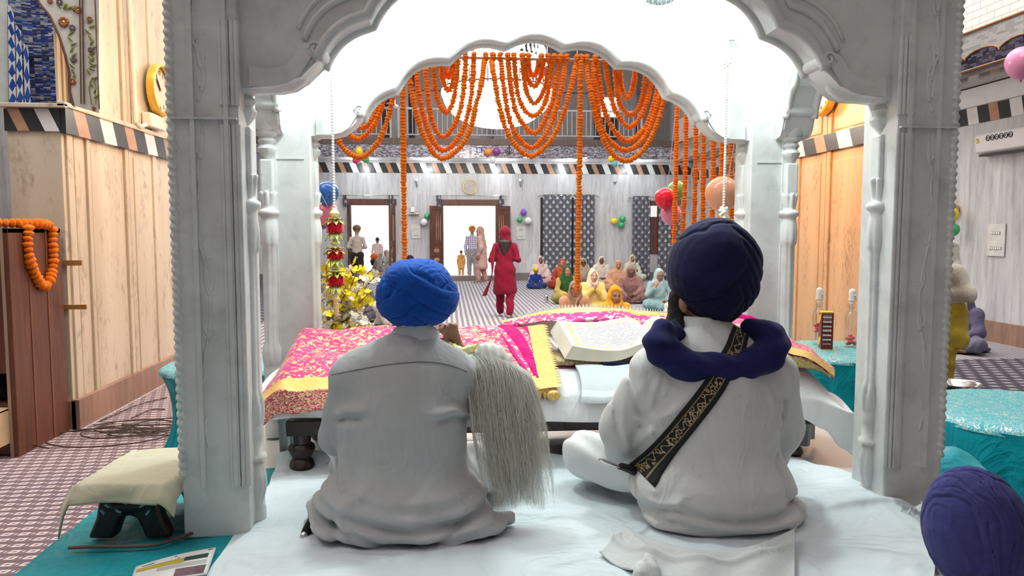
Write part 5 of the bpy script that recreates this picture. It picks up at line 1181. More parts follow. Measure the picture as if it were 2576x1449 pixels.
# collar
m = MB()
def colf(u, v):
    a = u*2*PI; r = (.070+.006*v-.016*(1-v)*0)*(1+.05*math.cos(a*2)); lean_ = .028*math.sin(a); return Vector((.043+r*math.cos(a)*1.0, .03+r*math.sin(a)*.98-.012*(1-v), .592+.062*v-lean_-.012*math.cos(2*a)))
m.grid(colf, 64, 8, closeu=True); m.grid(lambda u, v: colf(u, 1-v)+Vector((.010*math.cos(u*2*PI)*v, .010*math.sin(u*2*PI)*v, -.006*v)), 64, 6, closeu=True); m.build('collar', shirt_cloth('grey_white_collar', (.60, .62, .64), .15), sh1, angle=180, solid=.002)
def man_trousers(parent, P, mat, b=1.15):
    return garment('trousers', parent, P, mat, 'trousers', .011, 1.0, wr=.004, b=b)
man_trousers(man1, P1, shirt_cloth('white_cotton_trousers', (.72, .74, .76), .3), 1.0)
# royal blue turban: crown cloth with wraps crossing in a V at the back
FB = [((.05, 0, 1), -.66, .40, .020, 4), ((.15, .05, 1), -.34, .34, .055, 5), ((.66, .10, .75), -.10, .30, .100, 4), ((-.66, .10, .75), -.06, .28, .095, 4), ((-.62, -.06, .78), .30, .27, .145, 3), ((.60, -.05, .80), .36, .25, .165, 4), ((.75, .2, .60), .68, .22, .12, 3), ((-.72, .2, .65), .66, .22, .13, 3), ((.10, -.42, .90), .96, .36, .135, 2)]
def tb_base(pos, d):
    q = pos.copy(); z = d[..., 2]
    q[..., 2] = np.where(z > 0, q[..., 2]*(1-.12*np.clip(z-.6, 0, 1)), q[..., 2])
    lump = np.exp(-((d[..., 0]+.12)**2/.25+(d[..., 1]+.62)**2/.12+(d[..., 2]-.75)**2/.12)); q += d*(.012*lump)[..., None]
    return q
def blue_cloth(name, c, c2): 
    t = NT(name); n = t.noise(4, 4, None, .6, .8); f = t.noise(55, 2, t.mapping(t.tc(), (1, 1, 2.2)), .6, 1.0); return t.fin(t.mix(t.ramp(n, [(.32, 0.0), (.68, 1.0)]), c2, c), .9, 0, t.bump(t.m_('ADD', t.m_('MULTIPLY', f, .5), t.noise(9, 3, None, .5, 1.2)), .28, .008), sheen=.08, spec=.12)
tb1 = turban_mesh('turban', blue_cloth('royal_blue_voile', (.008, .085, .43), (.005, .05, .28)), man1, (.050, .015, .772), headframe(0, rad(6), rad(-3)), (.122, .130, .112), FB, base=tb_base, cut=-.80)
# ================================================================ man in the navy turban (right, seen from behind)
man2 = empty('person', (.905, 2.50, .612), 0, 'seated man in white tunic, navy turban and navy neck cloth reading the open book', 'person')
P2 = dict(pelvis=(0, 0, .13), chest=(.01, .01, .44), nb=(-.005, .03, .605), hc=(-.030, .055, .735), R=headframe(rad(32), rad(-14)), sh=[(-.205, .0, .50), (.225, .0, .50)],
          el=[(-.305, .07, .27), (.30, .07, .25)], wr=[(-.20, .33, .30), (.22, .33, .28)], hd=[(.3, .9, .1), (-.3, .9, .1)], pn=[(.1, 0, -1), (-.1, 0, -1)], curl=(.35, .35), th=(-1, 1),
          hip=[(-.12, .03, .13), (.12, .03, .13)], kn=[(-.375, .25, .135), (.315, .30, .135)], an=[(-.02, .40, .06), (-.06, .44, .06)], toe=[(.13, .40, .05), (-.2, .42, .05)])
body(man2, P2, .009, 1.06, MAT['skin_mid'], bulk=1.1)
def man2_tunic():
    s = SDF((-.50, -.36, -.015), (.52, .48, .70), .008)
    s.cap((0, -.02, .14), (0, 0, .34), .245, .235, k=.05, sq=(1, 1.2, 1)); s.cap((0, 0, .34), (.01, .0, .46), .235, .20, k=.05, sq=(1, 1.3, 1))
    s.cap((-.19, .0, .495), (.21, .0, .495), .080, k=.07); s.cap((-.17, .005, .52), (0, .02, .59), .066, .08, k=.05); s.cap((.19, .005, .52), (.01, .02, .59), .066, .08, k=.05)
    s.cap((0, .02, .56), (-.01, .03, .64), .085, .078, k=.03)
    s.cap((-.205, 0, .48), (-.292, .06, .28), .088, .078, k=.035); s.cap((-.292, .06, .28), (-.275, .12, .18), .074, .062, k=.03); s.cap((-.292, .06, .28), (-.20, .30, .30), .070, .052, k=.03)
    s.cap((.225, 0, .48), (.298, .06, .27), .086, .076, k=.035); s.cap((.298, .06, .27), (.29, .10, .17), .066, .05, k=.03); s.cap((.298, .06, .27), (.22, .30, .28), .066, .05, k=.03)
    s.ell((0, -.05, .11), (.28, .225, .13), k=.07); s.ell((.02, -.13, .035), (.285, .14, .05), k=.03); s.cap((.1, .12, .09), (.24, .15, .10), .11, .10, k=.05)
    def w(p):
        x, y, z = p[..., 0], p[..., 1], p[..., 2]
        d = .008*np.exp(-((z-.06)/.05)**2)*np.sin((z-.5*(x-.02)**2)*120+1.2*np.sin(x*7))
        d += 0*np.exp(-((z-.16-1.1*(x+.2)*(x+.2))/.03)**2)*np.exp(-((x+.13)/.09)**2)*np.sin((z-.9*(x+.13)**2)*130)
        arm = np.clip((np.abs(x)-.16)/.08, 0, 1)
        d += .0035*arm*np.sin(x*45*np.sign(x)+z*38+2.2*np.sin(z*10))
        return d+.0015*np.sin(x*23+z*31+2*np.sin(z*11+x*5))+folds(p, man2, F2)
    s.disp(w); return s.build('tunic', shirt_cloth('white_cotton_tunic', (.62, .62, .61), .55), man2, it=2)
tu2 = man2_tunic(); b2 = bvh_of(tu2)
man_trousers(man2, P2, shirt_cloth('white_cotton_pyjama', (.78, .80, .80), .3), 1.12)
m = MB(); m.lathe([(.094, .60), (.089, .635), (.082, .665), (.080, .69), (.074, .692), (.072, .66)], (-.012, .035, 0), 40, lambda t, z, r: r*(1+.04*math.sin(2*t+z*20)), caps=False); m.build('collar', shirt_cloth('white_tunic_collar', (.74, .78, .79), .3), tu2, angle=180)
beard(man2, P2, 1.08, .09)
m = MB(); e_ = A3(P2['hc'])+A3(P2['R'])@A3((0, 0, 0))
FN = [((-.30, -.1, .95), -.60, .50, .020, 3), ((.25, -.85, .30), .55, .75, .055, 0), ((-.88, -.30, .22), .50, .62, .085, 1), ((.80, -.12, .50), .36, .15, .080, 0), ((.78, -.10, .55), .485, .13, .098, 0), ((.75, -.08, .60), .60, .12, .114, 0), ((.70, -.06, .66), .71, .11, .130, 0), ((.63, -.04, .72), .81, .10, .145, 0), ((-.62, -.25, .68), .70, .42, .118, 0), ((-.2, .3, .93), .99, .20, .135, 0)]
def tn_base(pos, d):
    q = pos.copy(); z = d[..., 2]
    sc = 1+.06*np.clip(z+.15, 0, .6)-.25*np.clip(-z-.25, 0, 1); q[..., 0] *= sc; q[..., 1] *= sc
    q[..., 0] += .02*np.clip(-z, 0, 1); return q
tb2 = turban_mesh('turban', blue_cloth('navy_voile', (.012, .012, .055), (.006, .006, .028)), man2, (.018, .035, .832), headframe(rad(8), rad(4), rad(4)), (.143, .152, .176), FN, base=tn_base, cut=-.86)
# navy cloth looped over the shoulders
sc_px = [(1700, 838), (1668, 838), (1655, 858), (1672, 888), (1706, 908), (1752, 920), (1800, 926), (1852, 924), (1900, 912), (1938, 888), (1948, 860), (1930, 838), (1888, 826)]
scp = []
for i, (x, y) in enumerate(sc_px):
    Yd = 2.475-.095*math.sin(PI*i/(len(sc_px)-1))**.7; scp.append(PY(x, y, Yd)-Vector(man2.location))
sc_ = SDF((-.36, -.30, .38), (.40, .25, .72), .0065); N_ = 46
cp = [crv(scp, i/(N_-1)) for i in range(N_)]
for i in range(N_-1):
    t = i/(N_-1); r0 = .030+.012*math.sin(PI*t)+.010*math.sin(PI*t*2)**2
    sc_.cap(cp[i], cp[i+1], r0, r0, k=.015)
    sc_.cap(cp[i]+Vector((0, .012, .020)), cp[i+1]+Vector((0, .012, .020)), r0*.62, k=.006)
    sc_.cap(cp[i]+Vector((0, -.006, -.018)), cp[i+1]+Vector((0, -.006, -.018)), r0*.62, k=.008)
sc_.disp(lambda p: .0035*np.sin(p[..., 2]*95+p[..., 0]*22+2*np.sin(p[..., 0]*16))+.003*np.sin(p[..., 0]*60+p[..., 1]*50))
sc_.build('neck_cloth', blue_cloth('navy_neck_cloth', (.016, .018, .095), (.008, .009, .05)), man2)
# embroidered sword strap across the back
def strap_mat():
    t = NT('black_strap_gold_vine'); s = t.sep(t.tc('UV')); u = t.m_('ABSOLUTE', t.m_('SUBTRACT', s[0], .5)); v = s[1]
    vo = t.n('TexVoronoi', {'Vector': t.comb(t.m_('MULTIPLY', s[0], 3.2), t.m_('MULTIPLY', v, 46.0)), 'Scale': 1.0}, out=0)
    wv = t.m_('ABSOLUTE', t.m_('SUBTRACT', t.m_('SUBTRACT', s[0], .5), t.m_('MULTIPLY', t.m_('SINE', t.m_('MULTIPLY', v, 120.0)), .10)))
    g = t.m_('MAXIMUM', t.m_('LESS_THAN', wv, .025), t.m_('MULTIPLY', t.m_('GREATER_THAN', vo, .28), t.m_('LESS_THAN', vo, .42)))
    mid = t.m_('LESS_THAN', u, .21); line = t.m_('MULTIPLY', t.m_('GREATER_THAN', u, .22), t.m_('LESS_THAN', u, .265))
    k = t.m_('MAXIMUM', t.m_('MULTIPLY', g, mid), line); dash = t.m_('GREATER_THAN', t.m_('FRACT', t.m_('MULTIPLY', v, 260.0)), .35); k = t.m_('MULTIPLY', k, t.m_('MAXIMUM', dash, mid))
    return t.fin(t.mix(k, (.008, .008, .009), t.mix(t.noise(40), (.30, .22, .10), (.50, .38, .18))), t.mix(k, .9, .5), t.m_('MULTIPLY', k, .3))
cpx = [(1862, 842), (1846, 880), (1828, 915), (1806, 955), (1772, 1005), (1730, 1058), (1688, 1108), (1645, 1152), (1606, 1184)]
C_p = [stick_cam(b2, man2, x, y, .004) for x, y in cpx]
C_p[0] = PY(1868, 832, 2.42)-Vector(man2.location); C_p[1] = PY(1850, 876, 2.39)-Vector(man2.location)
C_p = [p if p is not None else PY(x, y, 2.36)-Vector(man2.location) for p, (x, y) in zip(C_p, cpx)]
vs = []; uv = []; n = 70; W_ = .033; Lacc = 0; prev = None; m = MB()
def strap(u, v):
    p = crv(C_p, v); t_ = (crv(C_p, min(1, v+.02))-crv(C_p, max(0, v-.02))).normalized(); sd = t_.cross(Vector((0, -1, 0))).normalized(); q = p+sd*W_*(2*u-1)
    h = b2.ray_cast(Vector((q.x, -1.5, q.z)), Vector((0, 1, 0)))
    if h[0] is not None: q.y = min(q.y+.01, h[0].y-.006)
    return q
m.grid(strap, 10, 90, uv=lambda u, v: (u, v)); m.build('sword_strap', strap_mat(), man2, angle=180, solid=.003)
m = MB(); q0 = C_p[-1]; m.tube([q0+Vector((-.002, .004, .0)), q0+Vector((-.022, .03, -.002)), q0+Vector((-.04, .07, -.004))], [.026, .022, .016], 10, flat=.5); m.build('strap_end', MAT['black_cloth'], man2)
# tunic tail spread on the sheet behind him
ta = [(2000, 1330), (1900, 1372), (1790, 1385), (1690, 1372), (1610, 1345), (1575, 1325)]
tb_ = [(2000, 1475), (1900, 1478), (1790, 1470), (1690, 1452), (1590, 1436), (1508, 1392)]
TA = [PZ(x, y, .655)-Vector(man2.location) for x, y in ta]; TB = [PZ(x, y, .625)-Vector(man2.location) for x, y in tb_]
def tail(u, v):
    p = crv(TA, u).lerp(crv(TB, u), v); ph_ = u*9-v*3
    return p+Vector((0, 0, .010*math.sin(u*22+v*6+2*math.sin(v*5))*sst(v, 0, .3)*(1-.3*v)+.012*math.exp(-((v-.25-.25*u)/.07)**2)))
MB().grid(tail, 80, 30).build('tunic_tail', shirt_cloth('white_cotton_tail', (.62, .655, .66), .4, 9), man2, angle=180, solid=.004)
kc = PZ(1625, 1432, .632)-Vector(man2.location); s = SDF(A3(kc)-A3((.08, .08, .07)), A3(kc)+A3((.08, .08, .08)), .005); s.cap(kc+Vector((-.03, -.02, -.005)), kc+Vector((.012, .012, .012)), .018, .026, k=.01); s.ell(kc+Vector((.015, -.02, .0)), (.022, .018, .026), k=.012); s.disp(lambda p: .004*np.sin(p[..., 0]*130+p[..., 2]*90)); s.build('tail_knot', shirt_cloth('white_cotton_knot', (.66, .68, .68), .4, 9), man2)
# dagger hilt at his left side
dg = empty('ceremonial_dagger', PY(1545, 1165, 2.42), 0, 'curved dagger with silver pommel under the left arm of the man in navy', 'dagger'); dl = Vector(dg.location)
a, b, c = PY(1508, 1156, 2.385)-dl, PY(1556, 1174, 2.40)-dl, PY(1600, 1190, 2.46)-dl
MB().tube([a, a.lerp(b, .25), a.lerp(b, .6), b], [.007, .016, .016, .009], 14, flat=.5).build('pommel', MAT['steel'], dg); MB().tube([b, b.lerp(c, .5), c, c+Vector((.05, .12, .0))], [.008, .009, .012, .012], 10).build('grip', MAT['black'], dg)
# sheathed blade tip by the man in blue
sk = empty('sheathed_sword', PZ(772, 1350, .625), 0, 'black cloth sheathed sword end with silver cap lying beside the man in blue', 'sword'); sl_ = Vector(sk.location)
p0, p1, p2 = PY(760, 1352, 2.37)-sl_, PY(780, 1325, 2.41)-sl_, PY(828, 1262, 2.50)-sl_
MB().tube([p0.lerp(p1, .35), p1, p1.lerp(p2, .5), p2], [.014, .020, .023, .022], 14).build('sheath', MAT['black_cloth'], sk); MB().tube([p0, p0.lerp(p1, .12), p0.lerp(p1, .4)], [.007, .011, .011], 14).build('silver_cap', MAT['steel'], sk)
m = MB(); m.tube([p1+Vector((0, 0, .02)), p1+Vector((.008, -.02, .008)), p1+Vector((.012, -.018, -.012))], .003, 6); m.build('cord', MAT['black_cloth'], sk)
# ================================================================ the whisk
wk = empty('fly_whisk', PY(1180, 884, 2.60), 0, 'long pale hair whisk with gold handle over the right shoulder in grey-white', 'whisk'); wl = Vector(wk.location)
h0, h1, h2 = PY(1118, 862, 2.71)-wl, PY(1165, 884, 2.63)-wl, PY(1205, 876, 2.575)-wl
m = MB(); hp = [h0, h0.lerp(h1, .5), h1, h1.lerp(h2, .5), h2]; m.tube([crv(hp, q/24) for q in range(25)], [.010+.0025*(q % 3 == 0)+(.006*q/24) for q in range(25)], 14); m.build('handle', MAT['gold_ornament'], wk)
def whisk_hair():
    n = 6500; K = 20; r = np.random.default_rng(11)
    root = np.array(h2); V = []; F = []
    # sheaf: rises a little, bends over and falls; end points spread right
    base = [PY(*q)-wl for q in ((1194, 892, 2.57), (1220, 884, 2.55), (1252, 905, 2.50), (1268, 980, 2.46), (1282, 1080, 2.44), (1294, 1180, 2.43), (1302, 1262, 2.43))]
    B = np.array([list(crv(base, t)) for t in np.linspace(0, 1, K)])
    wl_ = np.interp(np.linspace(0, 1, K), [0, .12, .3, .6, .85, 1], [.012, .055, .098, .108, .100, .095]); wr_ = np.interp(np.linspace(0, 1, K), [0, .12, .3, .6, .85, 1], [.012, .055, .098, .118, .118, .115])
    dp = np.interp(np.linspace(0, 1, K), [0, .15, .5, 1], [.010, .028, .05, .055])
    cv = bpy.data.curves.new('hair_tuft', 'CURVE'); cv.dimensions = '3D'
    for i in range(n):
        a = r.normal(0, .52); a = float(np.clip(a, -1.08, 1.08)); b = r.normal(0, .5); L_ = min(1.0, r.uniform(.62, 1.04) if abs(a) < .8 else r.uniform(.45, .95))
        tt = np.linspace(0, 1, K)*L_
        P_ = np.stack([np.interp(tt, np.linspace(0, 1, K), B[:, q]) for q in range(3)], 1)
        w_ = np.where(a < 0, np.interp(tt, np.linspace(0, 1, K), wl_), np.interp(tt, np.linspace(0, 1, K), wr_)); d_ = np.interp(tt, np.linspace(0, 1, K), dp); w_ = w_*(1-.25*(b > .6))
        P_[:, 0] += a*w_; P_[:, 1] += b*d_; P_[:, 2] += -np.abs(a)**1.6*.045*np.clip(tt*4, 0, 1)
        f = r.uniform(24, 60); am = r.uniform(.0012, .005)*(1+2.0*(r.random() < .10)); ph = r.uniform(0, 6, 2)
        P_[:, 0] += am*np.sin(tt*f+ph[0])*np.clip(tt*2, 0, 1.3); P_[:, 1] += am*np.cos(tt*f*.8+ph[1])*np.clip(tt*2, 0, 1.3)
        if r.random() < .03: P_[:, 0] += np.clip(tt-.4, 0, 1)*r.uniform(0, .10)
        th = r.uniform(.0004, .00075); wd = np.linspace(1, .35, K)*th; o = len(V)
        ang = r.uniform(0, PI); e = np.array((math.cos(ang), math.sin(ang), 0))
        for j in range(K): V.append(P_[j]-e*wd[j]); V.append(P_[j]+e*wd[j])
        for j in range(K-1): F.append((o+2*j, o+2*j+1, o+2*j+3, o+2*j+2))
    bpy.data.curves.remove(cv)
    t = NT('pale_yak_hair'); c = t.mix(t.noise(7, 3, t.mapping(t.tc(), (1, 1, .2))), (.56, .54, .46), (.93, .92, .86)); mt = t.fin(c, .6, spec=.3)
    npmesh('hair_tuft', V, F, mt, wk, angle=180)
    s = SDF(B.min(0)-.12, B.max(0)+.12, .008)
    for j in range(2, K-4): s.cap(B[j], B[j+1], wl_[j]*.36, wl_[j+1]*.36, k=.02, sq=(1, 1.5, 1))
    s.disp(lambda p: .004*np.sin(p[..., 0]*260+6*np.sin(p[..., 2]*12)))
    s.build('hair_core', mt, wk)
whisk_hair()
# ================================================================ man at the lower right corner
man3 = empty('person', (1.875, 1.86, 0), rad(100), 'man in violet-blue turban and white shirt bowing low at the right corner of the frame', 'person')
Pm = seated(rad(38), (rad(10), rad(-38), 0), 'lap'); hcw = A3((.02, .515, .775)); Pm['hc'] = tuple(hcw); Pm['nb'] = (0, .36, .74); Pm['chest'] = (0, .20, .52); Pm['sh'] = [(-.18, .30, .74), (.18, .30, .74)]; Pm['el'] = [(-.26, .40, .40), (.26, .40, .40)]; Pm['wr'] = [(-.1, .5, .22), (.1, .5, .22)]
body(man3, Pm, .01, 1.0, MAT['skin_dark']); garment('shirt', man3, Pm, shirt_cloth('white_shirt_cotton', (.74, .76, .75), .3), 'tunic', .011, 1.0, sleeve=.95, seatd=True); garment('trousers', man3, Pm, shirt_cloth('white_pyjama_cotton', (.70, .72, .72)), 'trousers', .012, 1.2)
FV = [((.98, .05, .12), -.78, .22, .030, 3), ((.98, .05, .12), -.48, .24, .05, 4), ((.98, .03, .15), -.15, .24, .066, 4), ((.97, .0, .18), .16, .24, .05, 4), ((.96, .0, .22), .46, .24, .066, 4), ((.95, .05, .25), .76, .26, .05, 3), ((.45, .2, .87), .93, .24, .075, 1)]
tb3 = turban_mesh('turban', blue_cloth('violet_blue_voile', (.058, .058, .21), (.035, .035, .13)), man3, (0, .528, .825), headframe(rad(-90), rad(-12), rad(4)), (.107, .128, .150), FV, cut=-.78)
# ---------------------------------------------------------------- marigold garlands
def bloom_geo():
    vs = []; fs = []; sg, rg = 12, 6
    for j in range(rg+1):
        p = PI*j/rg
        for i in range(sg):
            t = 2*PI*i/sg; r = math.sin(p)*(1+.12*((i+j) % 2)); vs.append((r*math.cos(t), r*math.sin(t), .60*math.cos(p)))
    for j in range(rg):
        for i in range(sg): k = (i+1) % sg; fs.append((j*sg+i, (j+1)*sg+i, (j+1)*sg+k, j*sg+k))
    return np.array(vs), np.array(fs)
BV, BF = bloom_geo()
def garland(pts, label, group, r=.0205, step=.0212, dense=1.0, gaps=()):
    pts = [Vector(p) for p in pts]; fine = [crv(pts, t) for t in np.linspace(0, 1, 160)]
    acc = [0.0]
    for a, b in zip(fine, fine[1:]): acc.append(acc[-1]+(b-a).length)
    n = max(2, int(acc[-1]/step)); rd = random.Random(int(abs(pts[0].x*1000)+abs(pts[-1].z*777))); o0 = pts[0]; V = []; F = []
    for i in range(n):
        d = acc[-1]*(i+.5)/n
        j = min(max(1, int(np.searchsorted(acc, d))), len(fine)-1); w = (d-acc[j-1])/max(1e-6, acc[j]-acc[j-1]); p = fine[j-1].lerp(fine[j], w); t = (fine[j]-fine[j-1]).normalized()
        q = t.to_track_quat('Z', 'Y').to_matrix(); s_ = r*rd.uniform(.86, 1.14); jit = Matrix.Rotation(rd.uniform(-.2, .2), 3, 'X') @ Matrix.Rotation(rd.uniform(-.2, .2), 3, 'Y') @ Matrix.Rotation(rd.uniform(0, 6), 3, 'Z')
        M = np.array(q @ jit); V.append((BV*(s_, s_, s_*1.12))@M.T+np.array(p-o0)+np.array([rd.uniform(-1, 1)*.002 for _ in range(3)])); F.append(BF+len(BV)*(len(V)-1))
    o = npmesh('marigold_garland', np.concatenate(V), np.concatenate(F), MAT['marigold'], None, angle=180); o.location = o0
    return tag(o, label, 'garland', group)
GY = 5.6
def gl(pxs, label, group, Y=GY, **k): return garland([PY(x, y, Y) for x, y in pxs], label, group, **k)
ORD = ['longest', 'second longest', 'third longest', 'fourth longest', 'fifth longest', 'sixth longest', 'shortest']
def cluster(loops, where, group, dy=.05):
    n = len(loops)
    for i, lp in enumerate(loops):
        o = 'shortest' if i == n-1 else ORD[i]
        pts = [PY(x, y, GY if k in (0, len(lp)-1) else GY-.10+dy*i) for k, (x, y) in enumerate(lp)]
        garland(pts, '%s marigold loop %s' % (o, where), group)
G_ = 'marigold loops hanging from the rod'
cluster([[(842, 139), (842, 250), (850, 345), (872, 380), (908, 396), (948, 362), (978, 290), (996, 195), (1000, 142)], [(856, 139), (858, 230), (868, 318), (900, 350), (938, 320), (962, 262), (975, 190), (985, 142)],
         [(870, 139), (874, 225), (884, 300), (910, 322), (940, 295), (957, 240), (968, 141)], [(884, 139), (890, 220), (900, 255), (917, 266), (935, 245), (948, 141)]], 'at the far left beside the inner arch', G_)
cluster([[(1022, 150), (1028, 175), (1042, 265), (1067, 345), (1108, 399), (1155, 372), (1183, 326), (1194, 276), (1210, 215), (1220, 146)], [(1046, 150), (1056, 250), (1084, 345), (1120, 378), (1162, 330), (1184, 250), (1192, 150)],
         [(1070, 150), (1078, 255), (1092, 318), (1116, 345), (1145, 310), (1163, 250), (1172, 150)], [(1090, 150), (1098, 240), (1122, 282), (1142, 245), (1152, 150)], [(1108, 150), (1114, 200), (1128, 229), (1141, 205), (1147, 146)], [(1114, 155), (1118, 180), (1126, 196), (1136, 175), (1139, 150)]], 'at the left side of the lit chandelier', G_)
cluster([[(1236, 150), (1242, 190), (1256, 265), (1279, 340), (1332, 393), (1384, 355), (1412, 300), (1432, 235), (1450, 155)], [(1260, 150), (1268, 225), (1288, 318), (1336, 372), (1382, 320), (1410, 230), (1424, 148)],
         [(1278, 148), (1286, 225), (1302, 290), (1346, 336), (1384, 270), (1398, 210), (1407, 148)], [(1294, 148), (1300, 220), (1314, 268), (1344, 292), (1374, 250), (1390, 150)], [(1314, 148), (1322, 220), (1343, 261), (1370, 222), (1386, 150)], [(1320, 152), (1326, 196), (1343, 218), (1360, 195), (1366, 152)], [(1328, 150), (1332, 178), (1341, 190), (1352, 176), (1357, 150)]], 'in front of the lit chandelier', G_)
cluster([[(1474, 158), (1488, 240), (1502, 305), (1533, 378), (1573, 405), (1615, 381), (1645, 331), (1664, 276), (1682, 205), (1686, 180)], [(1492, 150), (1500, 250), (1520, 335), (1570, 378), (1617, 350), (1647, 285), (1668, 205), (1672, 175)],
         [(1503, 150), (1516, 260), (1540, 320), (1578, 355), (1622, 322), (1648, 250), (1660, 170)], [(1522, 152), (1530, 210), (1548, 278), (1584, 320), (1620, 276), (1638, 205), (1646, 160)], [(1546, 152), (1550, 210), (1558, 258), (1586, 290), (1614, 255), (1626, 160)], [(1558, 170), (1563, 220), (1577, 248), (1592, 220), (1600, 156)]], 'at the right of the hanging middle strand', G_)
gl([(1012, 152), (1014, 300), (1016, 480), (1018, 658)], 'long straight marigold strand hanging above the royal blue turban', 'straight marigold strands', GY-.2)
gl([(1461, 152), (1459, 300), (1456, 520), (1452, 738)], 'long straight marigold strand hanging in the middle over the seated women', 'straight marigold strands', GY-.2)
WH = ['leftmost', 'second from the left', 'third from the left', 'fourth from the left', 'third from the right', 'second from the right', 'at the far right']
for i, (xa, xb, yb) in enumerate(((1707, 1694, 640), (1731, 1717, 600), (1753, 1746, 570), (1771, 1768, 560), (1797, 1791, 560), (1818, 1813, 566), (1837, 1840, 566))):
    Y = 6.1-.13*i; gl([(xa, 190), ((xa*2+xb)/3, 300), ((xa+xb)/2, 430), (xb, yb)], 'straight marigold strand %s in the row by the right arch' % WH[i], 'marigold strands in the right row', Y)
# rod and knots on it
a, b = PY(830, 138, GY), PY(1700, 156, GY); rodo = empty('garland_rod', a, 0, 'thin horizontal rod on cords carrying the marigold loops', 'rod'); d = b-a
MB().tube([(0, 0, 0), d], .011, 10).build('rod', simple('weathered_rod', (.42, .36, .34), .4), rodo)
for x in (1005, 1452, 1662):
    p = PY(x, 150, GY)-a; MB().tube([p, p+Vector((0, 0, 8.48-(p+a).z))], .004, 5).build('cord', MAT['cream_paint'], rodo)
kn = []
for x in (1147, 1170, 1192, 1222, 1240, 1258, 1278, 1293, 1314, 1329, 1362, 1378, 1393, 1409, 1424, 1451, 1462, 1475, 1497, 1521, 1546): kn.append(x)
rd = random.Random(4); c0 = Vector(rodo.location)
def tie(cs, rs): npmesh('marigold_tie', np.concatenate([BV*r_+np.array(c) for c, r_ in zip(cs, rs)]), np.concatenate([BF+len(BV)*i for i in range(len(cs))]), MAT['marigold'], rodo, angle=180)
for x in kn:
    p = PY(x, 140+12*(x-1120)/520, GY)-c0; tie([p+Vector((rd.uniform(-.004, .004), .024*math.cos(q*PI/4.5), .024*math.sin(q*PI/4.5))) for q in range(9)], [.019*rd.uniform(.9, 1.1) for q in range(9)])
tie([PY(x, 163, GY)-c0 for x in (1559, 1567, 1575)], [.022]*3)
rod2a, rod2b = PY(1690, 200, 6.15), PY(1845, 190, 5.25); o = MB().tube([(0, 0, 0), rod2b-rod2a], .01, 8).tube([(0, 0, 0), (0, 0, 8.48-rod2a.z)], .004, 5).tube([rod2b-rod2a, Vector((rod2b.x-rod2a.x, rod2b.y-rod2a.y, 8.48-rod2a.z))], .004, 5).build('garland_rod', simple('pale_rod', (.5, .46, .42), .4)); o.location = rod2a; tag(o, 'short rod carrying the row of straight strands at the right, mostly behind the arch', 'rod')
# ---------------------------------------------------------------- chandelier
ch = empty('chandelier', (.79, 12, 3.2), 0, 'large brightly lit tiered crystal chandelier hanging in the middle of the hall', 'chandelier')
def tier(z0, z1, R0, R1, n, name):
    MB().lathe([(.02, z0)]+[(R0*math.sin(t*PI/2), z0+(z1-z0)*(1-math.cos(t*PI/2))) for t in np.linspace(.12, 1, 9)]+[(R1, z1+.02)], (0, 0, 0), 40, lambda t, z, r: r*(1+.02*math.sin(t*n)), caps=False).build(name, MAT['crystal'], ch)
    m = MB()
    for i in range(n):
        a = 2*PI*i/n; c, s_ = math.cos(a), math.sin(a); m.lathe([(.002, -.05), (.013, -.01), (.014, .03), (.003, .09)], (R0*1.01*c, R0*1.01*s_, z1), 6); m.lathe([(.012, 0), (.012, .10), (.020, .105), (.004, .15)], (R0*.97*c, R0*.97*s_, z1+.05), 6)
    m.build('crystal_drops', MAT['crystal'], ch)
tier(.02, .55, .86, .80, 64, 'crystal_bowl'); tier(.78, 1.06, .78, .72, 52, 'crystal_bowl'); tier(1.18, 1.42, .48, .44, 36, 'crystal_bowl')
m = MB(); m.lathe([(.84, .60), (.88, .61), (.88, .63), (.84, .64)], (0, 0, 0), 48); m.lathe([(.02, .5), (.05, .6), (.04, 1.5), (.015, 1.7), (.015, 5.28)], (0, 0, 0), 14); m.lathe([(.5, 1.42), (.52, 1.44), (.5, 1.46)], (0, 0, 0), 36)
m.build('gilt_frame', gold_mat('gilt_frame_metal', (.12, .08, .05), .4, False), ch)
m = MB()
for i in range(56):
    a = 2*PI*i/56; m.bb((.86*math.cos(a)-.008, .86*math.sin(a)-.008, .58), (.86*math.cos(a)+.008, .86*math.sin(a)+.008, .80))
m.build('prism_band', simple('smoky_prisms', (.10, .07, .06), .2), ch, smooth=False)
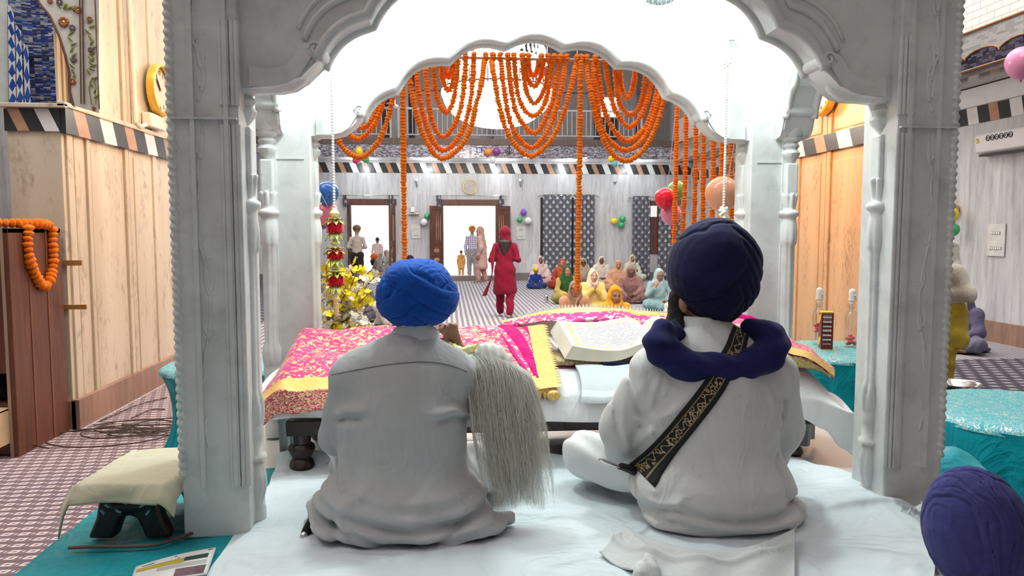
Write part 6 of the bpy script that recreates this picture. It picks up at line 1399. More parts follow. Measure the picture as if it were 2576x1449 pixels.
# ---------------------------------------------------------------- balloons
BC = dict(blue=(.03, .17, .55), pink=(.80, .22, .30), red=(.75, .02, .05), green=(.20, .50, .12), peach=(.86, .42, .25), violet=(.20, .08, .50), white=(.72, .72, .74), yellow=(.80, .62, .03), mint=(.05, .42, .16), purple=(.26, .05, .28), orange=(.72, .25, .06), aqua=(.15, .45, .50), rose=(.72, .28, .48), hot=(.72, .05, .22))
BMAT = {k: balloon('balloon_'+k, c) for k, c in BC.items()}
def bln(px, py, rpx, Y, col, label, tilt=(0, 0), group=None, long=1.18, tie_to=None):
    c = PY(px, py, Y); R_ = rpx/FPX*(c-Vector((0, 0, CH))).length
    if Y > 20: c = PY(px, py, Y-R_); R_ = rpx/FPX*(c-Vector((0, 0, CH))).length
    o_ = empty('balloon', c, 0, label, 'balloon', group); o_.rotation_euler = (tilt[0], tilt[1], 0); m = MB()
    pr = [(.004, -1.30), (.10, -1.26), (.05, -1.20)]+[(math.sin(t)*(1-.10*(t/PI)**3*math.cos(t)*-1), -math.cos(PI-t)*-1*1.0 if False else (math.cos(t)*(1.0 if t < PI/2 else long))) for t in np.linspace(PI*.97, .02, 18)]
    m.lathe([(r*R_, z*R_) for r, z in pr], (0, 0, 0), 28); m.build('skin', BMAT[col], o_)
    m = MB(); m.lathe([(.09*R_, -1.34*R_), (.05*R_, -1.26*R_), (.03*R_, -1.18*R_)], (0, 0, 0), 10); m.build('knot', BMAT[col], o_)
    if tie_to is not None:
        e = Matrix.Rotation(tilt[1], 3, 'Y').inverted() @ (Vector(tie_to)-c); MB().tube([(0, 0, -1.3*R_), Vector((e.x*.5, e.y*.5, (e.z-1.3*R_)*.5-.05)), e], .0022, 5).build('string', MAT['white'], o_)
    return o_
bln(824, 484, 27, 5.2, 'blue', 'blue balloon by the left inner post above the pink balloon', tie_to=(-.80, 3.885, 2.2)); bln(822, 536, 28, 5.25, 'pink', 'pink balloon beside the left red flower pendant, under the blue balloon', (0, .6), tie_to=(-.80, 3.885, 2.15)); bln(812, 567, 9, 5.3, 'violet', 'small violet balloon below the pink balloon at the left post', tie_to=(-.80, 3.885, 2.1))
bln(1673, 497, 25, 6.35, 'red', 'round red balloon in the group right of centre', tie_to=PY(1706, 205, 6.12)); bln(1702, 477, 22, 6.5, 'green', 'green balloon behind the red balloon', tie_to=PY(1706, 205, 6.12)); bln(1688, 537, 25, 6.45, 'rose', 'pink balloon below the red balloon', tie_to=PY(1706, 205, 6.12)); bln(1817, 487, 41, 5.05, 'peach', 'very large peach balloon behind the right pearl string', long=1.05, tie_to=(1.60, 3.885, 2.7))
W = WB-.03
for args in ((1317, 535, 8, 'violet', 'violet balloon on the far wall above a white and a green one', (3.1, 0)), (1308, 552, 7, 'mint', 'green balloon below the violet one on the far wall', (0, 1.3)), (1328, 555, 9, 'white', 'white balloon below the violet one on the far wall', (0, -1.2)), (1074, 544, 7, 'mint', 'green balloon at the left edge of the middle door', (3.1, 0)), (1067, 559, 9, 'white', 'white balloon under the green one left of the middle door', (0, 1.3)),
             (1546, 556, 8, 'yellow', 'yellow balloon on the far wall between the curtains', (0, 1.5)), (1566, 551, 8, 'mint', 'upper green balloon beside the yellow one between the curtains', (2.4, -.6)), (1563, 566, 8, 'mint', 'lower green balloon beside the yellow one between the curtains', (.5, -1))):
    bln(args[0], args[1], args[2], W, args[3], args[4], args[5])
for args in ((903, 381, 10, 'yellow', 'olive yellow balloon on the balcony front behind the leftmost garland loop', (3.1, 0)), (897, 402, 9, 'hot', 'dark pink balloon under the olive yellow balloon', (0, .9)), (919, 400, 9, 'mint', 'green balloon at the bottom of the leftmost garland loop', (0, -.9)), (1229, 382, 10, 'orange', 'orange balloon on the balcony front beside a purple one', (0, 1.2)), (1249, 381, 9, 'purple', 'purple balloon on the balcony front beside the orange one', (0, -1.2)), (1240, 402, 8, 'white', 'white balloon hanging below the orange and purple balloons', (0, 0)),
             (1540, 398, 9, 'yellow', 'yellow-green balloon at the bottom of the right garland loops', (0, 1)), (1546, 411, 8, 'aqua', 'aqua balloon at the bottom of the right garland loops', (0, -.5)), (1737, 412, 8, 'aqua', 'aqua balloon between the strands of the right row', (0, 0)), (1735, 394, 6, 'yellow', 'yellow balloon between the strands of the right row', (3, 0))):
    bln(args[0], args[1], args[2], 22.13, args[3], args[4], args[5])
c = PX(2396, 540, RX-.25); bln(2394, 541, 15, c.y, 'yellow', 'yellow balloon beside the right front post above a green one', (3, 0)); bln(2398, 577, 13, c.y, 'mint', 'green balloon beside the right front post under a yellow one'); bln(2396, 528, 13, c.y+.25, 'orange', 'orange balloon peeping above the yellow one by the right front post')
c = PX(2570, 156, 6.7); bln(2570, 156, 30, c.y, 'rose', 'large pink balloon hanging at the upper right edge')
bln(2158, 1108, 9, 3.3, 'hot', 'small pink balloon on the platform behind the right front post')
# ---------------------------------------------------------------- yellow and white blossoms in a vase
vase = empty('flower_vase', (-.66, 4.12, PZ0-.012), 0, 'white vase of yellow and white blossom sprays beside the left inner post', 'flowers'); vo = Vector(vase.location)
MB().lathe([(.07, 0), (.10, .02), (.12, .10), (.09, .22), (.06, .28), (.075, .32)], (0, 0, 0), 28).build('vase', MAT['white'], vase)
yb = MB(); wb = MB(); st = MB(); rd = random.Random(21)
def blossom(m, c, r, rd):
    R_ = Matrix.Rotation(rd.uniform(0, 6), 3, 'Z') @ Matrix.Rotation(rd.uniform(-1.2, 1.2), 3, 'X') @ Matrix.Rotation(rd.uniform(-1.2, 1.2), 3, 'Y')
    for q in range(5):
        a = 2*PI*q/5; u = Vector((math.cos(a), math.sin(a), 0)); w_ = Vector((-math.sin(a), math.cos(a), 0)); z = Vector((0, 0, 1))
        pts_ = [Vector((0, 0, 0)), u*.5+w_*.38+z*.18, u*.95+w_*.42+z*.45, u*1.1+z*.42, u*.95-w_*.42+z*.45, u*.5-w_*.38+z*.18, u*.6+z*.10]
        m.add([c+R_ @ (p*r) for p in pts_], [(0, 1, 6), (1, 2, 6), (2, 3, 6), (3, 4, 6), (4, 5, 6), (5, 0, 6)])
sprays = [(900, 665, 0), (915, 700, 1), (880, 690, 0), (850, 700, 1), (822, 690, 0), (835, 715, 1), (868, 730, 0), (845, 745, 0), (825, 760, 1), (890, 760, 1), (915, 745, 0), (850, 780, 1), (820, 790, 1), (870, 800, 0), (835, 815, 0), (860, 830, 1), (925, 815, 0), (812, 735, 1), (840, 665, 0), (905, 790, 1), (890, 720, 1), (870, 765, 1), (828, 845, 0), (880, 845, 1), (940, 690, 1), (930, 730, 0), (818, 670, 0), (855, 812, 1), (845, 730, 1), (905, 835, 0)]
for i, (x, y, k) in enumerate(sprays):
    Yd = 4.0+rd.uniform(-.10, .25); p = PY(x+3, y+4, Yd)-vo; q0 = Vector((rd.uniform(-.03, .03), rd.uniform(-.03, .03), .31)); md = q0.lerp(p, .55)+Vector((p.x*.05, 0, .06))
    path = [crv([q0, md, p], t) for t in np.linspace(0, 1, 12)]; st.tube(path, .0025, 5)
    for j in range(9 if i % 3 else 12):
        t = 1-.62*j/10*rd.uniform(.8, 1.1); c = crv(path, max(.05, min(1, t)))+Vector((rd.uniform(-.035, .035), rd.uniform(-.04, .04), rd.uniform(-.03, .035))); kk = k if rd.random() > .2 else 1-k; blossom(wb if kk else yb, c, rd.uniform(.020, .030), rd)
st.build('stems', simple('brown_twig', (.14, .09, .04), .7), vase); yb.build('yellow_blossoms', simple('yellow_silk', (.86, .66, .01), .6, var=.12), vase, angle=180); wb.build('white_blossoms', simple('cream_silk', (.82, .78, .64), .6, var=.1), vase, angle=180)
# ---------------------------------------------------------------- things on the far wall
def rodcurt(x0, x1, y, bits, label, glab):
    a, b = PY(x0, y, WB-.10), PY(x1, y, WB-.10); r = empty('curtain_rod', a, 0, label, 'curtain rod'); d = b-a; m = MB(); m.tube([(0, 0, 0), d], .012, 8)
    for p in (Vector((0, 0, 0)), d): m.sphere(p, .028, 10, 6); m.tube([p+d.normalized()*.06*(1 if p.length < .01 else -1), p+d.normalized()*.06*(1 if p.length < .01 else -1)+Vector((0, .10, 0))], .01, 6)
    m.build('rod', MAT['steel'], r); return r
for x0, x1, y, l in ((846, 1002, 491, 'steel curtain rod over the left doorway'), (1096, 1272, 492, 'steel curtain rod over the middle doorway'), (1354, 1506, 492, 'steel curtain rod over the closed curtains'), (1582, 1738, 496, 'steel curtain rod over the parted curtains')): rodcurt(x0, x1, y, None, l, None)
def curtain(pts_top, ybot, label, amp=.03, folds=5, group=None, Yc=WB-.11):
    x0, x1, yt = pts_top; a, b = PY(x0, yt, Yc), PY(x1, yt, Yc); zb = PY(x0, ybot, Yc).z; w_ = (b-a).x
    o = MB().grid(lambda u, v: Vector((u*w_, amp*math.sin(u*2*PI*folds)*(1-.3*v)-.02, (zb-a.z)*v)), 60, 8, uv=lambda u, v: (u*w_*1.12+a.x, (a.z+(zb-a.z)*v))).build('curtain', MAT['curtain'], angle=180); o.location = a
    return tag(o, label, 'curtain', group)
curtain((1366, 1438, 489), 695, 'closed charcoal curtain with pale spade leaves, left panel of the first window'); curtain((1443, 1496, 489), 695, 'closed charcoal curtain with pale spade leaves, right panel of the first window'); curtain((1592, 1636, 493), 697, 'charcoal leaf curtain at the left of the parted window'); curtain((1657, 1712, 493), 697, 'charcoal leaf curtain at the right of the parted window behind balloons')
for x0, x1, y, l in ((862, 872, 491, 'grey curtain gathered at the left of the left doorway'), (978, 990, 491, 'grey curtain gathered at the right of the left doorway'), (1098, 1110, 491, 'grey curtain gathered at the left of the middle doorway'), (1256, 1268, 491, 'grey curtain gathered at the right of the middle doorway')):
    curtain((x0, x1, y), 520, l, .03, 2)
for i, (x0, x1) in enumerate(((1360, 1366), (1437, 1443), (1488, 1492))):
    a, b = PY(x0, 497, WB-.03), PY(x1, 692, WB-.03); struct('window_%d' % (2+i), MB().bb((a.x, WB-.04, b.z), (b.x, WB, a.z)), simple('dark_window_gap', (.015, .012, .012), .5), smooth=False)
a, b = PY(1634, 505, WB-.03), PY(1664, 638, WB-.03); m = MB(); fw = b.x-a.x
m.bb((a.x, WB-.05, a.z-.16), (b.x, WB, a.z)); m.bb((a.x, WB-.05, b.z), (b.x, WB, 2.03)); m.bb((a.x, WB-.05, 2.03), (WN[0], WB, 2.42)); m.bb((WN[1]-.10, WB-.05, 2.03), (WN[1]-.04, WB, 2.42)); m.bb((b.x-.03, WB-.05, 2.03), (b.x+.05, WB, 2.42)); struct('window_5', m, MAT['door_wood'], smooth=False)
# round plaque
pc = PY(1183, 470, WB-.03); pq = empty('wall_plaque', pc, 0, 'round shiny plaque with a gold rim on the wall above the middle door', 'plaque'); m = MB(); R_ = .225
m.grid(lambda u, v: Vector((R_*(1+.05*math.cos(v*2*PI))*math.cos(u*2*PI), -.02-.02*math.sin(v*2*PI), R_*(1+.05*math.cos(v*2*PI))*math.sin(u*2*PI))), 48, 10, True, True); m.build('rim', MAT['gold'], pq); m = MB(); m.lathe([(.0, .0), (R_, 0), (R_, .02), (.0, .02)], (0, 0, 0), 48); o = m.build('disc', simple('glossy_plaque_glass', (.36, .33, .30), .25, .0), pq); o.rotation_euler = (PI/2, 0, 0)
def small_wall(name, px, py, fn, label, cat, Y=WB): p = PY(px, py, Y-.01); r = empty(name, p, 0, label, cat); fn(r); return r
def sconce(r):
    MB().sphere((0, -.06, .04), .05, 14, 8).build('globe', MAT['white'], r); m = MB(); m.tube([(0, 0, 0), (0, -.05, 0), (0, -.06, -.05), (.01, -.05, -.13), (.02, -.05, -.19)], [.012, .012, .02, .022, .006], 8); m.build('bracket', simple('grey_metal', (.15, .15, .15), .4), r)
small_wall('wall_lamp', 1048, 457, sconce, 'small white globe lamp on the wall left of the round plaque', 'lamp'); small_wall('wall_lamp', 1308, 457, sconce, 'small white globe lamp on the wall right of the round plaque', 'lamp')
small_wall('wall_hook', 1547, 461, lambda r: MB().tube([(-.04, 0, .04), (0, -.05, 0), (.03, -.06, .05), (-.01, -.05, -.06)], [.012, .02, .016, .008], 8).build('hook', simple('dark_metal_hook', (.1, .1, .1), .4), r), 'small dark hook on the wall between the two curtained windows', 'hook')
def board(w_, h_):
    def f(r):
        MB().bb((-w_/2, -.02, -h_/2), (w_/2, 0, h_/2)).build('plate', simple('pale_switch_plate', (.62, .62, .60), .35), r, bevel=.004)
        for z, ww in ((h_*.22, w_*.5), (-h_*.25, w_*.72)):
            s_ = MB().bb((-ww/2, -.026, z-.022), (ww/2, -.018, z+.022)).build('switch_strip', simple('grey_switch_strip', (.35, .33, .30), .4), r)
            for q in range(4 if z > 0 else 6): n = 4 if z > 0 else 6; MB().bb((-ww/2+ww*(q+.22)/n, -.032, z-.014), (-ww/2+ww*(q+.78)/n, -.024, z+.014)).build('switch', MAT['white'], s_, smooth=False)
    return f
small_wall('switchboard', 1310, 585, board(.30, .42), 'pale switchboard on the far wall right of the middle door', 'switchboard'); small_wall('switchboard', 1046, 583, board(.30, .42), 'pale switchboard on the far wall between the two doorways', 'switchboard')
small_wall('wall_box', 1038, 528, lambda r: (MB().bb((-.06, -.10, -.08), (.06, 0, .08)).build('case', MAT['white'], r, bevel=.01), MB().bb((-.14, -.16, -.14), (.20, 0, -.12)).build('shelf', MAT['steel'], r, bevel=.003)), 'small white box over a little shelf between the two doorways', 'box')
sb = empty('switchboard', PX(2508, 604, RX-.005), -PI/2, 'large silver switchboard on the right wall below the air conditioner', 'switchboard'); board(.34, .46)(sb); sb.rotation_euler = (0, 0, -PI/2)
# soffit spotlights
SPX = [(1038, 397), (1173, 397), (1324, 397), (1470, 398), (1600, 398)]
for i, (x, y) in enumerate(SPX):
    c = PZ(x, y, 3.728); o = MB().lathe([(.0, .0), (.07, .0), (.085, .006), (.085, .0), (.0, -.004)], (0, 0, 0), 20, caps=False).build('downlight', MAT['bulb']); o.location = c; tag(o, 'round downlight under the far balcony, %s' % ['leftmost of the row', 'left of the middle garland loops', 'under the garland loops before the chandelier', 'right of the middle strand', 'near the right row of strands'][i], 'light', 'downlights under the balcony')
# emblem and mosaic letters on the balcony front
em = empty('mosaic_emblem', PY(1281, 378, 22.166), 0, 'dark mosaic emblem of a ring and swords on the mirrored balcony front', 'emblem'); m = MB(); k = .115
m.tube([(k*.62*math.cos(a), 0, k*.62*math.sin(a)+.01) for a in np.linspace(0, 2*PI, 25)], .011, 6); m.tube([(0, 0, -k*.9), (0, 0, k*1.2)], [.02, .012], 6)
for s in (-1, 1): m.tube([(s*k*(1.05*math.cos(a)), 0, k*(1.0*math.sin(a))) for a in np.linspace(.5, -1.75, 14)], list(np.linspace(.006, .018, 14)), 6)
m.build('ring_and_swords', simple('dark_mosaic_lines', (.02, .02, .03), .3), em)
lt = empty('mosaic_letters', PY(1200, 378, 22.172), 0, 'blue mosaic lettering on the mirrored balcony front left of the emblem', 'letters'); m = MB()
for x in (-.02, .12, .26, .34): m.bb((x, -.008, -.07), (x+.03, 0, .07))
for x, w_, z in ((-.06, .5, .07), (-.02, .14, -.06), (.12, .10, 0), (.26, .1, .02)): m.bb((x, -.008, z-.014), (x+w_, 0, z+.014))
m.build('strokes', simple('blue_mosaic_strokes', (.03, .05, .22), .3), lt, smooth=False)
# ceiling fans hanging before the far balcony
def fan(px, py, Y, rot, label):
    c = PY(px, py, Y); r = empty('ceiling_fan', c, rot, label, 'fan'); MB().lathe([(.0, -.05), (.07, -.045), (.11, 0), (.08, .04), (.03, .06), (.0, .06)], (0, 0, 0), 24, caps=False).build('motor', MAT['white'], r)
    MB().tube([(0, 0, .05), (0, 0, 8.48-c.z)], .012, 8).build('rod', MAT['white'], r)
    for k in range(3):
        a = k*2*PI/3; m = MB(); m.grid(lambda u, v: Vector((math.cos(a)*(.09+.50*u)-math.sin(a)*(v-.5)*(.10+.04*u), math.sin(a)*(.09+.50*u)+math.cos(a)*(v-.5)*(.10+.04*u), .012*(v-.5))), 8, 3); m.build('blade', MAT['white'], r, solid=.008)
fan(994, 268, 21.0, .3, 'white ceiling fan hanging left of the chandelier'); fan(1376, 266, 20.5, .9, 'white ceiling fan hanging right of the chandelier')
# ---------------------------------------------------------------- people in the hall
def hexc(h): return tuple(((int(h[i:i+2], 16)/255)/12.92 if int(h[i:i+2], 16)/255 <= .04045 else ((int(h[i:i+2], 16)/255+.055)/1.055)**2.4) for i in (1, 3, 5))
def clm(h): return C_('cloth_'+h[1:], hexc(h), wr=.4, wscale=9)
def seat(px, py, label, rz=0.0, arms='lap', look=(0, 0, 0), lean=0.05, scarf=None, top='#999999', low='#888888', sk='mid', sc=1.0, ztop=None, glasses=False, sun=False, closed=False, turban=None, shawl=None, peak=0, bd=False, hair=False, drape=.3, group='people sitting in the hall', face=True, open_=.074):
    P = seated(lean, look, arms); zt = (P['hc'][2]+.135)*sc if ztop is None else ztop
    p = PZ(px, py, zt); o = empty('person', (p.x, p.y, .012), PI+rz, label, 'person', group, sc)
    body(o, P, .0125, 1.06, MAT['skin_'+sk], fingers=1.15)
    if face: face_parts(o, P['hc'], P['R'], 1.06, glasses, closed, sun)
    garment('tunic', o, P, clm(top), 'tunic', .014, 1.0, sleeve=.92, seatd=True); garment('trousers', o, P, clm(low), 'trousers', .015, 1.3)
    if hair or scarf: hair_cap(o, P)
    if shawl: garment('shawl', o, P, clm(shawl), 'shawl', .014, 1.2, hem=.16)
    if scarf: headscarf(o, P, clm(scarf), .012, drape=drape, peak=peak, open_=open_)
    if turban: small_turban(o, P, clm(turban))
    if bd: beard(o, P)
    return o
def stand(px, py, Y, label, rz=0.0, H=None, arms='down', look=(0, 0, 0), top='#999999', low='#555555', sk='mid', scarf=None, turban=None, shawl=None, hair=False, longhair=False, tun='tunic', hem=.45, stride=.10, drape=.3, bd=False, face=True, zb=.01, topmat=None):
    p = PY(px, py, Y); H_ = (p.z-zb)/1.0 if H is None else H; scl = 1.0
    if H_ < 1.45: scl = H_/1.6; H_ = 1.6; hem = .5
    Hh = H_-.03 if (scarf or turban) else H_
    P = standing(Hh, look, arms, stride); o = empty('person', (p.x, Y, zb), rz, label, 'person', 'people standing in the hall', scl)
    body(o, P, .0125, 1.06, MAT['skin_'+sk], fingers=1.15)
    if face: face_parts(o, P['hc'], P['R'])
    garment('tunic' if tun == 'tunic' else 'shirt', o, P, topmat or clm(top), tun, .015, 1.0, hem=hem, sleeve=.95); garment('trousers', o, P, clm(low), 'trousers', .015, 1.0)
    if shawl: garment('shawl', o, P, clm(shawl), 'shawl', .015, 1.2, hem=.70)
    if scarf: headscarf(o, P, clm(scarf), .012, drape=drape)
    if hair or longhair: hair_cap(o, P, longhair)
    if turban: small_turban(o, P, clm(turban))
    if bd: beard(o, P)
    return o, P
seat(1358, 644, 'woman in a pale pink shawl sitting behind a small boy in blue', .15, scarf='#e3c9c6', top='#d8b9b9', low='#c79ca5', shawl='#e0c6c4', sk='dark', drape=.45)
seat(1347, 675, 'small boy in blue tunic and yellow cap sitting before a pink shawled woman', .1, sc=.68, ztop=.56, top='#1f3c86', low='#22386f', sk='dark', turban='#d8c53a')
seat(1414, 651, 'woman in an orange-red headscarf sitting behind the woman in green', -.1, scarf='#c25a3c', top='#a8402c', low='#8a3325', drape=.45, look=(-.2, 0, 0))
seat(1424, 668, 'woman in a green headscarf and mustard tunic sitting cross-legged', .2, scarf='#2f5a2c', top='#b79c52', low='#8f8a4e', sk='mid', drape=.45, look=(-.1, -.1, 0))
seat(1467, 650, 'woman in dark sunglasses and beige scarf sitting behind the middle strand', -.1, scarf='#b8a894', top='#8c7d66', low='#77694f', sk='dark', glasses=True, sun=True, ztop=.82)
seat(1446, 706, 'woman in a brown hood and tan shawl with glasses, hands pressed together', 0, arms='pray', scarf='#9a7b66', top='#b98d6e', low='#a57a5e', shawl='#ba8e70', sk='mid', glasses=True, look=(-.15, -.1, 0))
seat(1490, 679, 'woman in pale yellow with a white headscarf, clasped hands under her chin', .05, arms='chin', scarf='#e4d3b0', top='#dfc069', low='#d2b361', sk='light', peak=.05, look=(.1, 0, 0), shawl='#dcc27a')
seat(1544, 719, 'woman in a bright yellow hood bowing with joined hands and closed eyes', .1, arms='pray', scarf='#e3a413', top='#e0a012', low='#d39510', shawl='#e2a315', sk='mid', closed=True, look=(0, -.25, 0))
seat(1512, 645, 'woman in cream white shawl and glasses against the far wall', -.05, scarf='#e6d8cb', top='#dccabc', low='#cdb8a8', shawl='#e2d4c6', sk='dark', glasses=True)
seat(1554, 655, 'woman in a peach headscarf sitting left of the mauve shawled woman', -.15, scarf='#d2a283', top='#c4926f', low='#b98a68', sk='mid', shawl='#c9987a', look=(.15, 0, 0))
seat(1590, 641, 'woman in white and green print with a pale green scarf by the parted curtain', -.1, scarf='#d6d3bd', top='#d3d6c2', low='#c5c9b2', sk='mid', drape=.18)
seat(1589, 682, 'woman wrapped in a mauve shawl looking down through glasses', -.35, scarf='#94706b', top='#8a6663', low='#755652', shawl='#916c67', sk='dark', ztop=.70, glasses=True, look=(.15, -.45, 0), lean=.2)
seat(1655, 676, 'woman in a light blue scarf and tunic looking down at her raised hand', .15, arms='raised', scarf='#a9c3c6', top='#8fb0b3', low='#7fa6ac', sk='mid', glasses=True, look=(0, -.3, 0))
seat(1704, 716, 'man in a pale green-white shirt half hidden by the navy turban', .2, top='#d3d6c8', low='#c6cabb', turban='#c08a2e', sk='mid', lean=.15)
# left side
seat(978, 697, 'man in white sitting with his arms round his knees left of the blue turban', .35, arms='knees', top='#e3d6cf', low='#dccfc8', turban='#b9b3ab', sk='dark', lean=.22)
seat(964, 641, 'man in an orange turban and grey jacket bending forward by the left doorway', -1.2, top='#8f8884', low='#7b7471', turban='#e06a1c', sk='mid', lean=.45, bd=True)
seat(975, 629, 'person in a grey hood sitting behind the man in the orange turban', -.8, scarf='#9c9892', top='#8a8680', low='#7c7872', sk='dark', drape=.45)
seat(1031, 646, 'dark turbaned man sitting just behind the blue turban', .1, top='#4d4a4c', low='#444', turban='#26262a', sk='dark', bd=True) if False else seat(1031, 646, 'dark turbaned man sitting just behind the blue turban', .1, top='#4d4a4c', low='#444444', turban='#26262a', sk='dark', bd=True)
seat(846, 640, 'man in black sitting behind the red flower pendant', -.5, top='#1d1d20', low='#1b1b1e', turban='#151517', sk='dark', bd=True)
seat(905, 690, 'person in a slate grey shirt sitting behind the yellow blossoms', .2, top='#5a5b66', low='#4b4c58', turban='#4a4b55', sk='dark')
# standing
stand(897, 567, 22.2, 'man in beige jumper and olive turban walking out of the left doorway', 0, arms='front', top='#b3a79d', low='#2b2427', turban='#6b5f42', tun='shirt', face=False, zb=.01)
stand(878, 556, 24.8, 'man in a dark grey turban standing outside the left doorway', PI/2, top='#3b4656', low='#33363d', turban='#4b4f4c', tun='shirt', bd=True, zb=.04)
def check_mat(name, a, b, c):
    t = NT(name); s = t.sep(t.tc()); k1 = t.m_('LESS_THAN', t.m_('FRACT', t.m_('MULTIPLY', s[0], 14.0)), .4); k2 = t.m_('LESS_THAN', t.m_('FRACT', t.m_('MULTIPLY', s[2], 14.0)), .4)
    return t.fin(t.mix(k2, t.mix(k1, c, a), t.mix(k1, b, tuple(x*.6 for x in a))), .85)
stand(949, 597, 26.5, 'boy in a pale checked shirt standing outside the left doorway', 0, low='#8d93a6', tun='shirt', hair=True, face=False, zb=.04, topmat=check_mat('pink_white_check', (.72, .40, .40), (.80, .6, .6), (.85, .82, .82)), sk='dark')
stand(1188, 569, 25.0, 'man in a blue and pink plaid shirt walking out of the middle doorway', 0, low='#9a9296', tun='shirt', turban='#d98a2c', face=False, zb=.04, topmat=check_mat('blue_pink_plaid', (.22, .32, .66), (.66, .36, .42), (.80, .72, .78)))
stand(1160, 630, 25.4, 'toddler in an orange print dress held by the hand outside the door', 0, top='#d9a35a', low='#caa06a', hair=True, face=False, zb=.04, stride=.04, hem=.3)
stand(1212, 567, 22.5, 'woman in a dusty pink shawl and suit standing in the middle doorway', rad(75), top='#c9a196', low='#c2968c', scarf='#b48e7c', shawl='#cba79c', sk='mid', hem=.42, drape=.4, stride=.09)
rw, RP = stand(1270, 571, 13.6, 'woman in a crimson suit and headscarf walking away across the carpet', rad(-8), top='#7e0a2b', low='#820b2c', scarf=None, longhair=True, hem=.42, stride=.17, face=False, sk='mid', arms='front')
hs = SDF(A3(RP['hc'])-.32, A3(RP['hc'])+.24, .011); g_ = lambda x, y, z: A3(RP['hc'])+A3((x, y, z))
hs.ell(g_(0, -.02, .035), (.105, .125, .115), k=.01); hs.cap(g_(0, -.03, -.03), g_(.02, -.05, -.15), .10, .115, k=.04, sq=(1, 1.2, 1)); hs.ell(g_(0, .13, -.03), (.075, .11, .11), k=.012, sub=True); hs.cut((-.15, 0, -1), -(RP['hc'][2]-.20)); hs.disp(lambda p: .004*np.sin(p[..., 0]*60+p[..., 2]*40)); hs.build('headscarf', clm('#760b28'), rw)
hl = SDF(A3(RP['hc'])-(.3, .35, .62), A3(RP['hc'])+.1, .011); hl.cap(g_(-.06, -.125, -.16), g_(-.03, -.15, -.36), .055, .022, k=.03, sq=(1, 1.3, 1)); hl.cap(g_(.06, -.125, -.16), g_(.03, -.15, -.34), .055, .022, k=.03, sq=(1, 1.3, 1)); hl.cap(g_(0, -.13, -.16), g_(0, -.155, -.40), .06, .02, k=.03, sq=(1, 1.3, 1)); hl.disp(lambda p: .004*np.sin(p[..., 0]*150+4*np.sin(p[..., 2]*20))); hl.build('long_hair', MAT['hair'], rw)
def dup_end(u, v):
    x = -.20-.12*v-.10*u; return Vector((x, -.06-.05*u+.03*math.sin(v*7), 1.22-.86*v+.02*math.sin(u*6)))
MB().grid(lambda u, v: Vector((-.17-.04*u-.16*v*v-.03*math.sin(v*8)*u, -.10-.10*u+.02*math.sin(u*9+v*4), 1.30-.90*v)), 12, 30).build('scarf_end', clm('#98182f'), rw, angle=180, solid=.003)
ys, YPp = stand(2397, 597, 7.15, 'woman in a yellow suit and white lace shawl standing half behind the right post', rad(80), arms='front', top='#d9c14e', low='#d3b93f', shawl='#e6e1d2', sk='mid', hair=True, hem=.40, look=(0, -.2, 0), stride=.05, scarf='#e8e4da')
seat(2440, 729, 'woman in a slate violet shawl sitting by the right wall', -1.25, scarf='#625f7d', top='#6d6a86', low='#6f7188', shawl='#66637f', sk='dark', drape=.45, lean=.15)
# ---------------------------------------------------------------- cabinet at the left with its garland
cb = empty('wooden_cabinet', (-3.42, 5.78, 0), 0, 'tall brown wooden cabinet with an open shelf and drawer, standing against the left column', 'cabinet'); cl = Vector(cb.location)
m = MB(); m.bb((.36, -.36, 0), (.40, .34, 1.615)); m.bb((-.42, -.36, 0), (-.38, .34, 1.615)); m.bb((-.42, -.36, 1.58), (.40, .34, 1.617)); m.bb((-.40, .30, .02), (.38, .33, 1.6)); m.bb((-.40, -.34, .02), (.38, .33, .10)); m.bb((-.40, -.33, .36), (.38, .33, .385)); m.build('carcass', MAT['cabinet'], cb, smooth=False, bevel=.003)
m = MB(); m.bb((.345, -.364, 0), (.366, -.352, 1.615)); m.build('edge_strip', MAT['cabinet_pale'], cb, smooth=False)
MB().bb((-.38, -.35, .60), (.355, -.32, 1.58)).build('front_panel', MAT['cabinet'], cb, smooth=False, bevel=.003)
dw = MB().bb((-.36, -.50, .12), (.34, -.30, .345)).build('drawer', MAT['cabinet'], cb, smooth=False, bevel=.004); m = MB(); m.bb((.32, -.505, .11), (.345, -.30, .355)).bb((-.36, -.505, .345), (.345, -.30, .357)).build('drawer_edge', simple('pale_ply_edge', (.55, .42, .25), .5), dw, smooth=False)
m = MB()
for y in (-.12, .12): m.bb((.398, y-.012, .02), (.404, y+.012, 1.60))
m.build('side_batten', wood('reddish_batten', (.14, .045, .025), (.21, .08, .04)), cb, smooth=False)
s = SDF((-.35, -.25, 0), (.35, .25, .25), .012); s.ell((0, 0, .08), (.25, .14, .085), k=.02); s.cap((-.1, 0, .14), (.12, .03, .15), .05, k=.04); s.disp(lambda p: .006*np.sin(p[..., 0]*40+p[..., 2]*50)); o = s.build('black_bag', MAT['black_cloth']); o.location = cl+Vector((.08, -.18, .383)); tag(o, 'black cloth bag lying on the open shelf of the cabinet', 'bag')
garland([PX(x, y, -3.0) for x, y in ((72, 566), (70, 620), (78, 665), (98, 708), (112, 720), (124, 706), (133, 660), (132, 610), (131, 570))], 'orange marigold loop hanging down the side of the wooden cabinet', 'cabinet garlands', r=.036, step=.040)
garland([Vector((-3.80, 5.55, 1.65)), Vector((-3.45, 5.50, 1.652)), Vector((-3.15, 5.55, 1.65)), Vector((-3.02, 5.75, 1.65)), Vector((-2.99, 5.93, 1.64))], 'orange marigold garland laid along the top of the wooden cabinet', 'cabinet garlands', r=.034, step=.040)
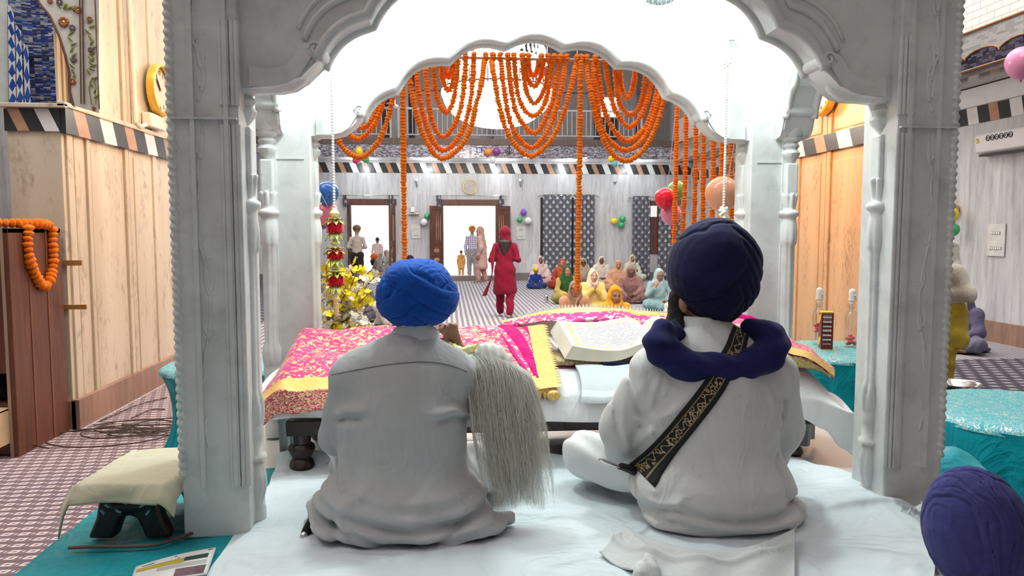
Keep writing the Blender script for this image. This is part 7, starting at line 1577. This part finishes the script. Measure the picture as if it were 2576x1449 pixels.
for i, (y0, y1, z, h_) in enumerate(((655, 668, 0, .03), (767, 778, 0, .03))):
    a, b = PY(158, y0, 6.19), PY(206 if i == 0 else 218, y1, 6.19); o = MB().bb((a.x, 6.185, b.z), (b.x, 6.20, a.z)).build('tape_strip', simple('brown_tape', (.42, .20, .06), .4)); tag(o, 'strip of brown tape on the warm lit column, %s' % ('upper one beside the garland' if i == 0 else 'lower one beside the cabinet'), 'tape')
# pipe and junction box on the column
pp = empty('wall_pipe', PX(345, 200, LXc+.05), 0, 'cream conduit pipe with an elbow running down the left column beside the clock', 'pipe'); pv = Vector(pp.location)
pts = [PX(x, y, LXc+.06)-pv for x, y in ((322, -60), (333, 150), (340, 290), (342, 308), (352, 318), (366, 314))]; MB().tube([crv(pts, t) for t in np.linspace(0, 1, 40)], .022, 10).build('conduit', MAT['cream_paint'], pp)
a = PX(385, 306, LXc+.06)-pv; m = MB(); m.box(a, (.09, .34, .14)); m.box(a+Vector((0, .22, -.02)), (.05, .12, .09)); m.build('junction_box', MAT['cream_paint'], pp, bevel=.012)
# clocks on the inner faces of both columns
def text_obj(name, body_, size, mat, parent, M):
    cu = bpy.data.curves.new(name, 'FONT'); cu.body = body_; cu.size = size; cu.align_x = 'CENTER'; cu.align_y = 'CENTER'; cu.extrude = .001
    t = bpy.data.objects.new(name, cu); COL.objects.link(t); dg_ = bpy.context.evaluated_depsgraph_get(); me = bpy.data.meshes.new_from_object(t.evaluated_get(dg_)); bpy.data.objects.remove(t)
    me.materials.clear(); me.materials.append(mat); me.name = name; o = bpy.data.objects.new(name, me); COL.objects.link(o); o.parent = parent; o.matrix_local = M; return o
def clock(px, py, X, nx, label, full=True):
    c = PX(px, py, X); r = empty('wall_clock', c, 0, label, 'clock'); r.rotation_euler = (0, 0, PI/2 if nx > 0 else -PI/2)   # local -Y looks into the room
    R_ = .262
    o = MB().lathe([(R_*.86, .0), (R_, .0), (R_*1.02, .035), (R_*.98, .075), (R_*.90, .08), (R_*.86, .05)], (0, 0, 0), 48, caps=False).build('gold_rim', simple('gold_clock_rim', (.78, .47, .06), .3, .4, var=.05), r); o.rotation_euler = (PI/2, 0, 0)
    o = MB().lathe([(0, .0), (R_*.90, .0), (R_*.90, .035), (0, .035)], (0, 0, 0), 48, caps=False).build('dial', simple('cream_dial', (.74, .62, .50), .35, var=.03), r); o.rotation_euler = (PI/2, 0, 0)
    for h in range(12):
        a = h*PI/6; text_obj('numeral', str(h if h else 12), .062, MAT['black'], r, Matrix.Translation((R_*.68*math.sin(a), -.038, R_*.68*math.cos(a))) @ Matrix.Rotation(PI/2, 4, 'X'))
    for a, L_, w_ in ((rad(-50), .15, .008), (rad(-38), .20, .006)): MB().tube([(0, -.044, 0), (L_*math.sin(a), -.044, L_*math.cos(a))], [w_, w_*.5], 6).build('hand', MAT['black'], r)
    MB().sphere((0, -.045, 0), .012, 10, 6).build('hub', MAT['gold'], r); return r
clock(393, 228, LXc+.052, 1, 'round gold rimmed wall clock on the left column'); clock(2076, 226, RXc-.052, -1, 'round gold rimmed wall clock on the orange lit right column')
# ---------------------------------------------------------------- round tables under teal satin
def skirt_table(cx, cy, zt, R_, zb, label, waist=.0, ph=0.0, flare=.10, folds=13):
    r = empty('draped_table', (cx, cy, zb), 0, label, 'table'); H_ = zt-zb
    o = MB().lathe([(0, H_+.004), (R_*.5, H_+.006), (R_*.93, H_+.002), (R_*1.0, H_-.018), (R_*1.005, H_-.035)], (0, 0, 0), 72, lambda t, z, q: q*(1+.008*math.sin(t*9+ph)), caps=False).build('table_top', MAT['teal_top'], r, angle=180)
    def sk(u, v):
        a = u*2*PI; z = H_*(1-v)-.02*(1-v); f = math.sin(a*folds+ph+1.2*math.sin(a*3))*.5+.5*math.sin(a*(folds*1.7)+2*ph); q = R_*(1.0-waist*math.sin(PI*min(1, v*1.05))+flare*v**3)+(.010+.030*v)*f*min(1, v*3)
        return Vector((q*math.cos(a), q*math.sin(a), z))
    MB().grid(sk, 200, 24, closeu=True).build('skirt', MAT['teal'], r, angle=180); MB().lathe([(R_*.8, 0), (R_*.85, .02), (R_*.2, .05), (R_*.2, H_-.05), (R_*.9, H_-.03), (R_*.9, H_-.008)], (0, 0, 0), 24).build('table_frame', MAT['dark_wood'], r); return r
skirt_table(-1.50, 5.15, .70, .42, 0, 'low round table under teal satin with silver embroidery, behind the left posts', .22, 1.0)
skirt_table(2.95, 5.35, .70, .50, 0, 'round table under teal satin holding spray bottles, behind the right front post', .06, 2.0)
skirt_table(2.78, 3.30, .74, .50, 0, 'round table under teal satin with silver embroidery at the right edge', -.02, .4, .20)
# spray bottles and the box
def spray(px, py, zt, label, redh):
    p = PZ(px, py, zt); r = empty('spray_bottle', p, rad(20), label, 'bottle', None, 1.0); k = 1.0
    MB().lathe([(.0, .002), (.044, .002), (.048, .01), (.048, .23), (.040, .26), (.020, .285), (.020, .30)], (0, 0, 0), 28).build('bottle_body', MAT['glass'], r)
    MB().lathe([(.025, .298), (.025, .335), (.018, .345), (.012, .352)], (0, 0, 0), 20).build('collar', MAT['film'], r)
    m = MB(); m.lathe([(.0, .448), (.014, .446), (.022, .438), (.026, .42), (.026, .385), (.031, .352), (.0, .35)], (0, 0, 0), 24, caps=False); m.tube([(0, -.015, .40), (0, -.034, .395)], [.010, .007], 8); m.build('spray_head', simple('frosted_white_plastic', (.80, .80, .80), .3), r, bevel=.005)
    MB().tube([(0, 0, .33), (.005, 0, .2), (-.012, .01, .03)], .0035, 6).build('dip_tube', MAT['white'], r)
    s = SDF((-.06, -.06, -.01), (.06, .06, .2), .005); rr_ = np.random.default_rng(px)
    for q in range(14): s.ell((rr_.uniform(-.024, .024), rr_.uniform(-.024, .024), redh+rr_.uniform(-.04, .04)), (.018, .018, .011), k=.003)
    s.build('red_flower', simple('red_petals_in_water', (.75, .03, .04), .4, var=.3, nscale=40), r, it=1); return r
spray(2058, 866, .706, 'clear spray bottle with red petals behind the maroon box', .13); spray(2140, 872, .706, 'clear spray bottle with red petals standing alone right of the maroon box', .05)
bp = PZ(2076, 878, .704); bx = empty('incense_box', bp, rad(-14), 'upright maroon carton with yellow edges and white lettering on the teal table', 'box')
MB().bb((-.043, -.043, 0), (.043, .043, .285)).build('carton', simple('maroon_carton', (.16, .012, .012), .35, var=.1), bx, smooth=False, bevel=.002)
MB().bb((-.044, -.044, .276), (.044, .044, .287)).bb((-.044, -.044, 0), (.044, .044, .005)).build('yellow_edge', simple('yellow_print', (.80, .52, .04), .4), bx, smooth=False)
rd = random.Random(9); wp = simple('white_print', (.75, .72, .68), .4)
for z, n, h_ in ((.262, 4, .004), (.247, 6, .015), (.228, 3, .003), (.213, 5, .016), (.178, 6, .013), (.148, 4, .019), (.112, 5, .015), (.078, 7, .013), (.045, 3, .006)):
    m = MB(); pts = [(-.032, z-h_/2)]
    for q in range(n): w_ = .062/n; x = -.032+q*w_; pts += [(x, z+h_/2*rd.uniform(.6, 1)), (x+w_*.7, z+h_/2*rd.uniform(.6, 1)), (x+w_*.75, z-h_*.1), (x+w_*.95, z-h_*.1)]
    pts += [(.030, z-h_/2)]; m.prism(pts, lambda u, v: Vector((u, -.0446, v)), lambda u, v: Vector((u, -.043, v))); m.build('lettering', wp, bx, smooth=False)
m = MB()
for z0, z1 in ((.19, .272), (.02, .10)): m.prism([(-.038, z0), (-.01, z0+.01), (.02, z0+.045), (.036, z1), (-.02, z1-.012), (-.036, z0+.05)], lambda u, v: Vector((-.0445, -u, v)), lambda u, v: Vector((-.0432, -u, v)))
m.build('flame_print', simple('yellow_flame_print', (.85, .58, .03), .4, var=.3, nscale=50), bx, smooth=False)
# ---------------------------------------------------------------- carved stool with a cream cloth
stl = empty('carved_stool', (-1.020, 2.60, .606), rad(-4), 'small blackish carved stool shaped like an elephant under a cream cloth', 'stool'); EW = MAT['elephant_wood']
def stool_body():
    pr = [(-.135, 0), (-.052, 0), (-.040, .035), (-.026, .066), (0, .078), (.026, .066), (.040, .035), (.052, 0), (.135, 0), (.128, .022), (.106, .07), (.098, .115), (.085, .15), (-.085, .15), (-.098, .115), (-.106, .07), (-.128, .022)]
    m = MB(); m.bb((-.115, -.16, .148), (.115, .20, .172))
    for y in (-.17, .13): m.prism(pr, lambda u, v: Vector((u, y, v)), lambda u, v: Vector((u*.96, y+.055, v)))
    m.sphere((0, -.150, .108), (.075, .035, .030), 16, 8); return m.build('body', EW, stl, bevel=.012)
stool_body(); k_in = simple('pale_green_inlay', (.25, .42, .40), .3)
for x, z, a in ((-.055, .118, .6), (.0, .128, .3), (-.02, .100, .4), (-.070, .098, .9), (.055, .118, -.5), (.072, .095, -.9)): MB().box((x, -.186+.25*(abs(x)-.02)*0, z), (.017, .010, .006), Matrix.Rotation(a, 3, 'Y')).build('inlay', k_in, stl, smooth=False)
hx, hy = .135, .19
def cream(u, v):
    x = (u*2-1)*.195; y = (v*2-1)*.250; ox = max(0, abs(x)-hx); oy = max(0, abs(y)-hy); sx = math.copysign(1, x); sy = math.copysign(1, y); d = math.hypot(ox, oy)
    cor = min(ox, oy); drop = max(ox, oy)*.80+cor*.75
    w_ = min(1, d/.04); X_ = sx*(min(abs(x), hx)+.022*(1-math.exp(-ox/.02))+.22*ox+.10*cor)+.008*math.sin(y*30+x*9)*w_; Y_ = sy*(min(abs(y), hy)+.018*(1-math.exp(-oy/.02))+.18*oy+.05*cor)+.010*math.sin(x*27+1)*w_
    z = .188-drop-.004*sst(d, 0, .02)+.007*nz(x*8, y*7)-.006*(x/hx)**2*(ox == 0)
    if x < 0 and y < 0: z -= cor*1.1; X_ -= cor*.15
    return Vector((X_, Y_, max(z, .012)))
o = MB().grid(cream, 60, 64).build('stool_cloth', cloth('cream_felt', (.60, .58, .42), .15, .3, 5, .95, 0, .3), angle=180, solid=.006); o.location = (-1.025, 2.585, .612); o.rotation_euler = (0, 0, rad(-4)); tag(o, 'cream felt cloth draped over the small carved stool', 'cloth')
# printed magazine
mg = empty('magazine', PZ(440, 1425, .612), 0, 'white printed pages with yellow and green bands lying on the teal cloth', 'magazine'); ml = Vector(mg.location)
q = [PZ(x, y, .612)-ml for x, y in ((325, 1475), (342, 1430), (544, 1381), (520, 1449))]
def mgp(u, v, l=0): p = q[0].lerp(q[3], u).lerp(q[1].lerp(q[2], u), v); return p+Vector((0, 0, .004+.006*math.sin(u*PI)*v+l))
MB().grid(mgp, 16, 10).build('pages', simple('magazine_paper', (.72, .73, .70), .5, var=.05), mg, angle=180, solid=.004)
def patch(u0, u1, v0, v1, mat, nm): MB().grid(lambda u, v: mgp(u0+(u1-u0)*u, v0+(v1-v0)*v, .0026), 10, 4).build(nm, mat, mg, angle=180)
patch(.03, .62, .60, .76, simple('mustard_print', (.55, .40, .03), .5), 'yellow_band'); patch(.62, .93, .64, .80, simple('dark_photo_print', (.03, .07, .06), .4, var=.6, nscale=60), 'photo_band'); patch(.55, .95, .05, .36, simple('plum_photo_print', (.16, .09, .11), .4, var=.5, nscale=50), 'photo_block'); patch(.03, .62, .765, .775, MAT['black'], 'rule_line')
for v in (.42, .46, .50, .54): patch(.30, .94, v, v+.012, simple('grey_text_line_%d' % int(v*100), (.34, .36, .34), .6), 'text_line')
patch(.08, .24, .845, .875, MAT['black'], 'title_text'); patch(.90, .96, .93, .955, MAT['black'], 'page_number'); patch(.48, .51, .90, .925, MAT['black'], 'small_mark'); patch(.52, .55, .82, .85, simple('red_mark', (.5, .1, .08), .5), 'small_mark')
# cables
cab = simple('reddish_cable', (.15, .075, .055), .55)
pts = [PZ(x, y, .617) for x, y in ((172, 1378), (250, 1375), (330, 1375), (395, 1370), (445, 1355), (500, 1335), (560, 1315), (615, 1295), (650, 1272))]; o0 = pts[0]
o = MB().tube([crv(pts, t)-o0 for t in np.linspace(0, 1, 50)], .0055, 8).build('cable', cab); o.location = o0; tag(o, 'reddish brown cable lying over the teal cloth in front of the stool', 'cable')
m = MB(); rd = random.Random(12); c0 = PZ(300, 1078, .01)+Vector((.12, -.05, 0))
for k in range(6):
    pts = []; cx, cy = rd.uniform(-.1, .45), rd.uniform(-.3, .1); a0 = rd.uniform(0, 6); ra, rb = rd.uniform(.16, .42), rd.uniform(.10, .24)
    for j in range(14): a = a0+j*.52; pts.append(Vector((cx+ra*(1+.02*j)*math.cos(a), cy+rb*(1+.02*j)*math.sin(a), 0.016+.004*k/9+rd.uniform(0, .006))))
    m.tube([crv(pts, t) for t in np.linspace(0, 1, 60)], .0055, 6)
for (x0, y0), (x1, y1) in (((250, 1060), (420, 1000)), ((180, 1085), (400, 1090)), ((330, 1052), (415, 1030))):
    a, b = PZ(x0, y0, .012)-c0, PZ(x1, y1, .012)-c0; m.tube([crv([a, a.lerp(b, .5)+Vector((0, .06, .02)), b], t) for t in np.linspace(0, 1, 14)], .0055, 6)
o = m.build('cable_tangle', simple('brown_black_cable', (.06, .035, .025), .5)); o.location = c0; tag(o, 'tangle of dark cables on the carpet at the foot of the left column', 'cables', kind='stuff')
# crinkled clear film by the right post
def film(cx, cy, z, w_, d_, h_, sd, label):
    r = np.random.default_rng(sd); n = 12; V = []; F = []
    for i in range(n):
        for j in range(n): u, v = i/(n-1)*2-1, j/(n-1)*2-1; e = max(0, 1-max(abs(u), abs(v))); V.append((cx+u*w_+r.uniform(-.012, .012), cy+v*d_+r.uniform(-.012, .012), z+.004+h_*min(1, e*2.2)*r.uniform(.35, 1)))
    for i in range(n-1):
        for j in range(n-1): a = i*n+j; F.append((a, a+n, a+n+1, a+1))
    m = MB(); m.add(V, F); return tag(m.build('plastic_film', MAT['film'], smooth=False), label, 'plastic film')
p = PZ(2300, 1285, .66); film(1.60, 2.30, .615, .085, .075, .08, 3, 'crinkled clear plastic film at the foot of the right front post'); film(1.86, 2.72, .588, .07, .10, .16, 5, 'clear plastic wrap bunched between the right post and the teal table')
heap = MB().grid(lambda u, v: Vector((1.80+.40*u, 2.42+.55*v, .588+(.16*math.sin(PI*min(1, u*1.2))*math.sin(PI*v)+.03*nz(u*5, v*5)*math.sin(PI*v)*math.sin(PI*u))*(1-.0*u)-.10*max(0, u-.55))), 40, 40).build('teal_cloth_heap', MAT['teal'], angle=180); tag(heap, 'bunched teal satin beside the right front post', 'cloth')
# steel bowl, tumbler
b_ = PZ(2412, 985, .28); bw = MB().lathe([(.03, 0), (.07, .004), (.12, .03), (.165, .09), (.17, .092), (.12, .04), (.06, .012), (.0, .010)], (0, 0, 0), 40, caps=False).build('steel_bowl', MAT['steel']); bst = empty('bowl_stand', (b_.x, b_.y, 0), 0, 'dark wire stand carrying a steel bowl behind the right post', 'stand')
m = MB()
for k in range(4): a = k*PI/2+.4; m.tube([(.16*math.cos(a), .16*math.sin(a), 0), (.11*math.cos(a), .11*math.sin(a), .15), (.13*math.cos(a), .13*math.sin(a), .29)], .008, 6)
m.build('wire_legs', MAT['black'], bst); MB().tube([(.13*math.cos(a), .13*math.sin(a), .285) for a in np.linspace(0, 2*PI, 25)], .006, 6).build('ring', MAT['black'], bst); bw.location = (b_.x, b_.y, .262); tag(bw, 'shallow steel bowl on a stand beside the right front post', 'bowl')
p = PZ(1374, 762, .0); o = MB().lathe([(.0, .012), (.040, .012), (.048, .15), (.050, .155), (.044, .15), (.036, .02), (0, .02)], (0, 0, 0), 24, caps=False).build('steel_tumbler', MAT['steel']); o.location = (p.x, p.y, 0); tag(o, 'steel tumbler on the striped carpet before the woman in green', 'tumbler')
# air conditioner on the right wall
a = PX(2486, 345, RX); ac = empty('air_conditioner', (RX, a.y, 2.66), 0, 'white wall mounted air conditioner with round stickers on the right wall', 'air conditioner')
m = MB(); m.prism([(0, 0), (-.10, 0), (-.19, .06), (-.21, .28), (-.18, .31), (0, .31)], lambda u, v: Vector((u, 0, v)), lambda u, v: Vector((u, -1.05, v))); m.build('case', simple('glossy_white_case', (.66, .64, .65), .12, var=.03), ac, smooth=False, bevel=.012); MB().bb((-.17, -1.0, -.004), (-.06, -.05, .02)).build('outlet_louver', simple('dark_louver', (.03, .025, .025), .4), ac, smooth=False)
MB().sphere((-.203, -.06, .23), (.006, .05, .05), 20, 8).build('gold_sticker', MAT['gold'], ac)
for k in range(6):
    y = -.27-k*.085; st_ = MB().tube([(-.212, y+.034*math.cos(t), .235+.034*math.sin(t)) for t in np.linspace(0, 2*PI, 21)], .005, 6).build('round_sticker', MAT['black'], ac)
    MB().tube([(-.2115, y-.012, .235), (-.2115, y+.006, .245), (-.2115, y+.010, .225)], .004, 5).build('sticker_mark', simple('brown_sticker_mark', (.25, .15, .08), .4) if k in (2, 3) else MAT['black'], st_)
# carpets
def carpet_p(poly, mat, label): return tag(MB().prism(poly, lambda u, v: Vector((u, v, .0005)), lambda u, v: Vector((u, v, .008))).build('carpet', MAT[mat], smooth=False), label, 'carpet')
def carpet(name, x0, x1, y0, y1, mat, label, z=.008): o = MB().bb((x0, y0, 0.0005), (x1, y1, z)).build(name, MAT[mat], smooth=False); return tag(o, label, 'carpet')
carpet_p([(-8.6, -3), (-1.28, -3), (-1.28, 8.6), (-2.93, 8.6), (-2.93, 6.13), (-8.6, 6.13)], 'carpet_diamond', 'purple carpet with white diamonds on the floor at the left'); carpet('carpet', -3.2, 7.7, 8.62, 23.4, 'carpet_stripe', 'grey carpet with dark and pale stripes running to the doors'); carpet_p([(1.97, -1), (7.75, -1), (7.75, 8.6), (4.32, 8.6), (4.32, 6.12), (3.78, 6.12), (3.78, 8.6), (1.97, 8.6)], 'carpet_check', 'charcoal checked carpet on the floor at the right'); carpet('carpet', -1.27, 1.96, 4.4, 8.6, 'carpet_stripe', 'narrow stretch of striped carpet just beyond the platform'); carpet('carpet', -8.6, -3.22, 8.95, 23.4, 'carpet_check', 'dark checked carpet beyond the left column')
# ---------------------------------------------------------------- light
S.view_settings.view_transform = 'Standard'; S.view_settings.look = 'None'; S.view_settings.exposure = 0.0
w = bpy.data.worlds.new('sky'); S.world = w; w.use_nodes = True; bg = w.node_tree.nodes['Background']; bg.inputs[0].default_value = (1, .98, .95, 1); bg.inputs[1].default_value = 2.6
def light(name, typ, loc, power, color=(1, 1, 1), size=1.0, size_y=None, target=None, spot=None):
    d = bpy.data.lights.new(name, typ); d.energy = power; d.color = color
    if typ == 'AREA':
        d.shape = 'RECTANGLE'; d.size = size; d.size_y = size_y or size
    else: d.shadow_soft_size = size
    if typ == 'SPOT' and spot: d.spot_size = spot; d.spot_blend = .6
    o = bpy.data.objects.new(name, d); COL.objects.link(o); o.location = loc
    if target is not None: o.rotation_euler = (Vector(target)-Vector(loc)).to_track_quat('-Z', 'Y').to_euler()
    return o
for sx in (-.62, .62): light('canopy_lamp', 'POINT', (AX+sx, 3.25, 2.92), 72, (.90, 1, .99), .10)
light('hall_fill', 'AREA', (.5, 14, 8.3), 1250, (1, .97, .95), 12, 12)  # unseen area light added to raise the dim hall
light("front_fill", "AREA", (.3, -1.2, 7.6), 70, (1, .95, .93), 6, 5, (.4, 3, 0))  # unseen fill added above the camera
light('middle_fill', 'AREA', (.6, 4.6, 8.3), 620, (1, .97, .94), 7, 2, (.9, 13, 1.5))  # unseen area light added to brighten the camera side of garlands and hall
light('left_fill', 'AREA', (-5.2, 2.5, 8.2), 330, (1, .95, .9), 4, 6)  # unseen area light added to brighten the left carpet and column
light('right_fill', 'AREA', (5.4, 8, 8.0), 330, (1, .93, .92), 3, 8)  # unseen area light added over the right of the hall
light('left_column_lamp', 'POINT', (-1.7, 6.8, 2.9), 55, (1, .50, .11), .15)
light('right_column_lamp', 'POINT', (2.75, 7.0, 2.8), 125, (1, .37, .055), .15)
for x in (-2.6, -.55, 1.6, 3.7, 5.8): light('downlight_lamp', 'POINT', (x, 22.75, 3.55), 26, (.93, .98, 1), .06)
light('chandelier_lamp', 'POINT', (.79, 12, 4.1), 130, (1, .86, .66), .4)
c = S.cycles
c.max_bounces = 4; c.diffuse_bounces = 3; c.glossy_bounces = 2; c.transmission_bounces = 2; c.transparent_max_bounces = 8
c.caustics_reflective = False; c.caustics_refractive = False; c.sample_clamp_indirect = 4.0; c.use_denoising = True; c.use_adaptive_sampling = True; c.adaptive_threshold = .08; c.adaptive_min_samples = 12
